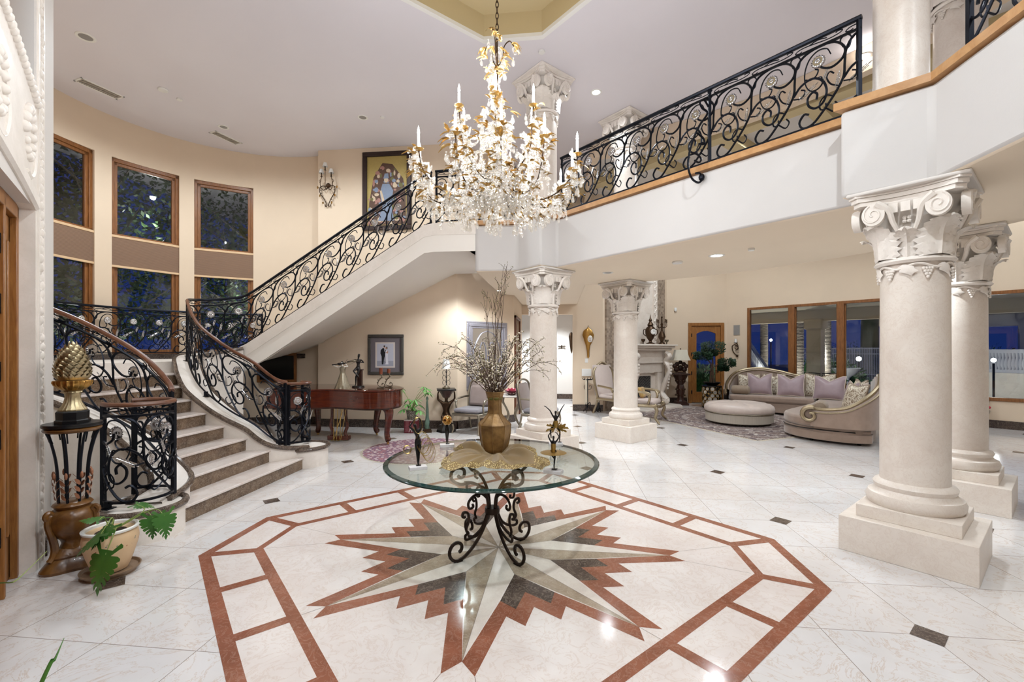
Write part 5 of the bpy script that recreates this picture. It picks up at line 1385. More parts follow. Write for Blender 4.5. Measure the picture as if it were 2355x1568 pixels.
for i, (px, py, hh, w_) in enumerate(ch2):
    q = fl(px, py, LZP)
    t = thing('candle_holder', ['taller scrolled leaf candle holder with a copper candle, on the piano lid', 'shorter scrolled leaf candle holder with a copper candle, at the right of the taller one'][i], 'candle holder', (q.x, q.y, LZP), 0, 'scrolled candle holders on the piano')
    z0 = .245 if i == 0 else .255
    b = MB(); b.box(-.065, .065, -.03, .03, 0, .012); b.tube(spline([(.02, 0, .06), (.03, 0, .09), (.06, 0, .08), (.07, 0, .04), (.03, 0, .018), (-.03, 0, .04), (-.06, 0, .09), (-.02, 0, .16), (.02, 0, .20), (.01, 0, z0)], 5), .009, 7)
    for (x, z) in ((-.06, .10), (-.05, .15), (-.01, .17), (.02, .2)): b.ball((x, 0, z), .016, 6, 4, (1.2, .5, .8))
    b.lathe([(.0001, z0), (.03, z0+.004), (.032, z0+.01), (.0001, z0+.008)], 14); b.build('scroll_stand', M['pewter'], t)
    b = MB(); b.lathe([(.0001, z0+.009), (.030, z0+.009), (.030, z0+.009+hh), (.0001, z0+.009+hh)], 16); b.build('candle', M['copper_candle'], t)
# wedding photograph
wp = thing('framed_photograph', 'framed wedding photograph of a couple with grey mat, on the wall above the piano', 'picture', (-3.76, YB, 1.14), 0)
b = MB(); W_, H_ = .80, .87
for a in ((-W_/2, W_/2, 0, .065), (-W_/2, W_/2, H_-.065, H_), (-W_/2, -W_/2+.065, .065, H_-.065), (W_/2-.065, W_/2, .065, H_-.065)): fbox(b, *a, .04)
plain('frame_grey', sc(92, 88, 84), .35, .4, .3, 20); plain('mat_grey', sc(120, 112, 116), .8, 0, .2, 120); plain('photo_bg', sc(196, 196, 208), .5, 0, .06); plain('photo_floor', sc(164, 164, 178), .5); plain('suit', sc(24, 24, 30), .6); plain('gown_white', sc(226, 224, 232), .6, 0, .06); plain('skin_tone', sc(196, 148, 124), .6, 0, .08); plain('hair_dark', sc(44, 32, 28), .6); plain('photo_rim', sc(220, 208, 200), .6)
b.build('frame', M['frame_grey'], wp, bevel=.01)
b = MB(); fbox(b, -.345, .345, .06, .81, .012); b.build('mat', M['mat_grey'], wp, smooth=False)
def pic(name, mat, pts, d, par=wp): b = MB(); pflat(b, pts, d); return b.build(name, M[mat], par, smooth=False)
pic('photo_rim', 'photo_rim', [(-.235, .155), (.205, .155), (.205, .70), (-.235, .70)], .0125)
pic('photo', 'photo_bg', [(-.20, .185), (.17, .185), (.17, .675), (-.20, .675)], .0130)
pic('photo_floor', 'photo_floor', [(-.20, .185), (.17, .185), (.17, .30), (-.20, .30)], .0132)
b = MB()
for P in ([(-.09, .225), (-.055, .225), (-.03, .40), (-.02, .23), (-.035, .23), (-.02, .23), (-.005, .25), (-.015, .44), (-.0, .53), (-.03, .575), (-.075, .575), (-.115, .53), (-.12, .46), (-.095, .40)],): pflat(b, P, .0136)
b.build('dark_suit', M['suit'], wp, smooth=False)
b = MB(); pflat(b, [(-.035, .575), (-.022, .575), (-.015, .50), (-.028, .50)], .0137); pflat(b, [(-.01, .225), (.06, .225), (.045, .36), (.052, .50), (.02, .54), (-.005, .50), (-.008, .40)], .0134); b.build('white_gown', M['gown_white'], wp, smooth=False)
b = MB(); pflat(b, ell(-.033, .60, .018, .024), .0138); pflat(b, ell(.005, .575, .016, .021), .0138); pflat(b, [(.03, .525), (.055, .50), (.045, .46), (.0, .475), (.0, .49), (.032, .485)], .0138); b.build('faces', M['skin_tone'], wp, smooth=False)
b = MB(); pflat(b, ell(-.031, .618, .021, .016), .0139); pflat(b, ell(.022, .58, .016, .03), .0137); b.build('hair', M['hair_dark'], wp, smooth=False)
# money tree on its printed box, obelisk figure
bx = thing('printed_box', 'dark red box printed with a white tower picture, under the small potted tree', 'box', (-3.03, 8.86, 0), .1)
plain('box_red', sc(110, 30, 42), .6, 0, .2, 12); plain('box_white', sc(214, 196, 192), .6); plain('pink_print', sc(168, 104, 108), .6)
b = MB(); b.box(-.125, .125, -.125, .125, 0, .245); b.build('box', M['box_red'], bx, bevel=.004)
b = MB(); b.box(-.13, .13, -.13, .13, .245, .26); b.build('lid', M['box_white'], bx, smooth=False)
b = MB()
pflat(b, [(-.035, .02), (-.02, .02), (-.008, .06), (.012, .06), (.024, .02), (.039, .02), (.010, .115), (.004, .205), (0, .205), (-.006, .115)], .1265); bt = b.build('tower_print', M['box_white'], bx, smooth=False)
b = MB(); rq = random.Random(2)
for i in range(16):
    z = .03+.013*i; 
    for s_ in (-1, 1):
        x = s_*rq.uniform(.055, .075); pflat(b, [(x-.035, z), (x+.035, z), (x+.035, z+.006), (x-.035, z+.006)], .1262)
b.build('text_lines', M['pink_print'], bx, smooth=False)
mt = thing('money_tree', 'small bright green tree in a patterned pot standing on the dark red box', 'potted plant', (-3.03, 8.86, .26), 0)
pp_ = NT('pot_pattern'); v = pp_.coord(1); vo = pp_.n('ShaderNodeTexVoronoi', {'Vector': v, 'Scale': 60.0}); pp_.set(pp_.mix(pp_.ramp(vo.outputs['Distance'], [(.3, 0.), (.5, 1.)]), sc(196, 188, 172), sc(96, 90, 80)), .5, .3); M['pot_pattern'] = pp_.mat
b = MB(); b.lathe([(.085, 0), (.10, .10), (.115, .185), (.108, .185), (.09, .17), (.0001, .165)], 20); b.build('pot', M['pot_pattern'], mt)
lt_ = NT('bright_leaf'); v = lt_.coord(1); lt_.set(lt_.mix(lt_.noise(v, 6, 3), sc(70, 148, 66), sc(140, 192, 110)), .4); M['bright_leaf'] = lt_.mat
rm_ = random.Random(6); b = MB(); lf = MB()
tips = [(-.05, -.1, .32), (.06, -.12, .26), (.16, 0, .30), (.30, .02, .62), (.36, -.05, .56), (.24, .06, .66), (-.24, .05, .62), (-.10, .1, .40), (.12, -.15, .42), (-.14, -.1, .22), (.2, -.1, .2)]
for tx_, ty_, tz_ in tips:
    b.tube(spline([(0, 0, .16), (tx_*.35, ty_*.35, .16+(tz_-.16)*.55), (tx_, ty_, tz_)], 5), [.009, .008, .008, .007, .006, .006, .005, .005, .004, .004, .003], 6)
    for k in range(7):
        a = 2*pi*k/7+rm_.uniform(-.2, .2); L = rm_.uniform(.11, .17); d = Vector((cos(a), sin(a), rm_.uniform(-.7, .2))).normalized(); s_ = d.cross(Vector((0, 0, 1))).normalized(); o_ = Vector((tx_, ty_, tz_))
        rows = [[o_+d*(L*t)+Vector((0, 0, -.05*t*t))-s_*w, o_+d*(L*t)+Vector((0, 0, -.05*t*t-.004)), o_+d*(L*t)+Vector((0, 0, -.05*t*t))+s_*w] for t, w in ((.08, .003), (.35, .016), (.62, .022), (.85, .014), (1, .001))]
        lf.grid(rows)
b.build('stems', M['stem_green'], mt); o = lf.build('foliage', M['bright_leaf'], mt, sharp=80)
ob = thing('tower_statuette', 'slim green bronze tower ornament on the floor, right of the red box', 'ornament', (-2.71, 8.87, 0), .4)
plain('verdigris', sc(112, 136, 120), .5, .3, .45, 30)
b = MB(); b.box(-.085, .085, -.085, .085, 0, .05); b.box(-.07, .07, -.07, .07, .05, .075); b.build('base', M['old_bronze'], ob, bevel=.004)
b = MB(); b.lathe([(.05, .075), (.048, .14), (.056, .20), (.04, .26), (.034, .30), (.026, .50), (.020, .62), (.014, .64), (.022, .66), (.026, .69), (.018, .72), (.0001, .735)], 8, fn=lambda r, a, z: r*(1+.1*sin(5*a+30*z))); b.build('tower', M['verdigris'], ob)
# figure pedestal with lamp
ap = thing('figure_pedestal', 'dark carved pedestal in the form of a kneeling figure, beside the grey armchair', 'pedestal', (-2.34, 8.98, 0), .3)
b = MB(); b.lathe([(.20, 0), (.19, .05), (.15, .10), (.12, .14), (.0001, .14)], 6); b.build('base', M['ebony'], ap, sharp=20)
J, B_ = body(pose(pelvis=(0, .02, .24), waist=(0, .03, .36), chest=(0, .0, .50), neck=(0, -.02, .62), head=(0, -.04, .68), crown=(0, -.03, .74), ls=(-.10, 0, .56), le=(-.20, -.02, .64), lw=(-.20, -.02, .78), lf=(-.18, -.02, .84), rs=(.10, 0, .56), re=(.20, -.02, .64), rw=(.20, -.02, .78), rf=(.18, -.02, .84),
    lh=(-.07, 0, .22), lk=(-.10, -.14, .24), la=(-.09, -.04, .08), lt=(-.09, -.12, .02), rh=(.07, 0, .22), rk=(.10, -.14, .20), ra=(.10, 0, .06), rt=(.10, .08, .02)), .85); J = [(a, b_, c+.12, r*1.45) for a, b_, c, r in J]; skin('figure', 'old_bronze', ap, J, B_)
b = MB(); b.lathe([(.07, .70), (.10, .76), (.14, .82), (.16, .85)], 8, caps=True); b.build('capital', M['dark_wood'], ap)
b = MB(); b.box(-.19, .19, -.19, .19, .85, .885); b.build('top', M['ebony'], ap, bevel=.008)
def table_lamp(label, x, y, z, rz=0):
    t = thing('table_lamp', label, 'lamp', (x, y, z), rz)
    b = MB(); b.lathe([(.0001, 0), (.08, 0), (.08, .02), (.05, .04), (.03, .06), (.0001, .06)], 20); b.build('base', M['pewter'], t)
    b = MB(); b.tube([(0, 0, .05), (0, 0, .46)], .008, 8)
    for s_ in (-1, 1):
        for z_ in (.12, .22, .32): b.tube([(s_*(.01+.035*(1-cos(a))), 0, z_+.05*sin(a)) for a in [i*.45 for i in range(11)]], .004, 5)
    b.build('stem', M['iron'], t)
    b = MB(); b.lathe([(.095, .40), (.055, .60), (.054, .60), (.093, .40)], 24, caps=False); b.build('lamp_shade', M['white_paint'], t)
    b = MB(); b.ball((0, 0, .62), .012, 8, 6); b.build('finial', M['pewter'], t); return t
table_lamp('small lamp with white shade and curled iron stem, on the dark figure pedestal', -2.34, 8.98, .885)
# armchairs
fabric('grey_velvet', sc(150, 146, 150), sc(122, 118, 124)); fabric('taupe_cloth', sc(160, 144, 138), sc(140, 124, 118)); metal('silver_leaf', sc(176, 166, 148), .4, .4, 40, .3)
def armchair(label, x, y, rz, grp='silver framed armchairs'):
    t = thing('armchair', label, 'armchair', (x, y, 0), rz, grp)
    for sx_ in (-1, 1):
        b = MB(); b.tube(spline([(sx_*.30, -.30, .38), (sx_*.315, -.32, .25), (sx_*.29, -.30, .10), (sx_*.31, -.33, .0)], 4), [.026-.001*i for i in range(13)], 8); b.build('leg', M['silver_leaf'], t)
        b = MB(); b.tube(spline([(sx_*.28, .28, .40), (sx_*.29, .32, .2), (sx_*.29, .38, .0)], 4), .02, 8); b.build('leg', M['silver_leaf'], t)
        b = MB(); b.tube(spline([(sx_*.31, .30, .70), (sx_*.34, .1, .69), (sx_*.35, -.10, .665), (sx_*.345, -.16, .63), (sx_*.33, -.12, .60)], 4), .020, 8); b.tube(spline([(sx_*.34, -.09, .65), (sx_*.32, -.16, .55), (sx_*.31, -.12, .40)], 4), .018, 8); b.build('arm', M['silver_leaf'], t)
    b = MB(); b.box(-.32, .32, -.32, .30, .35, .41); b.build('seat_rail', M['silver_leaf'], t, bevel=.015)
    b = MB(); b.box(-.30, .30, -.31, .27, .41, .50); b.build('seat', M['grey_velvet'], t, bevel=.045)
    b = MB(); pts = [(-.30, .28, .42), (-.315, .33, .75), (-.27, .38, 1.0), (0, .40, 1.07), (.27, .38, 1.0), (.315, .33, .75), (.30, .28, .42)]; b.tube(spline(pts, 5), .022, 8); b.build('back_frame', M['silver_leaf'], t)
    b = MB(); rows = [[(x_*(1-.12*max(0, u-.6)), .30+.09*u-.03*(1-(x_/.3)**2)+dy, .46+.56*u) for x_ in (-.29, -.15, 0, .15, .29)] for u in (0, .25, .5, .75, .95) for dy in (0,)]
    b.grid(rows); b.grid([[Vector(p)+Vector((0, .05, 0)) for p in r] for r in rows][::-1]); b.build('backrest', M['taupe_cloth'], t); return t
ac = armchair('grey velvet armchair with silver wooden frame, facing the room left of the flower vase', -1.78, 9.02, -.35)
b = MB(); b.box(-.24, .24, -.06, .06, 0, .42); o = b.build('cushion', M['taupe_cloth'], None, bevel=.05); o.location = (-1.70, 9.22, .515); o.rotation_euler = (RAD(-12), 0, -.35); tag(o, 'taupe cushion with fringed edge leaning on the back of the grey armchair', 'cushion')
dupc = dup(ac, (-.42, 9.10, 0), 1.25, 'grey velvet armchair partly hidden behind the centre column')
ct = thing('side_table', 'silver scrolled side table with a pale top between the two grey armchairs', 'table', (-1.05, 9.55, 0), .2)
b = MB(); b.lathe([(.0001, .68), (.30, .68), (.33, .695), (.33, .71), (.0001, .71)], 32, fn=lambda r, a, z: r*(1+.03*cos(8*a))); b.build('top', M['stone_white'], ct)
for k in range(4):
    a = pi/4+k*pi/2; b = MB(); b.tube([(r*cos(a), r*sin(a), z) for r, z in sp2([(.26, .68), (.28, .58), (.16, .42), (.10, .28), (.20, .10), (.30, .02), (.33, .06)], 4)], .022, 7); b.build('leg', M['silver_leaf'], ct)
lo_ = thing('lotus_bowl', 'pink glass lotus flower dish on the silver side table, right of the vase neck', 'ornament', (-1.05, 9.55, .71), 0)
plain('lotus_pink', sc(222, 112, 134), .25, 0, .35, 14); plain('lotus_dark', sc(110, 84, 82), .3, .3, .2)
for ring, (n_, r0, L, el, m_) in enumerate(((8, .07, .17, .22, 'lotus_dark'), (9, .05, .13, .55, 'lotus_pink'), (6, .03, .10, .95, 'lotus_pink'))):
    for k in range(n_):
        a = 2*pi*k/n_+ring*.3; b = MB(); rows = []
        for t, w in ((0, .02), (.35, .045), (.7, .042), (1, .004)):
            rr_ = r0+L*t*cos(el); zz = .02+L*t*sin(el)+.02*ring
            rows.append([((rr_)*cos(a)-q*w*sin(a), rr_*sin(a)+q*w*cos(a), zz+abs(q)*.012) for q in (-1, 0, 1)])
        b.grid(rows); b.build('petal', M[m_], lo_)
b = MB(); b.lathe([(.0001, 0), (.07, 0), (.09, .02), (.0001, .035)], 16); b.build('dish', M['lotus_dark'], lo_)
# framed mirror on the angled wall
mr = thing('framed_mirror', 'tall ornate silver framed mirror on the angled wall behind the branches', 'mirror', (-1.64, 9.868, .80), RAD(45))
b = MB(); W_, H_ = 1.10, 1.50
for i, (w0, t_) in enumerate(((0, .03), (.05, .05), (.11, .035))):
    w1 = (.05, .11, .15)[i]
    for a in ((-W_/2+w0, W_/2-w0, w0, w1), (-W_/2+w0, W_/2-w0, H_-w1, H_-w0), (-W_/2+w0, -W_/2+w1, w1, H_-w1), (W_/2-w1, W_/2-w0, w1, H_-w1)): fbox(b, *a, t_)
plain('silver_frame', sc(182, 178, 186), .4, .5, .45, 60, .5); b.build('frame', M['silver_frame'], mr, bevel=.008)
mi = NT('mirror'); mi.set((.80, .84, .92, 1), .04, 1.0); M['mirror'] = mi.mat
b = MB(); fbox(b, -W_/2+.14, W_/2-.14, .14, H_-.14, .012); b.build('mirror_glass', M['mirror'], mr, smooth=False)
b = MB()
for s_ in (-1, 1):
    b.tube([(s_*(.12+.09*cos(a)), -.02, .75+.30*sin(a)) for a in [2*pi*i/20 for i in range(20)]], .012, 5, closed=True); b.tube(spline([(s_*.36, -.02, .2), (s_*.25, -.02, .45), (s_*.38, -.02, .8), (s_*.2, -.02, 1.2), (0, -.02, 1.3)], 4), .012, 5)
b.build('tracery', M['silver_frame'], mr)
# passage door
b = MB(); b.box(-1.13, -1.055, 10.53, 10.60, 0, 2.50); b.box(-1.13, -1.055, 11.66, 11.73, 0, 2.50); b.box(-1.13, -1.055, 10.53, 11.73, 2.43, 2.50); d2 = struct('door_2', b, M['jamb_wood'], bevel=.006)
b = MB(); b.box(-1.19, -1.15, 10.60, 11.66, .01, 2.43); l = struct('door_leaf', b, M['jamb_wood'], d2, bevel=.004)
b = MB(); b.ball((-1.10, 11.55, 1.05), .03, 10, 8); struct('knob', b, M['brass'], l)
# hall decorations
hd = thing('wall_ornament', 'small bronze dragonfly ornament on the lit wall at the end of the hall', 'wall decoration', tuple(on_y(1291, 797, 15.58)), 0, 'hall wall ornaments')
b = MB()
for s_ in (-1, 1):
    for dz in (.03, -.01): gilt_leaf(b, (0, -.02, dz), (s_, -.1, .2 if dz > 0 else -.1), .15, .03, .05)
b.ball((0, -.02, 0), .03, 8, 6, (.7, .7, 2.4)); b.build('ornament', M['old_bronze'], hd, sharp=80)
hb = thing('hall_mask', 'slim dark ornament hanging at the right end of the hall wall', 'wall decoration', tuple(on_y(1314, 790, 15.58)), 0, 'hall wall ornaments')
b = MB(); b.lathe([(.0001, -.35), (.03, -.25), (.05, -.1), (.07, .1), (.09, .25), (.05, .36), (.0001, .4)], 12, sy=.3); b.build('ornament', M['old_bronze'], hb)
# gold mask, switch, candle stand, cat on the hall wall
YH = 12.55
gmk = thing('jester_mask', 'long gold jester mask with a white face, right of the hall opening', 'mask', (.745, YH, 1.86), 0)
b = MB(); b.lathe([(.004, -.40), (.03, -.37), (.035, -.2), (.06, -.05), (.12, .1), (.15, .24), (.11, .36), (.03, .42), (.004, .46)], 20, (0, -.03, 0), sy=.35, fn=lambda r, a, z: r*(1+.12*sin(5*a+14*z))); b.build('gold_hood', M['gold'], gmk)
b = MB(); b.ball((.05, -.07, .13), .085, 16, 10, (.8, .4, 1.15)); fc = b.build('face', M['white_paint'], gmk)
b = MB()
for s_ in (-1, 1): b.ball((.05+s_*.025, -.108, .155), .011, 6, 4, (1.4, .5, .6))
b.tube([(.02, -.105, .095), (.035, -.11, .08), (.05, -.112, .075), (.065, -.11, .08), (.08, -.105, .095)], .005, 5); b.ball((.05, -.112, .125), .012, 6, 4, (.8, 1, 1.4)); b.build('features', M['copper_leaf'], fc)
b = MB(); b.tube([(0, -.03, .46), (0, -.03, .50)], .006, 5); b.build('hook', M['iron'], gmk)
b = MB(); b.box(-.04, .04, -.012, 0, -.06, .06); o = b.build('light_switch', M['white_plastic'], None, bevel=.003); o.location = (.70, YH, 1.39); tag(o, 'white light switch plate on the wall below the gold mask', 'switch')
b = MB(); b.box(-.13, .13, -.05, 0, -.10, .10); b.box(.06, .075, -.055, -.05, -.02, .01); o = b.build('thermostat_panel', M['white_plastic'], None, bevel=.006); o.location = (.70, YH, 1.06); tag(o, 'square white wall panel behind the top of the iron candle stand', 'wall panel')
cs = thing('candle_stand', 'tall black iron candle stand in front of the wall right of the hall', 'candle stand', (.72, 12.30, 0), .2)
b = MB(); b.tube([(0, 0, .12), (0, 0, .86)], .012, 8); b.build('pole', M['iron'], cs)
for k in range(3):
    a = 2*pi*k/3; b = MB(); b.tube([(r*cos(a), r*sin(a), z) for r, z in sp2([(.01, .22), (.06, .26), (.08, .20), (.05, .12), (.10, .05), (.17, .0)], 4)], .009, 6); b.build('leg', M['iron'], cs)
b = MB(); b.lathe([(.0001, .86), (.12, .87), (.14, .89), (.12, .875)], 16)
for k in range(10): a = 2*pi*k/10; b.tube([(.13*cos(a), .13*sin(a), .88), (.14*cos(a), .14*sin(a), .91), (.125*cos(a), .125*sin(a), .93)], .006, 5)
for s_ in (-1, 1): b.tube(spline([(0, 0, .60), (s_*.08, 0, .62), (s_*.10, 0, .70), (s_*.05, 0, .72), (s_*.06, 0, .67)], 4), .006, 5)
b.build('dish', M['iron'], cs)
tsl = MB()
for i in range(9): tsl.tube(spline([(-.09+.006*i, -.1, .90), (-.10+.007*i, -.11, .6), (-.11+.009*i, -.10, .22+.01*(i % 3))], 3), .003, 4)
tsl.build('tassel', M['blossom'], cs)
ca = thing('cat_figurine', 'small dark cat statuette sitting on the floor by the baseboard near the fireplace', 'figurine', (1.0, 12.28, 0), .3)
skin('body', 'ebony', ca, [(0, .03, .05, .05), (0, 0, .13, .045), (0, -.02, .20, .035), (0, -.04, .26, .034), (0, -.07, .255, .018), (-.03, -.06, .10, .018), (-.03, -.08, .015, .014), (.03, -.06, .10, .018), (.03, -.08, .015, .014), (0, .08, .03, .02), (.06, .10, .02, .012)], [(0, 1), (1, 2), (2, 3), (3, 4), (1, 5), (5, 6), (1, 7), (7, 8), (0, 9), (9, 10)])
b = MB()
for s_ in (-1, 1): b.lathe([(.013, 0), (.0001, .035)], 6, (s_*.02, -.035, .285))
b.build('ears', M['ebony'], ca); b = MB(); b.lathe([(.0001, 0), (.055, 0), (.06, .01), (.03, .09), (.0001, .13)], 10, (-.12, .03, 0)); b.build('kitten', M['old_bronze'], ca)
# round rug under the piano
rg_ = NT('round_rug'); v = rg_.coord(1); sx2 = rg_.n('ShaderNodeSeparateXYZ', {'Vector': v}); rad_ = rg_.math('SQRT', rg_.math('ADD', rg_.math('MULTIPLY', sx2.outputs[0], sx2.outputs[0]), rg_.math('MULTIPLY', sx2.outputs[1], sx2.outputs[1])))
vo = rg_.n('ShaderNodeTexVoronoi', {'Vector': v, 'Scale': 15.0}); n_ = rg_.noise(v, 60, 3, .7)
pat = rg_.ramp(vo.outputs['Distance'], [(.22, sc(214, 202, 196)), (.38, sc(196, 178, 172)), (.44, sc(132, 66, 76)), (.58, sc(64, 60, 104)), (.75, sc(150, 92, 96))]); band = rg_.ramp(rg_.math('FRACT', rg_.math('MULTIPLY', rad_, 5.2)), [(.0, 0.), (.08, 1.), (.5, .2), (.6, 1.), (1, .4)])
rg_.set(rg_.mix(rg_.math('MULTIPLY', n_, .35), rg_.mix(rg_.math('MULTIPLY', band, .45), pat, sc(118, 70, 82)), sc(190, 176, 178)), .9, spec=.1); rg_.bump(n_, .3, .004); M['round_rug'] = rg_.mat
ru = thing('round_rug', 'round red and blue patterned rug with pale fringe, under the front leg of the piano', 'rug', (-2.30, 7.28, 0), 0)
b = MB(); b.lathe([(.95, .002), (.955, .008), (.0001, .010)], 64, caps=False); b.build('carpet', M['round_rug'], ru)
b = MB()
for k in range(200): a = 2*pi*k/200; b.add([(.945*cos(a), .945*sin(a), .004), (1.0*cos(a+.006), 1.0*sin(a+.006), .002), (1.0*cos(a+.02), 1.0*sin(a+.02), .002), (.945*cos(a+.02), .945*sin(a+.02), .004)], [(0, 1, 2, 3)])
b.build('fringe', M['blossom'], ru, smooth=False)
# picture on the stair wall below the landing
q0, q1 = cw(108, CR-.02), cw(98, CR-.02)
us = thing('framed_picture', 'dark picture in a brown frame on the wall under the stair landing', 'picture', (-6.35, 9.44, .95), RAD(14))
b = MB()
for a in ((-.42, .42, 0, .06), (-.42, .42, .60, .66), (-.42, -.36, .06, .60), (.36, .42, .06, .60)): fbox(b, *a, .04)
b.build('frame', M['window_wood'], us, bevel=.006); b = MB(); fbox(b, -.37, .37, .05, .61, .015); b.build('picture', M['ebony'], us, smooth=False)
# ================================================================== GREAT ROOM
def diag_frame(x, y, rz): return Matrix.Translation((x, y, 0)) @ Matrix.Rotation(rz, 4, 'Z')
# ---------------- fireplace, built in its own frame: +x along the wall, -y into the room
tm = NT('stone_tile'); v = tm.coord(1); br_ = tm.n('ShaderNodeTexBrick', {'Vector': v, 'Scale': 7.0, 'Color1': sc(172, 154, 136), 'Color2': sc(128, 112, 98), 'Mortar': sc(150, 136, 122), 'Mortar Size': .012, 'Brick Width': .55, 'Row Height': .42})
mp = v.node; mp.inputs['Rotation'].default_value = (RAD(90), 0, 0)
tm.set(br_.outputs['Color'], .6); tm.bump(br_.outputs['Color'], .5, .01); M['stone_tile'] = tm.mat
FX, FY = 2.22, 13.63
fp = thing('fireplace', 'carved cream stone fireplace with tiled side strips on the angled wall behind the column', 'fireplace', (FX, FY, 0), RAD(45))
for x0, x1 in ((-1.42, -1.02), (.92, 1.44)):
    b = MB(); b.box(x0, x1, -.05, 0, 0, 4.2); b.build('tile_strip', M['stone_tile'], fp, smooth=False)
b = MB(); b.box(-1.02, .92, -.08, 0, 1.85, 4.2); b.build('overmantel', M['stone'], fp, smooth=False)
b = MB()
for k in range(14): b.box(-.7, .7, -.083, -.0795, 1.9+.45*k, 1.904+.45*k) if k < 5 else None
for x0 in (-.95, .82):
    b.box(x0-.10, x0+.10, -.12, -.07, 1.85, 4.2)
    for k in range(46):
        z = 1.92+k*.05; b.ball((x0+.045*sin(k*1.3), -.125, z), .042, 6, 5, (1, .7, 1))
b.build('carved_strip', M['stone'], fp)
b = MB()
for x0, x1, y, z0, z1 in ((-1.12, 1.12, -.70, 1.80, 1.85), (-1.06, 1.06, -.64, 1.74, 1.80), (-1.0, 1.0, -.56, 1.67, 1.74)): b.box(x0, x1, y, 0, z0, z1)
b.build('mantel_shelf', M['stone'], fp, bevel=.012)
b = MB(); b.box(-.92, .92, -.40, 0, 1.30, 1.67); b.box(-.95, .95, -.43, 0, 1.30, 1.35); b.build('frieze', M['stone'], fp, bevel=.006)
b = MB(); pts = [(x, .98+.30*0+.06*abs(sin(x*5.2))+.03*cos(x*10.4)) for x in [-.80+1.6*i/32 for i in range(33)]]
b.grid([[(x, -.36, z) for x, z in pts], [(x, -.36, 1.32) for x, z in pts]]); b.grid([[(x, -.36, z) for x, z in pts], [(x, -.25, z) for x, z in pts]]); b.build('apron', M['stone'], fp)
for s_ in (-1, 1):
    b = MB(); b.box(s_*.76-.16, s_*.76+.16, -.34, 0, .06, 1.30); b.build('jamb', M['stone'], fp, bevel=.006)
    b = MB(); b.tube(spline([(s_*.78, -.50, 1.62), (s_*.80, -.60, 1.50), (s_*.78, -.48, 1.36), (s_*.80, -.56, 1.22), (s_*.80, -.60, 1.05), (s_*.80, -.46, .70), (s_*.80, -.36, .42), (s_*.80, -.46, .26), (s_*.80, -.56, .20)], 5), [.055+.022*abs(sin(q*.32)) for q in range(41)], 10, flat=1.5)
    for k in range(9): b.ball((s_*.80, -.66+.014*k*(1 if k > 3 else .2), 1.26-.09*k), .045-.002*k, 7, 5, (1.5, .6, 1.1))
    b.ball((s_*.80, -.48, .17), .11, 12, 8, (1, 1.1, 1)); b.build('scroll_bracket', M['stone'], fp)
b = MB(); b.box(-.62, .62, -.20, -.18, .06, 1.10); b.box(-.62, -.40, -.24, -.18, .06, 1.1); b.box(.40, .62, -.24, -.18, .06, 1.1); b.box(-.62, .62, -.24, -.18, .92, 1.1); b.build('surround', M['stone'], fp, smooth=False)
hb_ = NT('herringbone'); v = hb_.coord(1); w1 = hb_.n('ShaderNodeTexWave', {'Vector': v, 'Scale': 8.0, 'Distortion': 0.0}, bands_direction='DIAGONAL'); hb_.set(hb_.mix(w1.outputs['Fac'], sc(96, 92, 90), sc(44, 42, 42)), .8); M['herringbone'] = hb_.mat
b = MB(); b.box(-.40, .40, -.215, -.205, .06, .92); b.build('firebox', M['herringbone'], fp, smooth=False)
b = MB()
for i in range(9):
    for s_ in (-1, 1):
        for x0 in (-.2, .2): b.beam((x0, -.22, .10+.09*i), (x0+s_*.19, -.22, .24+.09*i), .004, .006)
b.build('herringbone_joints', M['iron'], fp)
b = MB(); b.prism([(-1.15, 0), (-1.15, -.75), (-.85, -1.0), (.85, -1.0), (1.15, -.75), (1.15, 0)][::-1], 0, .06); b.build('hearth', M['stone'], fp, bevel=.01)
def on_fp(x, y, z): p = Matrix.Rotation(RAD(45), 4, 'Z') @ Vector((x, y, z)); return (p.x+FX, p.y+FY, z)
ck = thing('mantel_clock', 'dark urn shaped clock with a white dial on the mantel shelf', 'clock', on_fp(.10, -.42, 1.85), .2)
b = MB(); b.lathe([(.0001, 0), (.13, 0), (.12, .03), (.05, .06), (.04, .10), (.10, .18), (.14, .30), (.15, .40), (.12, .48), (.07, .53), (.09, .56), (.06, .62), (.03, .66), (.05, .70), (.02, .76), (.006, .86), (.0001, .90)], 20, fn=lambda r, a, z: r*(1+.04*sin(8*a))); b.build('urn', M['old_bronze'], ck)
b = MB(); b.lathe([(.0001, .012), (.07, .012), (.08, 0)], 20); b.v = [(a+.03, -.15-z, q+.36) for a, q, z in b.v]; dl = b.build('dial', M['white_paint'], ck)
b = MB(); b.beam((.03, -.165, .36), (.03, -.165, .41), .006, .004); b.beam((.03, -.165, .36), (.065, -.165, .37), .006, .004)
for k in range(12): b.cbox((.03+.058*sin(k*pi/6), -.163, .36+.058*cos(k*pi/6)), (.006, .003, .012)); 
b.build('hands', M['iron'], dl)
for s_ in (-1, 1): b = MB(); b.tube(spline([(s_*.12, 0, .44), (s_*.20, 0, .42), (s_*.20, 0, .30), (s_*.13, 0, .24)], 5), .012, 6); b.build('handle', M['old_bronze'], ck)
cd = thing('candelabrum', 'dark branched candelabrum at the right end of the mantel shelf', 'candelabrum', on_fp(.78, -.36, 1.85), 0)
b = MB(); b.lathe([(.0001, 0), (.11, 0), (.10, .03), (.04, .08), (.06, .14), (.11, .22), (.09, .32), (.03, .42), (.025, .55), (.04, .60), (.02, .66), (.02, .80), (.035, .84), (.0001, .84)], 18); b.build('stem', M['old_bronze'], cd)
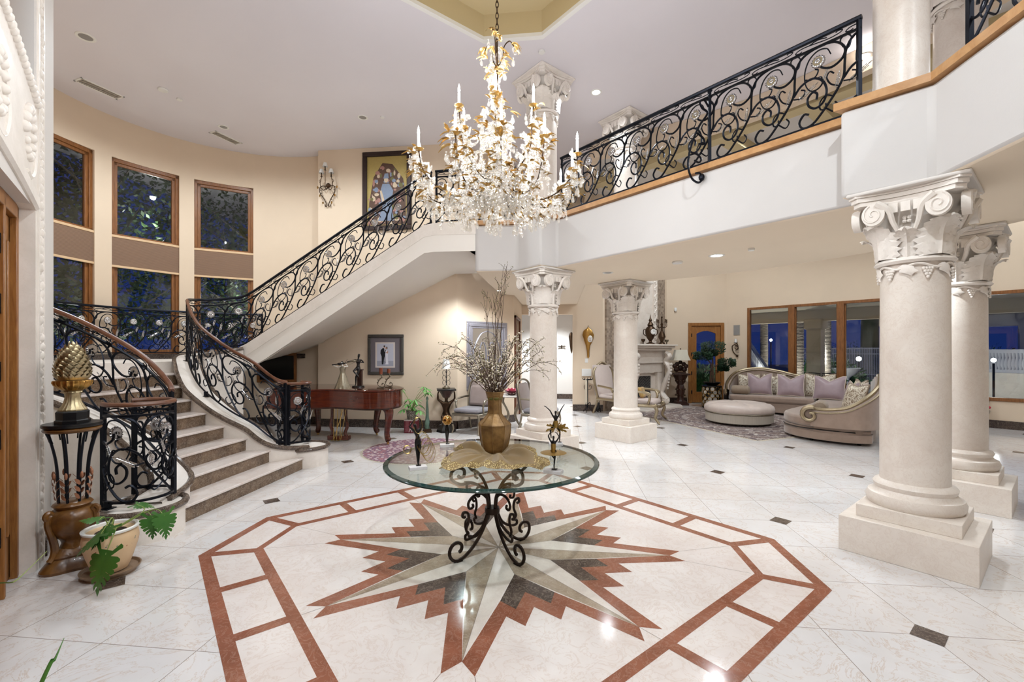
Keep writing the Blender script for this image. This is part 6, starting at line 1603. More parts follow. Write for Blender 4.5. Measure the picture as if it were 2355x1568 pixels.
for k in range(4):
    a = k*pi/2+.4; b = MB(); b.tube([(r*cos(a), r*sin(a), z) for r, z in sp2([(.02, .55), (.10, .50), (.17, .56), (.17, .66)], 4)], .009, 6); b.lathe([(.0001, .66), (.03, .665), (.02, .68), (.018, .76), (.0001, .76)], 10, (.17*cos(a), .17*sin(a), 0)); b.build('branch', M['old_bronze'], cd)
for i, (x, l_) in enumerate(((-.22, 'small bronze cup on the mantel left of the clock'), (.98, 'small silver cup at the right end of the mantel, beside the candelabrum'))):
    t = thing('goblet', l_, 'cup', on_fp(x, -.40, 1.85), 0, 'cups on the mantel'); b = MB(); b.lathe([(.0001, 0), (.05, 0), (.015, .02), (.015, .06), (.05, .09), (.06, .15), (.055, .15), (.04, .09), (.0001, .08)], 14); b.build('cup', M['pewter' if i else 'old_bronze'], t)
# ---------------- french armchairs by the fireplace
plain('cream_velvet', sc(206, 190, 182), .7, 0, .12, 10); metal('champagne', sc(186, 170, 142), .38, .4, 50, .4)
def bergere(label, x, y, rz):
    t = thing('french_armchair', label, 'armchair', (x, y, 0), rz, 'carved french armchairs'); m = M['champagne']
    for sx_ in (-1, 1):
        b = MB(); b.tube(spline([(sx_*.36, -.36, .42), (sx_*.40, -.42, .30), (sx_*.36, -.38, .14), (sx_*.40, -.46, .03), (sx_*.42, -.48, .0)], 4), [.045-.0016*i for i in range(17)], 8); b.ball((sx_*.38, -.38, .40), .055, 8, 6); b.build('leg', m, t)
        b = MB(); b.tube(spline([(sx_*.32, .34, .42), (sx_*.34, .40, .2), (sx_*.36, .48, .0)], 4), .026, 8); b.build('leg', m, t)
        b = MB(); b.tube(spline([(sx_*.36, .30, .74), (sx_*.42, .0, .72), (sx_*.44, -.20, .70), (sx_*.45, -.28, .66), (sx_*.43, -.24, .62)], 4), .03, 8); b.tube(spline([(sx_*.44, -.2, .70), (sx_*.40, -.26, .58), (sx_*.38, -.22, .45)], 4), .028, 8); b.build('arm', m, t)
    b = MB(); b.tube(spline([(-.37, .33, .40), (-.39, -.37, .40), (0, -.42, .36), (.39, -.37, .40), (.37, .33, .40)], 6), .036, 8); b.build('seat_rail', m, t)
    b = MB(); b.box(-.35, .35, -.36, .32, .38, .52); b.build('seat', M['cream_velvet'], t, bevel=.06)
    b = MB(); b.tube(spline([(-.34, .33, .42), (-.38, .40, .80), (-.36, .46, 1.12), (-.18, .49, 1.26), (0, .50, 1.34), (.18, .49, 1.26), (.36, .46, 1.12), (.38, .40, .80), (.34, .33, .42)], 5), .032, 8)
    for i in range(7): b.ball((-.18+.06*i, .49, 1.28+.06*sin(i*pi/6)), .03, 7, 5)
    b.build('back_frame', m, t)
    b = MB(); rows = [[(x_*(1-.25*max(0, u-.7)), .36+.12*u-.05*(1-(x_/.35)**2), .48+.80*u) for x_ in (-.35, -.2, 0, .2, .35)] for u in (0, .25, .5, .75, 1)]
    b.grid(rows); b.grid([[Vector(p)+Vector((0, .06, 0)) for p in r] for r in rows][::-1]); b.build('backrest', M['cream_velvet'], t); return t
bg1 = bergere('carved champagne armchair right of the fireplace column, turned towards the sofa', 1.93, 10.93, 1.15)
dup(bg1, (1.44, 12.0, 0), .75, 'carved champagne armchair whose back shows left of the fireplace column')
fabric('floral_cushion', sc(214, 198, 120), sc(150, 56, 48)); b = MB(); b.box(-.17, .17, -.05, .05, 0, .26); o = b.build('cushion', M['floral_cushion'], None, bevel=.04); o.location = (2.0, 11.15, .53); o.rotation_euler = (RAD(-20), 0, 1.15); tag(o, 'small floral cushion on the champagne armchair beside the column', 'cushion')
# ---------------- pedestal lamp, door, tree, wall fittings
lp2 = thing('lamp_pedestal', 'dark carved wooden pedestal left of the garden door, carrying the shaded lamp', 'pedestal', (3.66, 14.28, 0), 0)
b = MB(); b.box(-.20, .20, -.20, .20, 0, .06); b.box(-.16, .16, -.16, .16, .06, .12); b.lathe([(.14, .12), (.10, .18), (.09, .24), (.13, .40), (.12, .55), (.09, .62), (.14, .70), (.16, .78), (.20, .86), (.22, .92)], 12); b.build('shaft', M['dark_wood'], lp2, sharp=25)
b = MB(); b.box(-.24, .24, -.24, .24, .92, .97); b.build('top', M['dark_wood'], lp2, bevel=.01)
b = MB()
for z in (.30, .48, .74, .84):
    for k in range(10): a = 2*pi*k/10; b.ball((.14*cos(a), .14*sin(a), z), .028, 6, 4)
b.build('carving', M['old_bronze'], lp2)
tl = thing('table_lamp', 'lamp with cream bell shade on the dark pedestal by the garden door', 'lamp', (3.66, 14.28, .97), 0)
b = MB(); b.box(-.14, .14, -.09, .09, 0, .04)
for s_ in (-1, 1):
    for (x, z, r) in ((.0, .16, .09), (.12, .12, .08), (.17, .22, .07), (.10, .28, .07), (0, .34, .06)): b.ball((s_*x, 0, z), r, 8, 6, (1, .6, 1))
b.tube([(0, 0, .3), (0, 0, .72)], .012, 6); b.build('carved_base', M['dark_wood'], tl)
b = MB(); b.lathe([(.30, .40), (.245, .52), (.20, .66), (.185, .72), (.18, .72), (.195, .66), (.24, .52), (.295, .40)], 4, caps=False); b.T = None
bb = MB(); sq = lambda r, a, z: r*min(1.28, 1/max(abs(cos(a)), abs(sin(a))))*.9
bb.lathe([(.30, .40), (.245, .52), (.205, .66), (.19, .72), (.185, .72), (.20, .66), (.24, .52), (.295, .40)], 32, fn=sq, caps=False, sy=.7); fabric('shade_cream', sc(226, 220, 202), sc(216, 208, 190)); bb.build('lamp_shade', M['shade_cream'], tl)
b = MB(); b.ball((0, 0, .75), .02, 8, 6); b.build('finial', M['old_bronze'], tl)
# garden door
YG = 14.77
b = MB()
for x0, x1, z0, z1 in ((4.02, 4.12, 0, 2.55), (5.01, 5.11, 0, 2.55), (4.02, 5.11, 2.45, 2.55)): b.box(x0, x1, YG-.04+(.002 if x1-x0 > .5 else 0), YG+.10, z0, z1)
d3 = struct('door_3', b, M['door_wood'], bevel=.008)
b = MB(); 
for x0, x1, z0, z1 in ((4.12, 4.28, .02, 2.45), (4.86, 5.01, .02, 2.45), (4.12, 5.01, .02, .36)): b.box(x0, x1, YG+(.002 if x1-x0 > .5 else 0), YG+.05, z0, z1)
aw = [(4.28+.58*i/16) for i in range(17)]; zt_ = lambda x: 2.20+.09*(1-((x-4.57)/.29)**2)
b.grid([[(x, YG+.004, zt_(x)) for x in aw], [(x, YG+.004, 2.45) for x in aw]]); b.grid([[(x, YG+.05, zt_(x)) for x in aw], [(x, YG, zt_(x)) for x in aw]])
lf3 = struct('door_leaf', b, M['door_wood'], d3, bevel=.006)
b = MB(); b.box(4.26, 4.88, YG+.02, YG+.026, .34, 2.32); struct('glass', b, M['window_pane'], lf3)
b = MB(); b.box(4.90, 4.95, YG-.012, YG, .98, 1.22); b.beam((4.925, YG-.04, 1.05), (4.83, YG-.045, 1.05), .016, .02); b.beam((4.925, YG, 1.05), (4.925, YG-.05, 1.05), .014, .014); struct('handle', b, M['old_bronze'], lf3)
b = MB()
for z in (.3, .9, 1.5, 2.1): b.box(4.105, 4.135, YG-.05, YG-.038, z, z+.11)
struct('hinge', b, M['iron'], d3)
# mosaic drum stand and bonsai
mo = NT('drum_gold'); mo.set(sc(150, 118, 66), .35, .8); M['drum_gold'] = mo.mat
DX, DY = 4.38, 13.62
ds = thing('drum_stand', 'gold openwork drum stand set with round mirror discs, in front of the garden door', 'plant stand', (DX, DY, 0), 0)
b = MB(); b.lathe([(.26, 0), (.275, 0), (.275, .03), (.255, .03), (.255, .62), (.275, .62), (.275, .65), (.0001, .65)], 40); b.build('drum', M['ebony'], ds)
rings, discs = MB(), MB()
for j in range(6):
    for k in range(12):
        a = 2*pi*(k+.5*(j % 2))/12; z = .09+.094*j; r = .262; R0 = .05*(1 if (j+k) % 3 else .8)
        rot = Matrix.Translation((r*cos(a), r*sin(a), z)) @ Matrix.Rotation(a, 4, 'Z')
        rings.T = rot; rings.tube([(.004, (R0+.006)*cos(t), (R0+.006)*sin(t)) for t in [2*pi*i/16 for i in range(16)]], .007, 4, closed=True)
        if (j*5+k*3) % 4: discs.T = rot; discs.add([(.006, R0*cos(t), R0*sin(t)) for t in [2*pi*i/16 for i in range(16)]], [list(range(16))])
rings.T = discs.T = None; rings.build('ring_lattice', M['drum_gold'], ds); mz = NT('disc_mirror'); v = mz.coord(1); mz.set(mz.mix(mz.noise(v, 9, 1), sc(235, 232, 224), sc(150, 144, 132)), .15, .5); M['disc_mirror'] = mz.mat; discs.build('mirror_discs', M['disc_mirror'], ds, smooth=False)
bo = thing('bonsai_tree', 'dark green cloud pruned bonsai in a black bowl on the gold drum stand', 'potted plant', (DX, DY, .65), 0)
b = MB(); b.lathe([(.12, 0), (.20, .05), (.24, .10), (.23, .10), (.19, .06), (.0001, .06)], 24); b.build('bowl', M['black'], bo)
b = MB(); rb2 = random.Random(9)
for k in range(9): b.tube(spline([(.06*cos(k*.7), .06*sin(k*.7), .07), (.05*cos(k*.7+.5), .05*sin(k*.7+.5), .35), (.03*cos(k), .03*sin(k), .62)], 4), [.014-.0006*i for i in range(9)], 5)
b.tube(spline([(0, 0, .3), (.02, 0, .7), (-.02, 0, 1.0)], 4), .024, 7); b.tube(spline([(0, 0, .5), (.18, -.1, .62), (.36, -.12, .62)], 4), .016, 6); b.tube(spline([(0, 0, .6), (-.18, -.05, .8), (-.30, -.08, .84)], 4), .016, 6); b.tube(spline([(0, 0, .4), (-.15, -.1, .45), (-.26, -.12, .40)], 4), .012, 6); b.build('trunk', M['twig'], bo)
dl_ = NT('dark_leaf'); v = dl_.coord(1); dl_.set(dl_.mix(dl_.noise(v, 10, 3), sc(20, 44, 28), sc(44, 74, 48)), .45); M['dark_leaf'] = dl_.mat
b = MB()
for (cx_, cy_, cz_, r, h) in ((.03, 0, 1.10, .30, .20), (-.28, -.08, .86, .24, .14), (.37, -.12, .66, .21, .14), (-.05, .05, .95, .2, .12), (.28, -.1, .5, .12, .08)):
    for i in range(950):
        a = rb2.uniform(0, 6.28); u = rb2.random()**.4; t = rb2.uniform(-1, 1); q = Vector((cx_+r*u*cos(a), cy_+r*u*sin(a), cz_+h*t*sqrt(max(0, 1-u*u*.6))))
        e = Vector((cos(a)+rb2.uniform(-.6, .6), sin(a)+rb2.uniform(-.6, .6), rb2.uniform(-.3, .9))).normalized()*rb2.uniform(.04, .07); s_ = e.orthogonal().normalized()*.016; b.add([q, q+e*.5+s_, q+e, q+e*.5-s_], [(0, 1, 2, 3)])
b.build('foliage', M['dark_leaf'], bo, smooth=False)
# wall fittings on the window wall and garden wall
def on_ww(px, py, off=0): 
    t = (px-1177.5)/_f; d = 19.97/((t*_c-_s)+(t*_s+_c)); return at(px, py, d)
p = on_ww(1694.5, 759)
b = MB(); b.box(-.10, .10, -.012, 0, -.16, .16); o = thing('wall_speaker', 'square flush wall speaker above the iron sconce, left of the garden windows', 'speaker', tuple(p), RAD(-45)); b.build('rim', M['grey_plastic'], o, bevel=.004); b = MB(); b.box(-.085, .085, -.016, -.011, -.145, .145); b.build('grille', M['lens_dark'], o, smooth=False)
p = on_ww(1695, 800)
ws = thing('wall_sconce', 'scrolled bronze candle sconce on the wall between the garden door and the windows', 'wall sconce', tuple(p), RAD(-45))
b = MB(); b.tube(spline([(.0, -.02, -.24), (-.10, -.05, -.1), (-.12, -.06, .05), (-.04, -.06, .10), (.06, -.06, .02), (.02, -.06, -.06), (-.04, -.06, .0)], 5), .014, 6); b.ball((.02, -.04, -.24), .035, 8, 6); b.tube(spline([(.06, -.06, .02), (.05, -.07, .10), (0, -.08, .16)], 4), .012, 6); b.lathe([(.0001, .14), (.06, .15), (.05, .165), (.0001, .16)], 14, (0, -.09, 0))
for i in range(5): gilt_leaf(b, (.03, -.06, -.2+.06*i), (1 if i % 2 else -1, 0, .4), .07, .02)
b.build('scroll', M['old_bronze'], ws, sharp=80); b = MB(); b.lathe([(.0001, .165), (.038, .165), (.038, .28), (.0001, .28)], 14, (0, -.09, 0)); b.build('candle', M['white_paint'], ws)
p = on_y(1553, 712, YG); b = MB(); b.lathe([(.03, -.06), (.045, -.03), (.045, .03), (.03, .06)], 14, sy=.7); o = b.build('motion_sensor', M['white_plastic'], None); o.location = (p.x, YG-.03, p.z); tag(o, 'small white motion sensor high on the wall above the cream lamp shade', 'sensor')
# windows of the window wall
def wwp(x, d, z): q = Vector((x, 19.97-x))+Vector((.7071, .7071))*d; return (q.x, q.y, z)
def wwbox(b, x0, x1, d0, d1, z0, z1):
    p = [wwp(x, d, z) for z in (z0, z1) for d in (d0, d1) for x in (x0, x1)]; b.add(p, [(0, 1, 3, 2), (4, 6, 7, 5), (0, 4, 5, 1), (2, 3, 7, 6), (0, 2, 6, 4), (1, 5, 7, 3)])
for n_, (x0, x1, z0, z1, mull) in enumerate(((5.643, 8.15, .42, 2.965, (6.50, 7.32)), (8.72, 10.9, .58, 2.94, (9.85,)))):
    b = MB(); k = .052
    for a in ((x0, x0+k), (x1-k, x1)): wwbox(b, *a, -.03, .10, z0, z1)
    wwbox(b, x0+.01, x1-.01, -.027, .10, z1-.075, z1-.001); wwbox(b, x0+.01, x1-.01, -.027, .10, z0+.001, z0+.075)
    for mx in mull: wwbox(b, mx-.055, mx+.055, -.035, .10, z0, z1); wwbox(b, mx-.075, mx+.075, .02, .08, z0, z1)
    wn_ = struct('window_%d' % (n_+5), b, M['window_wood'], bevel=.008)
    b = MB(); wwbox(b, x0+.03, x1-.03, .045, .05, z0+.05, z1-.05); struct('pane', b, M['window_pane'], wn_)
# ---------------- rug, ottoman
rr2 = NT('big_rug'); v = rr2.coord(1); sx3 = rr2.n('ShaderNodeSeparateXYZ', {'Vector': v}); rd = rr2.n('ShaderNodeVectorMath', {0: v}, operation='LENGTH').outputs['Value']
vo = rr2.n('ShaderNodeTexVoronoi', {'Vector': v, 'Scale': 7.0}); vo2 = rr2.n('ShaderNodeTexVoronoi', {'Vector': v, 'Scale': 24.0}); nz = rr2.noise(v, 30, 5, .7)
rg2 = rr2.ramp(rr2.math('FRACT', rr2.math('ADD', rr2.math('MULTIPLY', rd, 2.1), rr2.math('MULTIPLY', vo.outputs['Distance'], .6))), [(0, sc(96, 84, 82)), (.12, sc(206, 194, 184)), (.2, sc(120, 100, 96)), (.55, sc(150, 134, 126)), (.62, sc(222, 212, 202)), (.7, sc(100, 88, 92)), (1, sc(132, 114, 108))])
rr2.set(rr2.mix(rr2.math('MULTIPLY', rr2.ramp(vo2.outputs['Distance'], [(.2, 1.), (.35, 0.)]), .5), rr2.mix(rr2.math('MULTIPLY', nz, .45), rg2, sc(92, 82, 86)), sc(206, 196, 188)), .92, spec=.1); rr2.bump(nz, .3, .005); M['big_rug'] = rr2.mat
RA = Vector((3.605, 8.70)); u1 = Vector((-.467, .884)).normalized(); u2 = Vector((.884, .467))
rg3 = thing('area_rug', 'large brown patterned area rug with white fringe under the ottoman', 'rug', (*(RA+u1*2.1+u2*1.7), 0), atan2(u2.y, u2.x))
b = MB(); b.box(-1.7, 1.7, -2.1, 2.1, .001, .010); b.build('carpet', M['big_rug'], rg3, smooth=False)
b = MB()
for k in range(110):
    x = -1.7+3.4*k/110
    for s_ in (-1, 1): b.add([(x, s_*2.1, .006), (x+.02, s_*2.1, .006), (x+.024, s_*2.17, .002), (x, s_*2.17, .002)], [(0, 1, 2, 3)])
    y = -2.1+4.2*k/110
    b.add([(-1.7, y, .006), (-1.7, y+.025, .006), (-1.76, y+.025, .002), (-1.76, y, .002)], [(0, 1, 2, 3)])
b.build('fringe', M['blossom'], rg3, smooth=False)
fabric('champagne_satin', sc(214, 200, 190), sc(190, 172, 164), .38, 200, .5, .2); fabric('sofa_velvet', sc(172, 150, 135), sc(140, 120, 107), .6, 400, .2, .6); fabric('mauve_satin', sc(176, 156, 160), sc(150, 130, 136), .35, 200, .5, .2); fabric('bolster_cloth', sc(166, 148, 128), sc(140, 122, 104), .5, 200, .3)
dk = NT('damask'); v = dk.coord(1); nz = dk.noise(v, 9, 2, .5, 2.5); dk.set(dk.mix(dk.ramp(nz, [(.47, 0.), (.50, 1.), (.56, 1.), (.58, 0.)]), sc(224, 214, 196), sc(134, 112, 88)), .6); M['damask'] = dk.mat
fr = NT('fringe_cloth'); v = fr.coord((60, 60, 1)); fr.set(fr.mix(fr.noise(v, 3, 2), sc(206, 198, 186), sc(166, 156, 142)), .8); M['fringe_cloth'] = fr.mat
OT = fl(1693, 962); OT = Vector((4.06, 10.80, 0))
ot = thing('ottoman', 'round tufted champagne satin ottoman with a long fringe, standing on the area rug', 'ottoman', (OT.x, OT.y, .010), 0)
b = MB(); b.lathe([(.66, .04), (.70, .06), (.70, .24), (.68, .26), (.0001, .26)], 64, fn=lambda r, a, z: r*(1+.004*sin(60*a))); b.build('fringe', M['fringe_cloth'], ot)
b = MB(); tuft = lambda r, a, z: r*(1-.03*max(0, cos(4*a))**14)
b.lathe([(.70, .25), (.725, .29), (.73, .34), (.71, .40), (.64, .45), (.48, .475), (.28, .482), (.10, .472), (.03, .455), (.0001, .45)], 96, fn=tuft)
b.v = [(x, y, z-.02*max(0, cos(4*atan2(y, x)))**14*(1 if z > .38 else .3)) for x, y, z in b.v]; b.build('tufted_cushion', M['champagne_satin'], ot)
b = MB(); b.tube([(.715*cos(a), .715*sin(a), .262) for a in [2*pi*i/64 for i in range(64)]], .012, 6, closed=True); b.build('cord_trim', M['pewter'], ot)
b = MB(); b.ball((0, 0, .455), .022, 10, 6, (1, 1, .6)); b.build('button', M['champagne_satin'], ot)
# ---------------- sectional sofa (two pieces)
def cam2b(X, Y): return (X*_c-Y*_s, X*_s+Y*_c)
P0 = Vector(cam2b(5.98, 12.27)); e1 = Vector(cam2b(.785, -.61)).normalized(); rzs = atan2(e1.y, e1.x)
# local frame: x along the window wall (left to right seen from the room), y towards the wall
sa = thing('sofa', 'long mauve brown velvet sofa section with gilded arched back, below the garden windows', 'sofa', (P0.x, P0.y, 0), rzs)
V = M['sofa_velvet']; G = M['champagne']
b = MB(); b.prism([(-.12, .95), (-.12, .10), (.0, .0), (1.95, -.02), (1.95, .95)][::-1], .05, .30); b.build('base', V, sa, bevel=.02)
b = MB(); b.prism([(-.06, .75), (-.06, .10), (.02, -.03), (1.92, -.05), (1.92, .75)][::-1], .30, .47); b.build('seat_cushion', V, sa, bevel=.05)
def backcurve(pts, hts, th, name, root, y_low=.30):
    P_ = spline([(x, y, h) for (x, y), h in zip(pts, hts)], 6); b = MB(); inn = offs(P_, -th/2); out = offs(P_, th/2)
    b.grid([[(q.x, q.y, y_low) for q in inn], [(q.x, q.y, q.z-.03) for q in inn], [(q.x, q.y, q.z) for q in P_], [(q.x, q.y, q.z-.03) for q in out], [(q.x, q.y, .05) for q in out]]); b.build(name, V, root)
    g = MB(); g.tube([(q.x, q.y, q.z+.005) for q in P_], .036, 8); g.tube([(q.x, q.y, q.z-.045) for q in offs(P_, -th/2-.005)], .014, 6); return g, P_
g, P_ = backcurve([(-.10, .02), (-.16, .35), (-.10, .75), (.12, .95), (.55, 1.0), (1.0, 1.0), (1.5, 1.0), (2.1, 1.0)], [.62, .74, .96, 1.10, 1.16, 1.10, .98, .92], .14, 'backrest', sa)
sc_ = spiral((-.10, -.04), .0, 0, 0, 1, 2)
g.tube([(-.10+.0*a, -.04+.085*(1-a/14)*cos(a*.55+2.4), .54+.10*(1-a/14)*sin(a*.55+2.4)) for a in range(13)], .026, 8); g.build('gilded_rail', G, sa)
sb_ = thing('chaise_sofa', 'curved near sofa section with a gilded scroll arm, right of the ottoman', 'sofa', (P0.x, P0.y, 0), rzs)
# chaise occupies x 1.95..3.0 and y from +1 down to -3.6 (towards the camera)
seat = [(p.x, p.y) for p in spline([(1.98, -.05, 0), (1.92, -.8, 0), (1.78, -1.7, 0), (1.62, -2.5, 0), (1.62, -3.0, 0), (1.85, -3.38, 0), (2.25, -3.58, 0), (2.75, -3.62, 0)], 5)]
loop = seat+[(2.98, -3.5), (3.05, -2.4), (3.05, .9), (1.98, .9)]
b = MB(); b.prism(loop[::-1] if False else loop, .05, .20); b.prism(scaled(loop, .985), .20, .26); b.build('base', V, sb_, bevel=.015)
b = MB(); b.prism(loop, .26, .46); b.build('seat_cushion', V, sb_, bevel=.055)
b = MB(); b.tube([(x, y, .235) for x, y in seat], .010, 6); b.build('welt', M['ebony'], sb_)
for x, y in ((1.75, -2.9), (2.1, -3.4), (2.8, -3.45)):
    b = MB(); b.lathe([(.03, 0), (.035, .05)], 10, (x, y, 0)); b.build('foot', M['ebony'], sb_)
g, P_ = backcurve([(2.12, -3.60), (2.35, -3.66), (2.65, -3.68), (2.90, -3.58), (3.06, -3.25), (3.10, -2.6), (3.10, -1.8), (3.10, -1.0), (3.08, -.2), (3.08, .6)], [.60, .60, .66, .84, 1.02, 1.14, 1.16, 1.06, .98, .94], .13, 'backrest', sb_)
sp_ = [(2.10+(.155*(1-a/17))*cos(a*.5+1.2), -3.70, .50+(.155*(1-a/17))*sin(a*.5+1.2)) for a in range(15)]
g.tube(sp_, [.045-.0015*i for i in range(15)], 8); g.build('gilded_rail', G, sb_)
b = MB(); b.tube([(2.10, -3.66, .50), (2.10, -3.30, .50)], .11, 16); b.build('scroll_arm', V, sb_)
# cushions
def pillow(label, x, y, z, w, h, d, rz, tilt, mat, welt=None, notch=.0, grp='sofa cushions', name='cushion'):
    t = thing(name, label, 'cushion', (0, 0, 0), 0, grp)
    N = 12; b = MB()
    for s_ in (1, -1):
        rows = []
        for i in range(N+1):
            u = -1+2*i/N; row = []
            for j in range(N+1):
                v_ = -1+2*j/N; k = (1-abs(u)**2.6)*(1-abs(v_)**2.6); px_ = u*(1-.07*(1-v_*v_)); pz = v_*(1-.07*(1-u*u))
                zz = pz*h/2+h/2
                if notch and v_ > 0: zz -= notch*h*max(0, 1-abs(u)*1.25)**1.3*v_
                row.append((px_*w/2, s_*d/2*max(0, k)**.55-.01*s_*sin(7*u)*k, zz))
            rows.append(row)
        b.grid(rows if s_ < 0 else rows[::-1])
    b.build('cover', M[mat], t)
    if welt:
        e = MB(); q = []
        for i in range(4*N):
            sd, k = divmod(i, N); u = -1+2*k/N
            uv = [(u, -1), (1, u), (-u, 1), (-1, -u)][sd]; zz = uv[1]*(1-.07*(1-uv[0]**2))*h/2+h/2
            if notch and uv[1] > 0: zz -= notch*h*max(0, 1-abs(uv[0])*1.25)**1.3*uv[1]
            q.append((uv[0]*(1-.07*(1-uv[1]**2))*w/2, 0, zz))
        e.tube(q, .007 if welt != 'damask_fringe' else .016, 6, closed=True); e.build('welt', M['blossom'] if welt == 'w' else M['bolster_cloth'], t)
    wp_ = P0+e1*x+Vector((-e1.y, e1.x))*y
    t.location = (wp_.x, wp_.y, z); t.rotation_euler = (RAD(tilt), 0, rzs+rz); return t
pillow('plain mauve satin square cushion, leftmost on the long sofa section', .66, .36, .475, .60, .60, .20, .15, -18, 'mauve_satin', 'w', .22)
pillow('plain mauve satin square cushion, second from the left on the long sofa section', 1.38, .30, .475, .62, .60, .20, .05, -18, 'mauve_satin', 'w', .22)
pillow('plain mauve satin square cushion in the sofa corner, third from the left', 2.20, .02, .47, .66, .60, .20, -.15, -18, 'mauve_satin', 'w', .22)
pillow('mauve satin cushion seen edge on, leaning on the inner side of the near sofa section', 2.60, -1.55, .47, .58, .56, .20, -1.25, -14, 'mauve_satin', 'w', .1)
pillow('white damask cushion at the left end of the sofa, behind the round bolster', .36, .66, .48, .56, .54, .18, .25, -14, 'damask', 'damask_fringe', .12)
pillow('white damask cushion half hidden behind the two left mauve cushions', .95, .72, .48, .56, .56, .16, .1, -12, 'damask', 'damask_fringe', .12)
pillow('white damask cushion behind the corner mauve cushion', 1.98, .62, .48, .66, .60, .18, -.1, -14, 'damask', 'damask_fringe', .15)
pillow('white damask cushion standing beyond the near cushions, by the arched back', 2.72, -.75, .47, .56, .56, .18, -1.2, -14, 'damask', 'damask_fringe', .12)
pillow('white damask cushion at the near end of the sofa, beside the gilded scroll', 2.66, -2.62, .47, .62, .58, .20, -1.05, -16, 'damask', 'damask_fringe', .08)
pillow('striped white cushion in the middle of the near section, behind the edge on cushion', 2.74, -1.2, .47, .52, .54, .16, -1.2, -14, 'champagne_satin', 'w', .12)
for l_, x, y, rz in (('round tan bolster at the left end of the long sofa section', .22, .20, 0), ('tan bolster lying behind the gilded scroll arm of the near section', 2.22, -3.05, pi/2)):
    t = thing('bolster', l_, 'bolster', (0, 0, 0), 0, 'round bolsters on the sofa'); b = MB(); L = .46
    b.lathe([(.0001, -L/2-.012), (.03, -L/2-.01), (.10, -L/2+.02), (.118, -L/2+.07), (.120, 0), (.118, L/2-.07), (.10, L/2-.02), (.03, L/2+.01), (.0001, L/2+.012)], 28, fn=lambda r, a, z: r*(1+.025*cos(14*a)*min(1, abs(z)/.15))); b.v = [(z, y_, x_) for x_, y_, z in b.v]; b.build('cover', M['bolster_cloth'], t)
    for s_ in (-1, 1): b = MB(); b.ball((s_*(L/2+.008), 0, 0), .022, 8, 6, (.5, 1, 1)); b.build('button', M['bolster_cloth'], t)
    wp_ = P0+e1*x+Vector((-e1.y, e1.x))*y; t.location = (wp_.x, wp_.y, .59); t.rotation_euler = (0, 0, rzs+rz)
# flower stand and chair at the right picture edge
p = fl(2247, 975)
fs = thing('flower_stand', 'wire stand holding a basket of red flowers, half hidden behind the second column', 'plant stand', (9.0, 10.72, 0), 0)
b = MB(); b.tube(spline([(0, 0, 0), (0, 0, .5), (.08, 0, .62), (.17, 0, .58), (.15, 0, .5), (.12, 0, .53)], 5), .010, 6); b.lathe([(.12, 0), (.12, .02), (.0001, .02)], 14); b.build('wire', M['iron'], fs)
b = MB(); b.lathe([(.08, .27), (.14, .30), (.16, .37), (.13, .41), (.0001, .40)], 16, fn=lambda r, a, z: r*(1+.05*sin(12*a))); b.build('basket', M['bolster_cloth'], fs)
plain('red_flower', sc(206, 70, 88), .6, 0, .3, 30); b = MB(); r5 = random.Random(3)
for i in range(30): b.ball((r5.uniform(-.13, .13), r5.uniform(-.13, .13), .43+r5.uniform(0, .12)), .028, 6, 4)
b.build('flowers', M['red_flower'], fs)
dc = thing('wooden_chair', 'light brown wooden chair cut off by the right picture edge', 'chair', (7.55, 7.55, 0), .9)
wood('chair_wood', sc(172, 124, 78), sc(134, 90, 50))
for sx_ in (-1, 1):
    for sy_ in (-1, 1): b = MB(); b.beam((sx_*.22, sy_*.22, 0), (sx_*.2, sy_*.2, .44), .04, .04); b.build('leg', M['chair_wood'], dc)
b = MB(); b.box(-.25, .25, -.25, .25, .44, .50); b.build('seat', M['bolster_cloth'], dc, bevel=.02)
b = MB(); b.tube(spline([(-.25, .22, .45), (-.30, .30, .75), (-.26, .38, 1.05), (.26, .38, 1.05), (.30, .30, .75), (.25, .22, .45)], 5), .026, 8); b.build('backrest', M['chair_wood'], dc)
# ================================================================== GARDEN BEYOND THE WINDOWS
b = MB(); b.flat([(4, 14.95), (40, -22), (60, 60), (-20, 60), (-20, 14.95)], -.05); plain('patio', sc(116, 110, 104), .6, 0, .2, 2); struct('terrace', b, M['patio'], smooth=False)['kind'] = 'structure'
nv = Vector((.7071, .7071)); tv = Vector((.7071, -.7071))
def gp_(a, d): q = Vector((5.643, 14.327))+tv*a+nv*d; return (q.x, q.y)
b = MB()
b.prism([gp_(-3, .3), gp_(7, .3), gp_(7, 2.9), gp_(-3, 2.9)][::-1], 2.98, 3.2); b.prism([gp_(-3, 2.6), gp_(7, 2.6), gp_(7, 2.9), gp_(-3, 2.9)][::-1], 2.62, 3.0); struct('ceiling_patio', b, M['soffit'], smooth=False)
for a, l_ in ((.95, 'cream patio pillar outside, between the first and second garden windows'), (2.9, 'cream patio pillar outside the third garden window, half hidden by the column')):
    t = thing('patio_pillar', l_, 'pillar', (*gp_(a, 2.75), -.05), RAD(-45), 'patio pillars'); b = MB(); b.box(-.2, .2, -.2, .2, 0, 2.4); b.build('shaft', M['soffit'], t, smooth=False); b = MB(); b.box(-.27, .27, -.27, .27, 2.4, 2.75); b.build('capital', M['soffit'], t, bevel=.05)
pl_ = NT('palm_bark'); v = pl_.coord((1, 1, 1)); wv = pl_.n('ShaderNodeTexWave', {'Vector': v, 'Scale': 5.5, 'Distortion': 3.0, 'Detail': 2.0}, bands_direction='Z'); pl_.set(pl_.mix(wv.outputs['Fac'], sc(84, 74, 70), sc(190, 178, 166)), .9); pl_.bump(wv.outputs['Fac'], .6, .03); M['palm_bark'] = pl_.mat
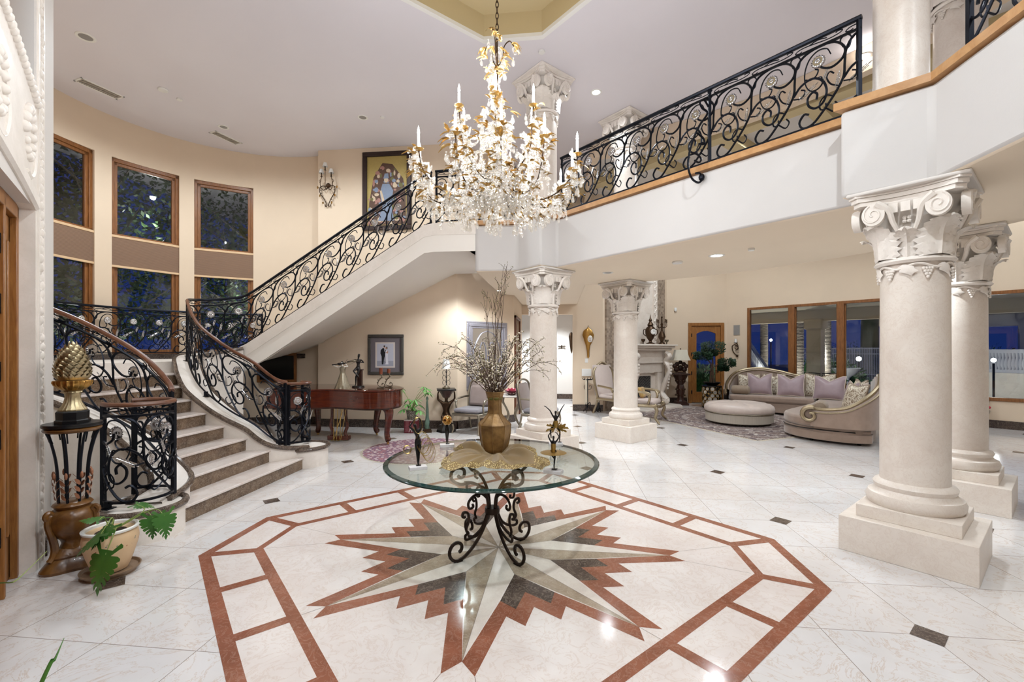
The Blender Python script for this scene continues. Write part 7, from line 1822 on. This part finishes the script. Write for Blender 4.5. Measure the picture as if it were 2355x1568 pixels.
for i, (px, d, l_) in enumerate(((1757, 19.5, 'palm trunk outside, through the first garden window from the left'), (1838, 17.5, 'palm trunk at the left edge of the second garden window'), (1902, 19.0, 'palm trunk outside in the middle of the second garden window'), (2000, 26, 'dark wide palm silhouette in the third garden window'))):
    q = at(px, 900, d); t = thing('palm_tree', l_, 'palm tree', (q.x, q.y, -.05), 0, 'palm trees in the garden'); R_ = .15 if i < 3 else .42
    b = MB(); b.lathe([(R_*1.3, 0), (R_*1.05, .5), (R_, 2), (R_*.95, 4.5), (R_*1.1, 6)], 16, fn=lambda r, a, z: r*(1+.06*sin(26*z+3*a))); b.build('trunk', M['palm_bark'] if i < 3 else M['night_leaf'], t)
    b = MB()
    for k in range(14):
        a = 2*pi*k/14; rows = [[(r*cos(a)-s_*w*sin(a), r*sin(a)+s_*w*cos(a), 6+z) for s_ in (-1, 0, 1)] for r, z, w in ((.1, 0, .04), (.8, .5, .22), (1.6, .4, .28), (2.3, -.3, .2), (2.8, -1.1, .03))]; b.grid(rows)
    b.build('fronds', M['night_leaf'], t, sharp=80)
plain('fence_white', sc(200, 200, 210), .5, 0, .05)
def fence_run(label, p, q, h, name, n, thick, rails, cat, mat, grp, balus=False):
    p = Vector(p); q = Vector(q); t = thing(name, label, cat, (p.x, p.y, p.z), 0, grp); L = (q-p); b = MB()
    for r in rails: b.beam(tuple(Vector((0, 0, r))), tuple(L+Vector((0, 0, r))), thick*2, thick*1.4 if not balus else .12)
    b.build('rail', M[mat], t, smooth=False)
    for i in range(n+1):
        o_ = L*(i/n); bb = MB()
        if balus: bb.lathe([(.05, .08), (.04, .14), (.075, .26), (.06, .36), (.035, .48), (.05, h-.08)], 10, (o_.x, o_.y, o_.z))
        else: bb.beam((o_.x, o_.y, o_.z), (o_.x, o_.y, o_.z+h), thick, thick)
        bb.build('baluster' if balus else 'picket', M[mat], t)
    return t
fa, fb_ = at(1838, 905, 27), at(2060, 905, 24)
fence_run('white metal garden fence far outside the second and third garden windows', (fa.x, fa.y, -.05), (fb_.x, fb_.y, -.05), 1.9, 'garden_fence', 60, .035, (.4, 1.55, 1.85), 'fence', 'fence_white', 'garden railings')
ba, bb_ = at(2240, 852, 15.5), at(2420, 852, 13.5)
fence_run('white stone balustrade outside the right garden window', (ba.x, ba.y, .95), (bb_.x, bb_.y, .95), .72, 'garden_balustrade', 22, .06, (.04, .70), 'balustrade', 'fence_white', 'garden railings', True)
t_ = MB(); t_.beam((ba.x, ba.y, .45), (bb_.x, bb_.y, .45), .25, .98); struct('wall_terrace', t_, M['stone'], smooth=False)
sa_, sb2 = at(1722, 800, 22), at(1790, 895, 16)
fence_run('stone balustrade of an outdoor stair, at the left edge of the first garden window', (sa_.x, sa_.y, 1.4), (sb2.x, sb2.y, -.3), .72, 'stair_balustrade', 14, .06, (.04, .70), 'balustrade', 'fence_white', 'garden railings', True)
# neighbouring arcade through the right window
q = at(2330, 760, 30); ar = thing('garden_pavilion', 'white arcaded pavilion in the distance, through the right garden window', 'building', (q.x, q.y, -.05), RAD(-50))
b = MB(); b.box(-6, 6, -.3, .3, 3.4, 4.2); b.box(-6.2, 6.2, -.5, .5, 4.2, 4.4)
for x in (-5, -2.2, .6, 3.4): b.box(x-.35, x+.35, -.3, .3, 0, 3.4)
b.build('arcade', M['fence_white'], ar, smooth=False); b = MB(); b.add([(-6.4, -1.5, 4.4), (6.4, -1.5, 4.4), (5.2, 2, 6.0), (-5.2, 2, 6.0)], [(0, 1, 2, 3)]); b.build('roof', M['saucer'], ar, smooth=False)
plain('bush_green', sc(48, 110, 48), .7, 0, .4, 6)
def bush(label, px, py, d, r):
    q = at(px, py, d); t = thing('bush', label, 'bush', (q.x, q.y, -.05), 0, 'garden bushes'); b = MB(); r6 = random.Random(int(px))
    for i in range(900):
        v_ = Vector((r6.gauss(0, 1), r6.gauss(0, 1), abs(r6.gauss(0, 1)))).normalized()*r*(.75+.3*r6.random()); e = v_.normalized()*.14+Vector((r6.uniform(-.1, .1), r6.uniform(-.1, .1), r6.uniform(-.05, .1))); s_ = e.orthogonal().normalized()*.05; b.add([v_, v_+e*.5+s_, v_+e, v_+e*.5-s_], [(0, 1, 2, 3)])
    b.ball((0, 0, 0), r*.8, 12, 8); b.build('foliage', M['bush_green'], t, smooth=False)
bush('rounded green bush outside, left of the middle palm trunk', 1885, 850, 21, 1.25); bush('rounded green bush outside, right of the middle palm trunk', 1922, 850, 22, 1.2); bush('tall bush close outside the garden door, behind the bonsai', 1612, 840, 17.5, 1.1); bush('dark bush outside the left part of the first garden window', 1770, 870, 15, .9); bush('tall bush behind the garden fence, in the third garden window', 1955, 800, 30, 2.2); bush('bush below the pavilion, through the right garden window', 2262, 780, 24, 2.0)
emit('lantern_glow', (1, .97, .9, 1), 60)
for l_, px, py, d in (('bright lantern on a dark lamp post, seen through the second garden window', 1843, 780, 20), ('bright garden lamp low in the third garden window', 1975, 825, 22), ('small garden light near the ground in the second garden window', 1884, 827, 19), ('lantern outside behind the first garden window', 1773, 782, 23), ('slim lamp on the balustrade outside the right garden window', 2285, 828, 13.6)):
    q = at(px, py, d); t = thing('garden_lamp', l_, 'lamp', (q.x, q.y, -.05), 0, 'lamps in the night garden'); b = MB(); b.tube([(0, 0, 0), (0, 0, q.z-.05)], .03, 6); b.build('post', M['iron'], t); b = MB(); b.ball((0, 0, q.z+.05), .06 if py < 822 or px > 2200 else .11, 10, 8); b.build('globe', M['lantern_glow'], t)
    lamp_pts = globals().setdefault('GL', []); lamp_pts.append((q.x, q.y, q.z+.05))
# patio furniture
for i, (px, d) in enumerate(((1872, 14.6), (1905, 14.4))):
    q = at(px, 900, d); t = thing('patio_chair', ['dark round backed metal patio chair outside, left of the pair', 'dark round backed metal patio chair outside, right of the pair'][i], 'patio chair', (q.x, q.y, -.05), 2.4+.5*i, 'metal patio chairs')
    b = MB(); b.lathe([(.24, .42), (.25, .44), (.0001, .45)], 16); b.build('seat', M['iron'], t); b = MB()
    for k in range(9): a = -.9+k*.225; b.tube([(.24*sin(a), .24*cos(a), .44), (.27*sin(a), .30*cos(a), .95)], .012, 5)
    b.tube([(.27*sin(a), .30*cos(a), .95+.05*cos(a)) for a in [-.95+i_*.19 for i_ in range(11)]], .016, 6); b.build('backrest', M['iron'], t)
    for k in range(4): a = pi/4+k*pi/2; b = MB(); b.tube([(.2*cos(a), .2*sin(a), .42), (.25*cos(a), .25*sin(a), 0)], .014, 6); b.build('leg', M['iron'], t)
q = at(1890, 890, 15.6); t = thing('patio_table', 'round dark metal patio table outside behind the two chairs', 'table', (q.x, q.y, -.05), 0); b = MB(); b.lathe([(.0001, .70), (.55, .70), (.55, .73), (.0001, .73)], 24); b.build('top', M['iron'], t); b = MB(); b.lathe([(.25, 0), (.06, .06), (.05, .70)], 12); b.build('base', M['iron'], t)
q = at(1945, 884, 20); t = thing('stone_urn', 'white stone garden urn outside the second garden window', 'urn', (q.x, q.y, -.05), 0); b = MB(); b.lathe([(.0001, 0), (.3, 0), (.3, .1), (.12, .2), (.14, .5), (.42, .75), (.55, .95), (.5, .95), (.0001, .8)], 20); b.build('bowl', M['fence_white'], t)
EXPO = .75
CH, DN = .215, 1.36
LC = (.85, .935, 1)
CC = (.92, .955, 1)
DOWN = [(.595, 7.734, HC, 60), (2.1, 6.35, ZS, 40), (-1.33, 9.3, ZS, 14), (-1.8, 8.4, 3.28, 105), (.77, 7.53, ZS, 20), (-3.4, 7.6, HC, 100), (-6.3, 6.3, HC, 135), (-5.9, 7.8, HC, 60), (1, 1, HC, 230), (-2, 1, HC, 210), (4, 1, HC, 130),
 (3.9, 9.2, 5.85, 125), (6.1, 10.4, 5.85, 120), (3.5, 12.0, 5.85, 130), (6.2, 8, 5.85, 115), (7.5, 6, 5.85, 120), (8.4, 9.0, 5.85, 90), (-.4, 14.2, 3.1, 240), (.2, 10.5, ZS, 75), (3.6, 5.5, ZS, 50)]  # some sit at lit fixtures; the rest are fill added to brighten dark areas
# ================================================================== LIGHT AND CAMERA
def lamp(name, typ, loc, energy, size=.1, color=(1, 1, 1), rot=(0, 0, 0), spot=None):
    l = bpy.data.lights.new(name, typ); l.energy = energy; l.color = color
    if typ == 'AREA': l.size = size; l.shape = 'DISK'
    else: l.shadow_soft_size = size
    if spot: l.spot_size = RAD(spot); l.spot_blend = .6
    o = bpy.data.objects.new(name, l); COL.objects.link(o); o.location = loc; o.rotation_euler = rot; return o
w = bpy.data.worlds.new('World'); scn.world = w; w.use_nodes = True
bg = w.node_tree.nodes['Background']; bg.inputs[0].default_value = (.02, .05, .26, 1); bg.inputs[1].default_value = .35
for k in range(12):
    a = 2*pi*k/12
    lamp('chandelier_glow', 'POINT', (SX+.76*cos(a), SY+.76*sin(a), 3.42), 38*CH, .04, CC)
for k in range(6):
    a = 2*pi*k/6
    lamp('chandelier_glow', 'POINT', (SX+.44*cos(a), SY+.44*sin(a), 3.92), 22*CH, .04, CC)
def down(x, y, z, e, spot=130, c=None): return lamp('downlight_and_fill', 'SPOT', (x, y, z-.03), e*DN, .07, c or LC, (0, 0, 0), spot)  # serves the lit downlights and the added fill spots alike
for x, y, z, e in DOWN: down(x, y, z, e, 165 if z > 5 else 135)
cam = bpy.data.cameras.new('camera'); co = bpy.data.objects.new('camera', cam); COL.objects.link(co)
co.location = (0, 0, H); co.rotation_euler = (RAD(90), 0, RAD(6.25))
cam.sensor_width = 36; cam.sensor_fit = 'HORIZONTAL'; cam.lens = 1029.26/2355*36; cam.shift_y = (807.4-784)/2355
cam.clip_start = .05; cam.clip_end = 300
scn.camera = co
scn.view_settings.view_transform = 'Standard'; scn.view_settings.look = 'None'; scn.view_settings.gamma = 1
scn.view_settings.use_curve_mapping = False; scn.view_settings.exposure = EXPO
cy = scn.cycles
cy.max_bounces = 6; cy.diffuse_bounces = 4; cy.glossy_bounces = 3; cy.transmission_bounces = 4; cy.transparent_max_bounces = 10; cy.adaptive_threshold = .04
cy.caustics_reflective = False; cy.caustics_refractive = False; cy.sample_clamp_indirect = 4; cy.use_denoising = True
cy.use_adaptive_sampling = True

for x, y, z in GL: lamp('garden_glow', 'POINT', (x, y, z+.3), 14, .1)

for x, y, z, e in ((-10.2, 8.9, 1.0, 50), (-9.6, 9.6, 4.6, 30), (-8.6, 11.6, 3.0, 40), (-11, 6.4, 1.2, 30)): lamp('garden_uplight', 'POINT', (x, y, z), e, .1, (1, .97, .9))
for px, d in ((1757, 18.9), (1838, 17.0), (1902, 18.4), (1960, 22)):
    q = at(px, 890, d); lamp('garden_uplight', 'POINT', (q.x-.4, q.y-.4, .3), 90, .1, (1, .95, .85))
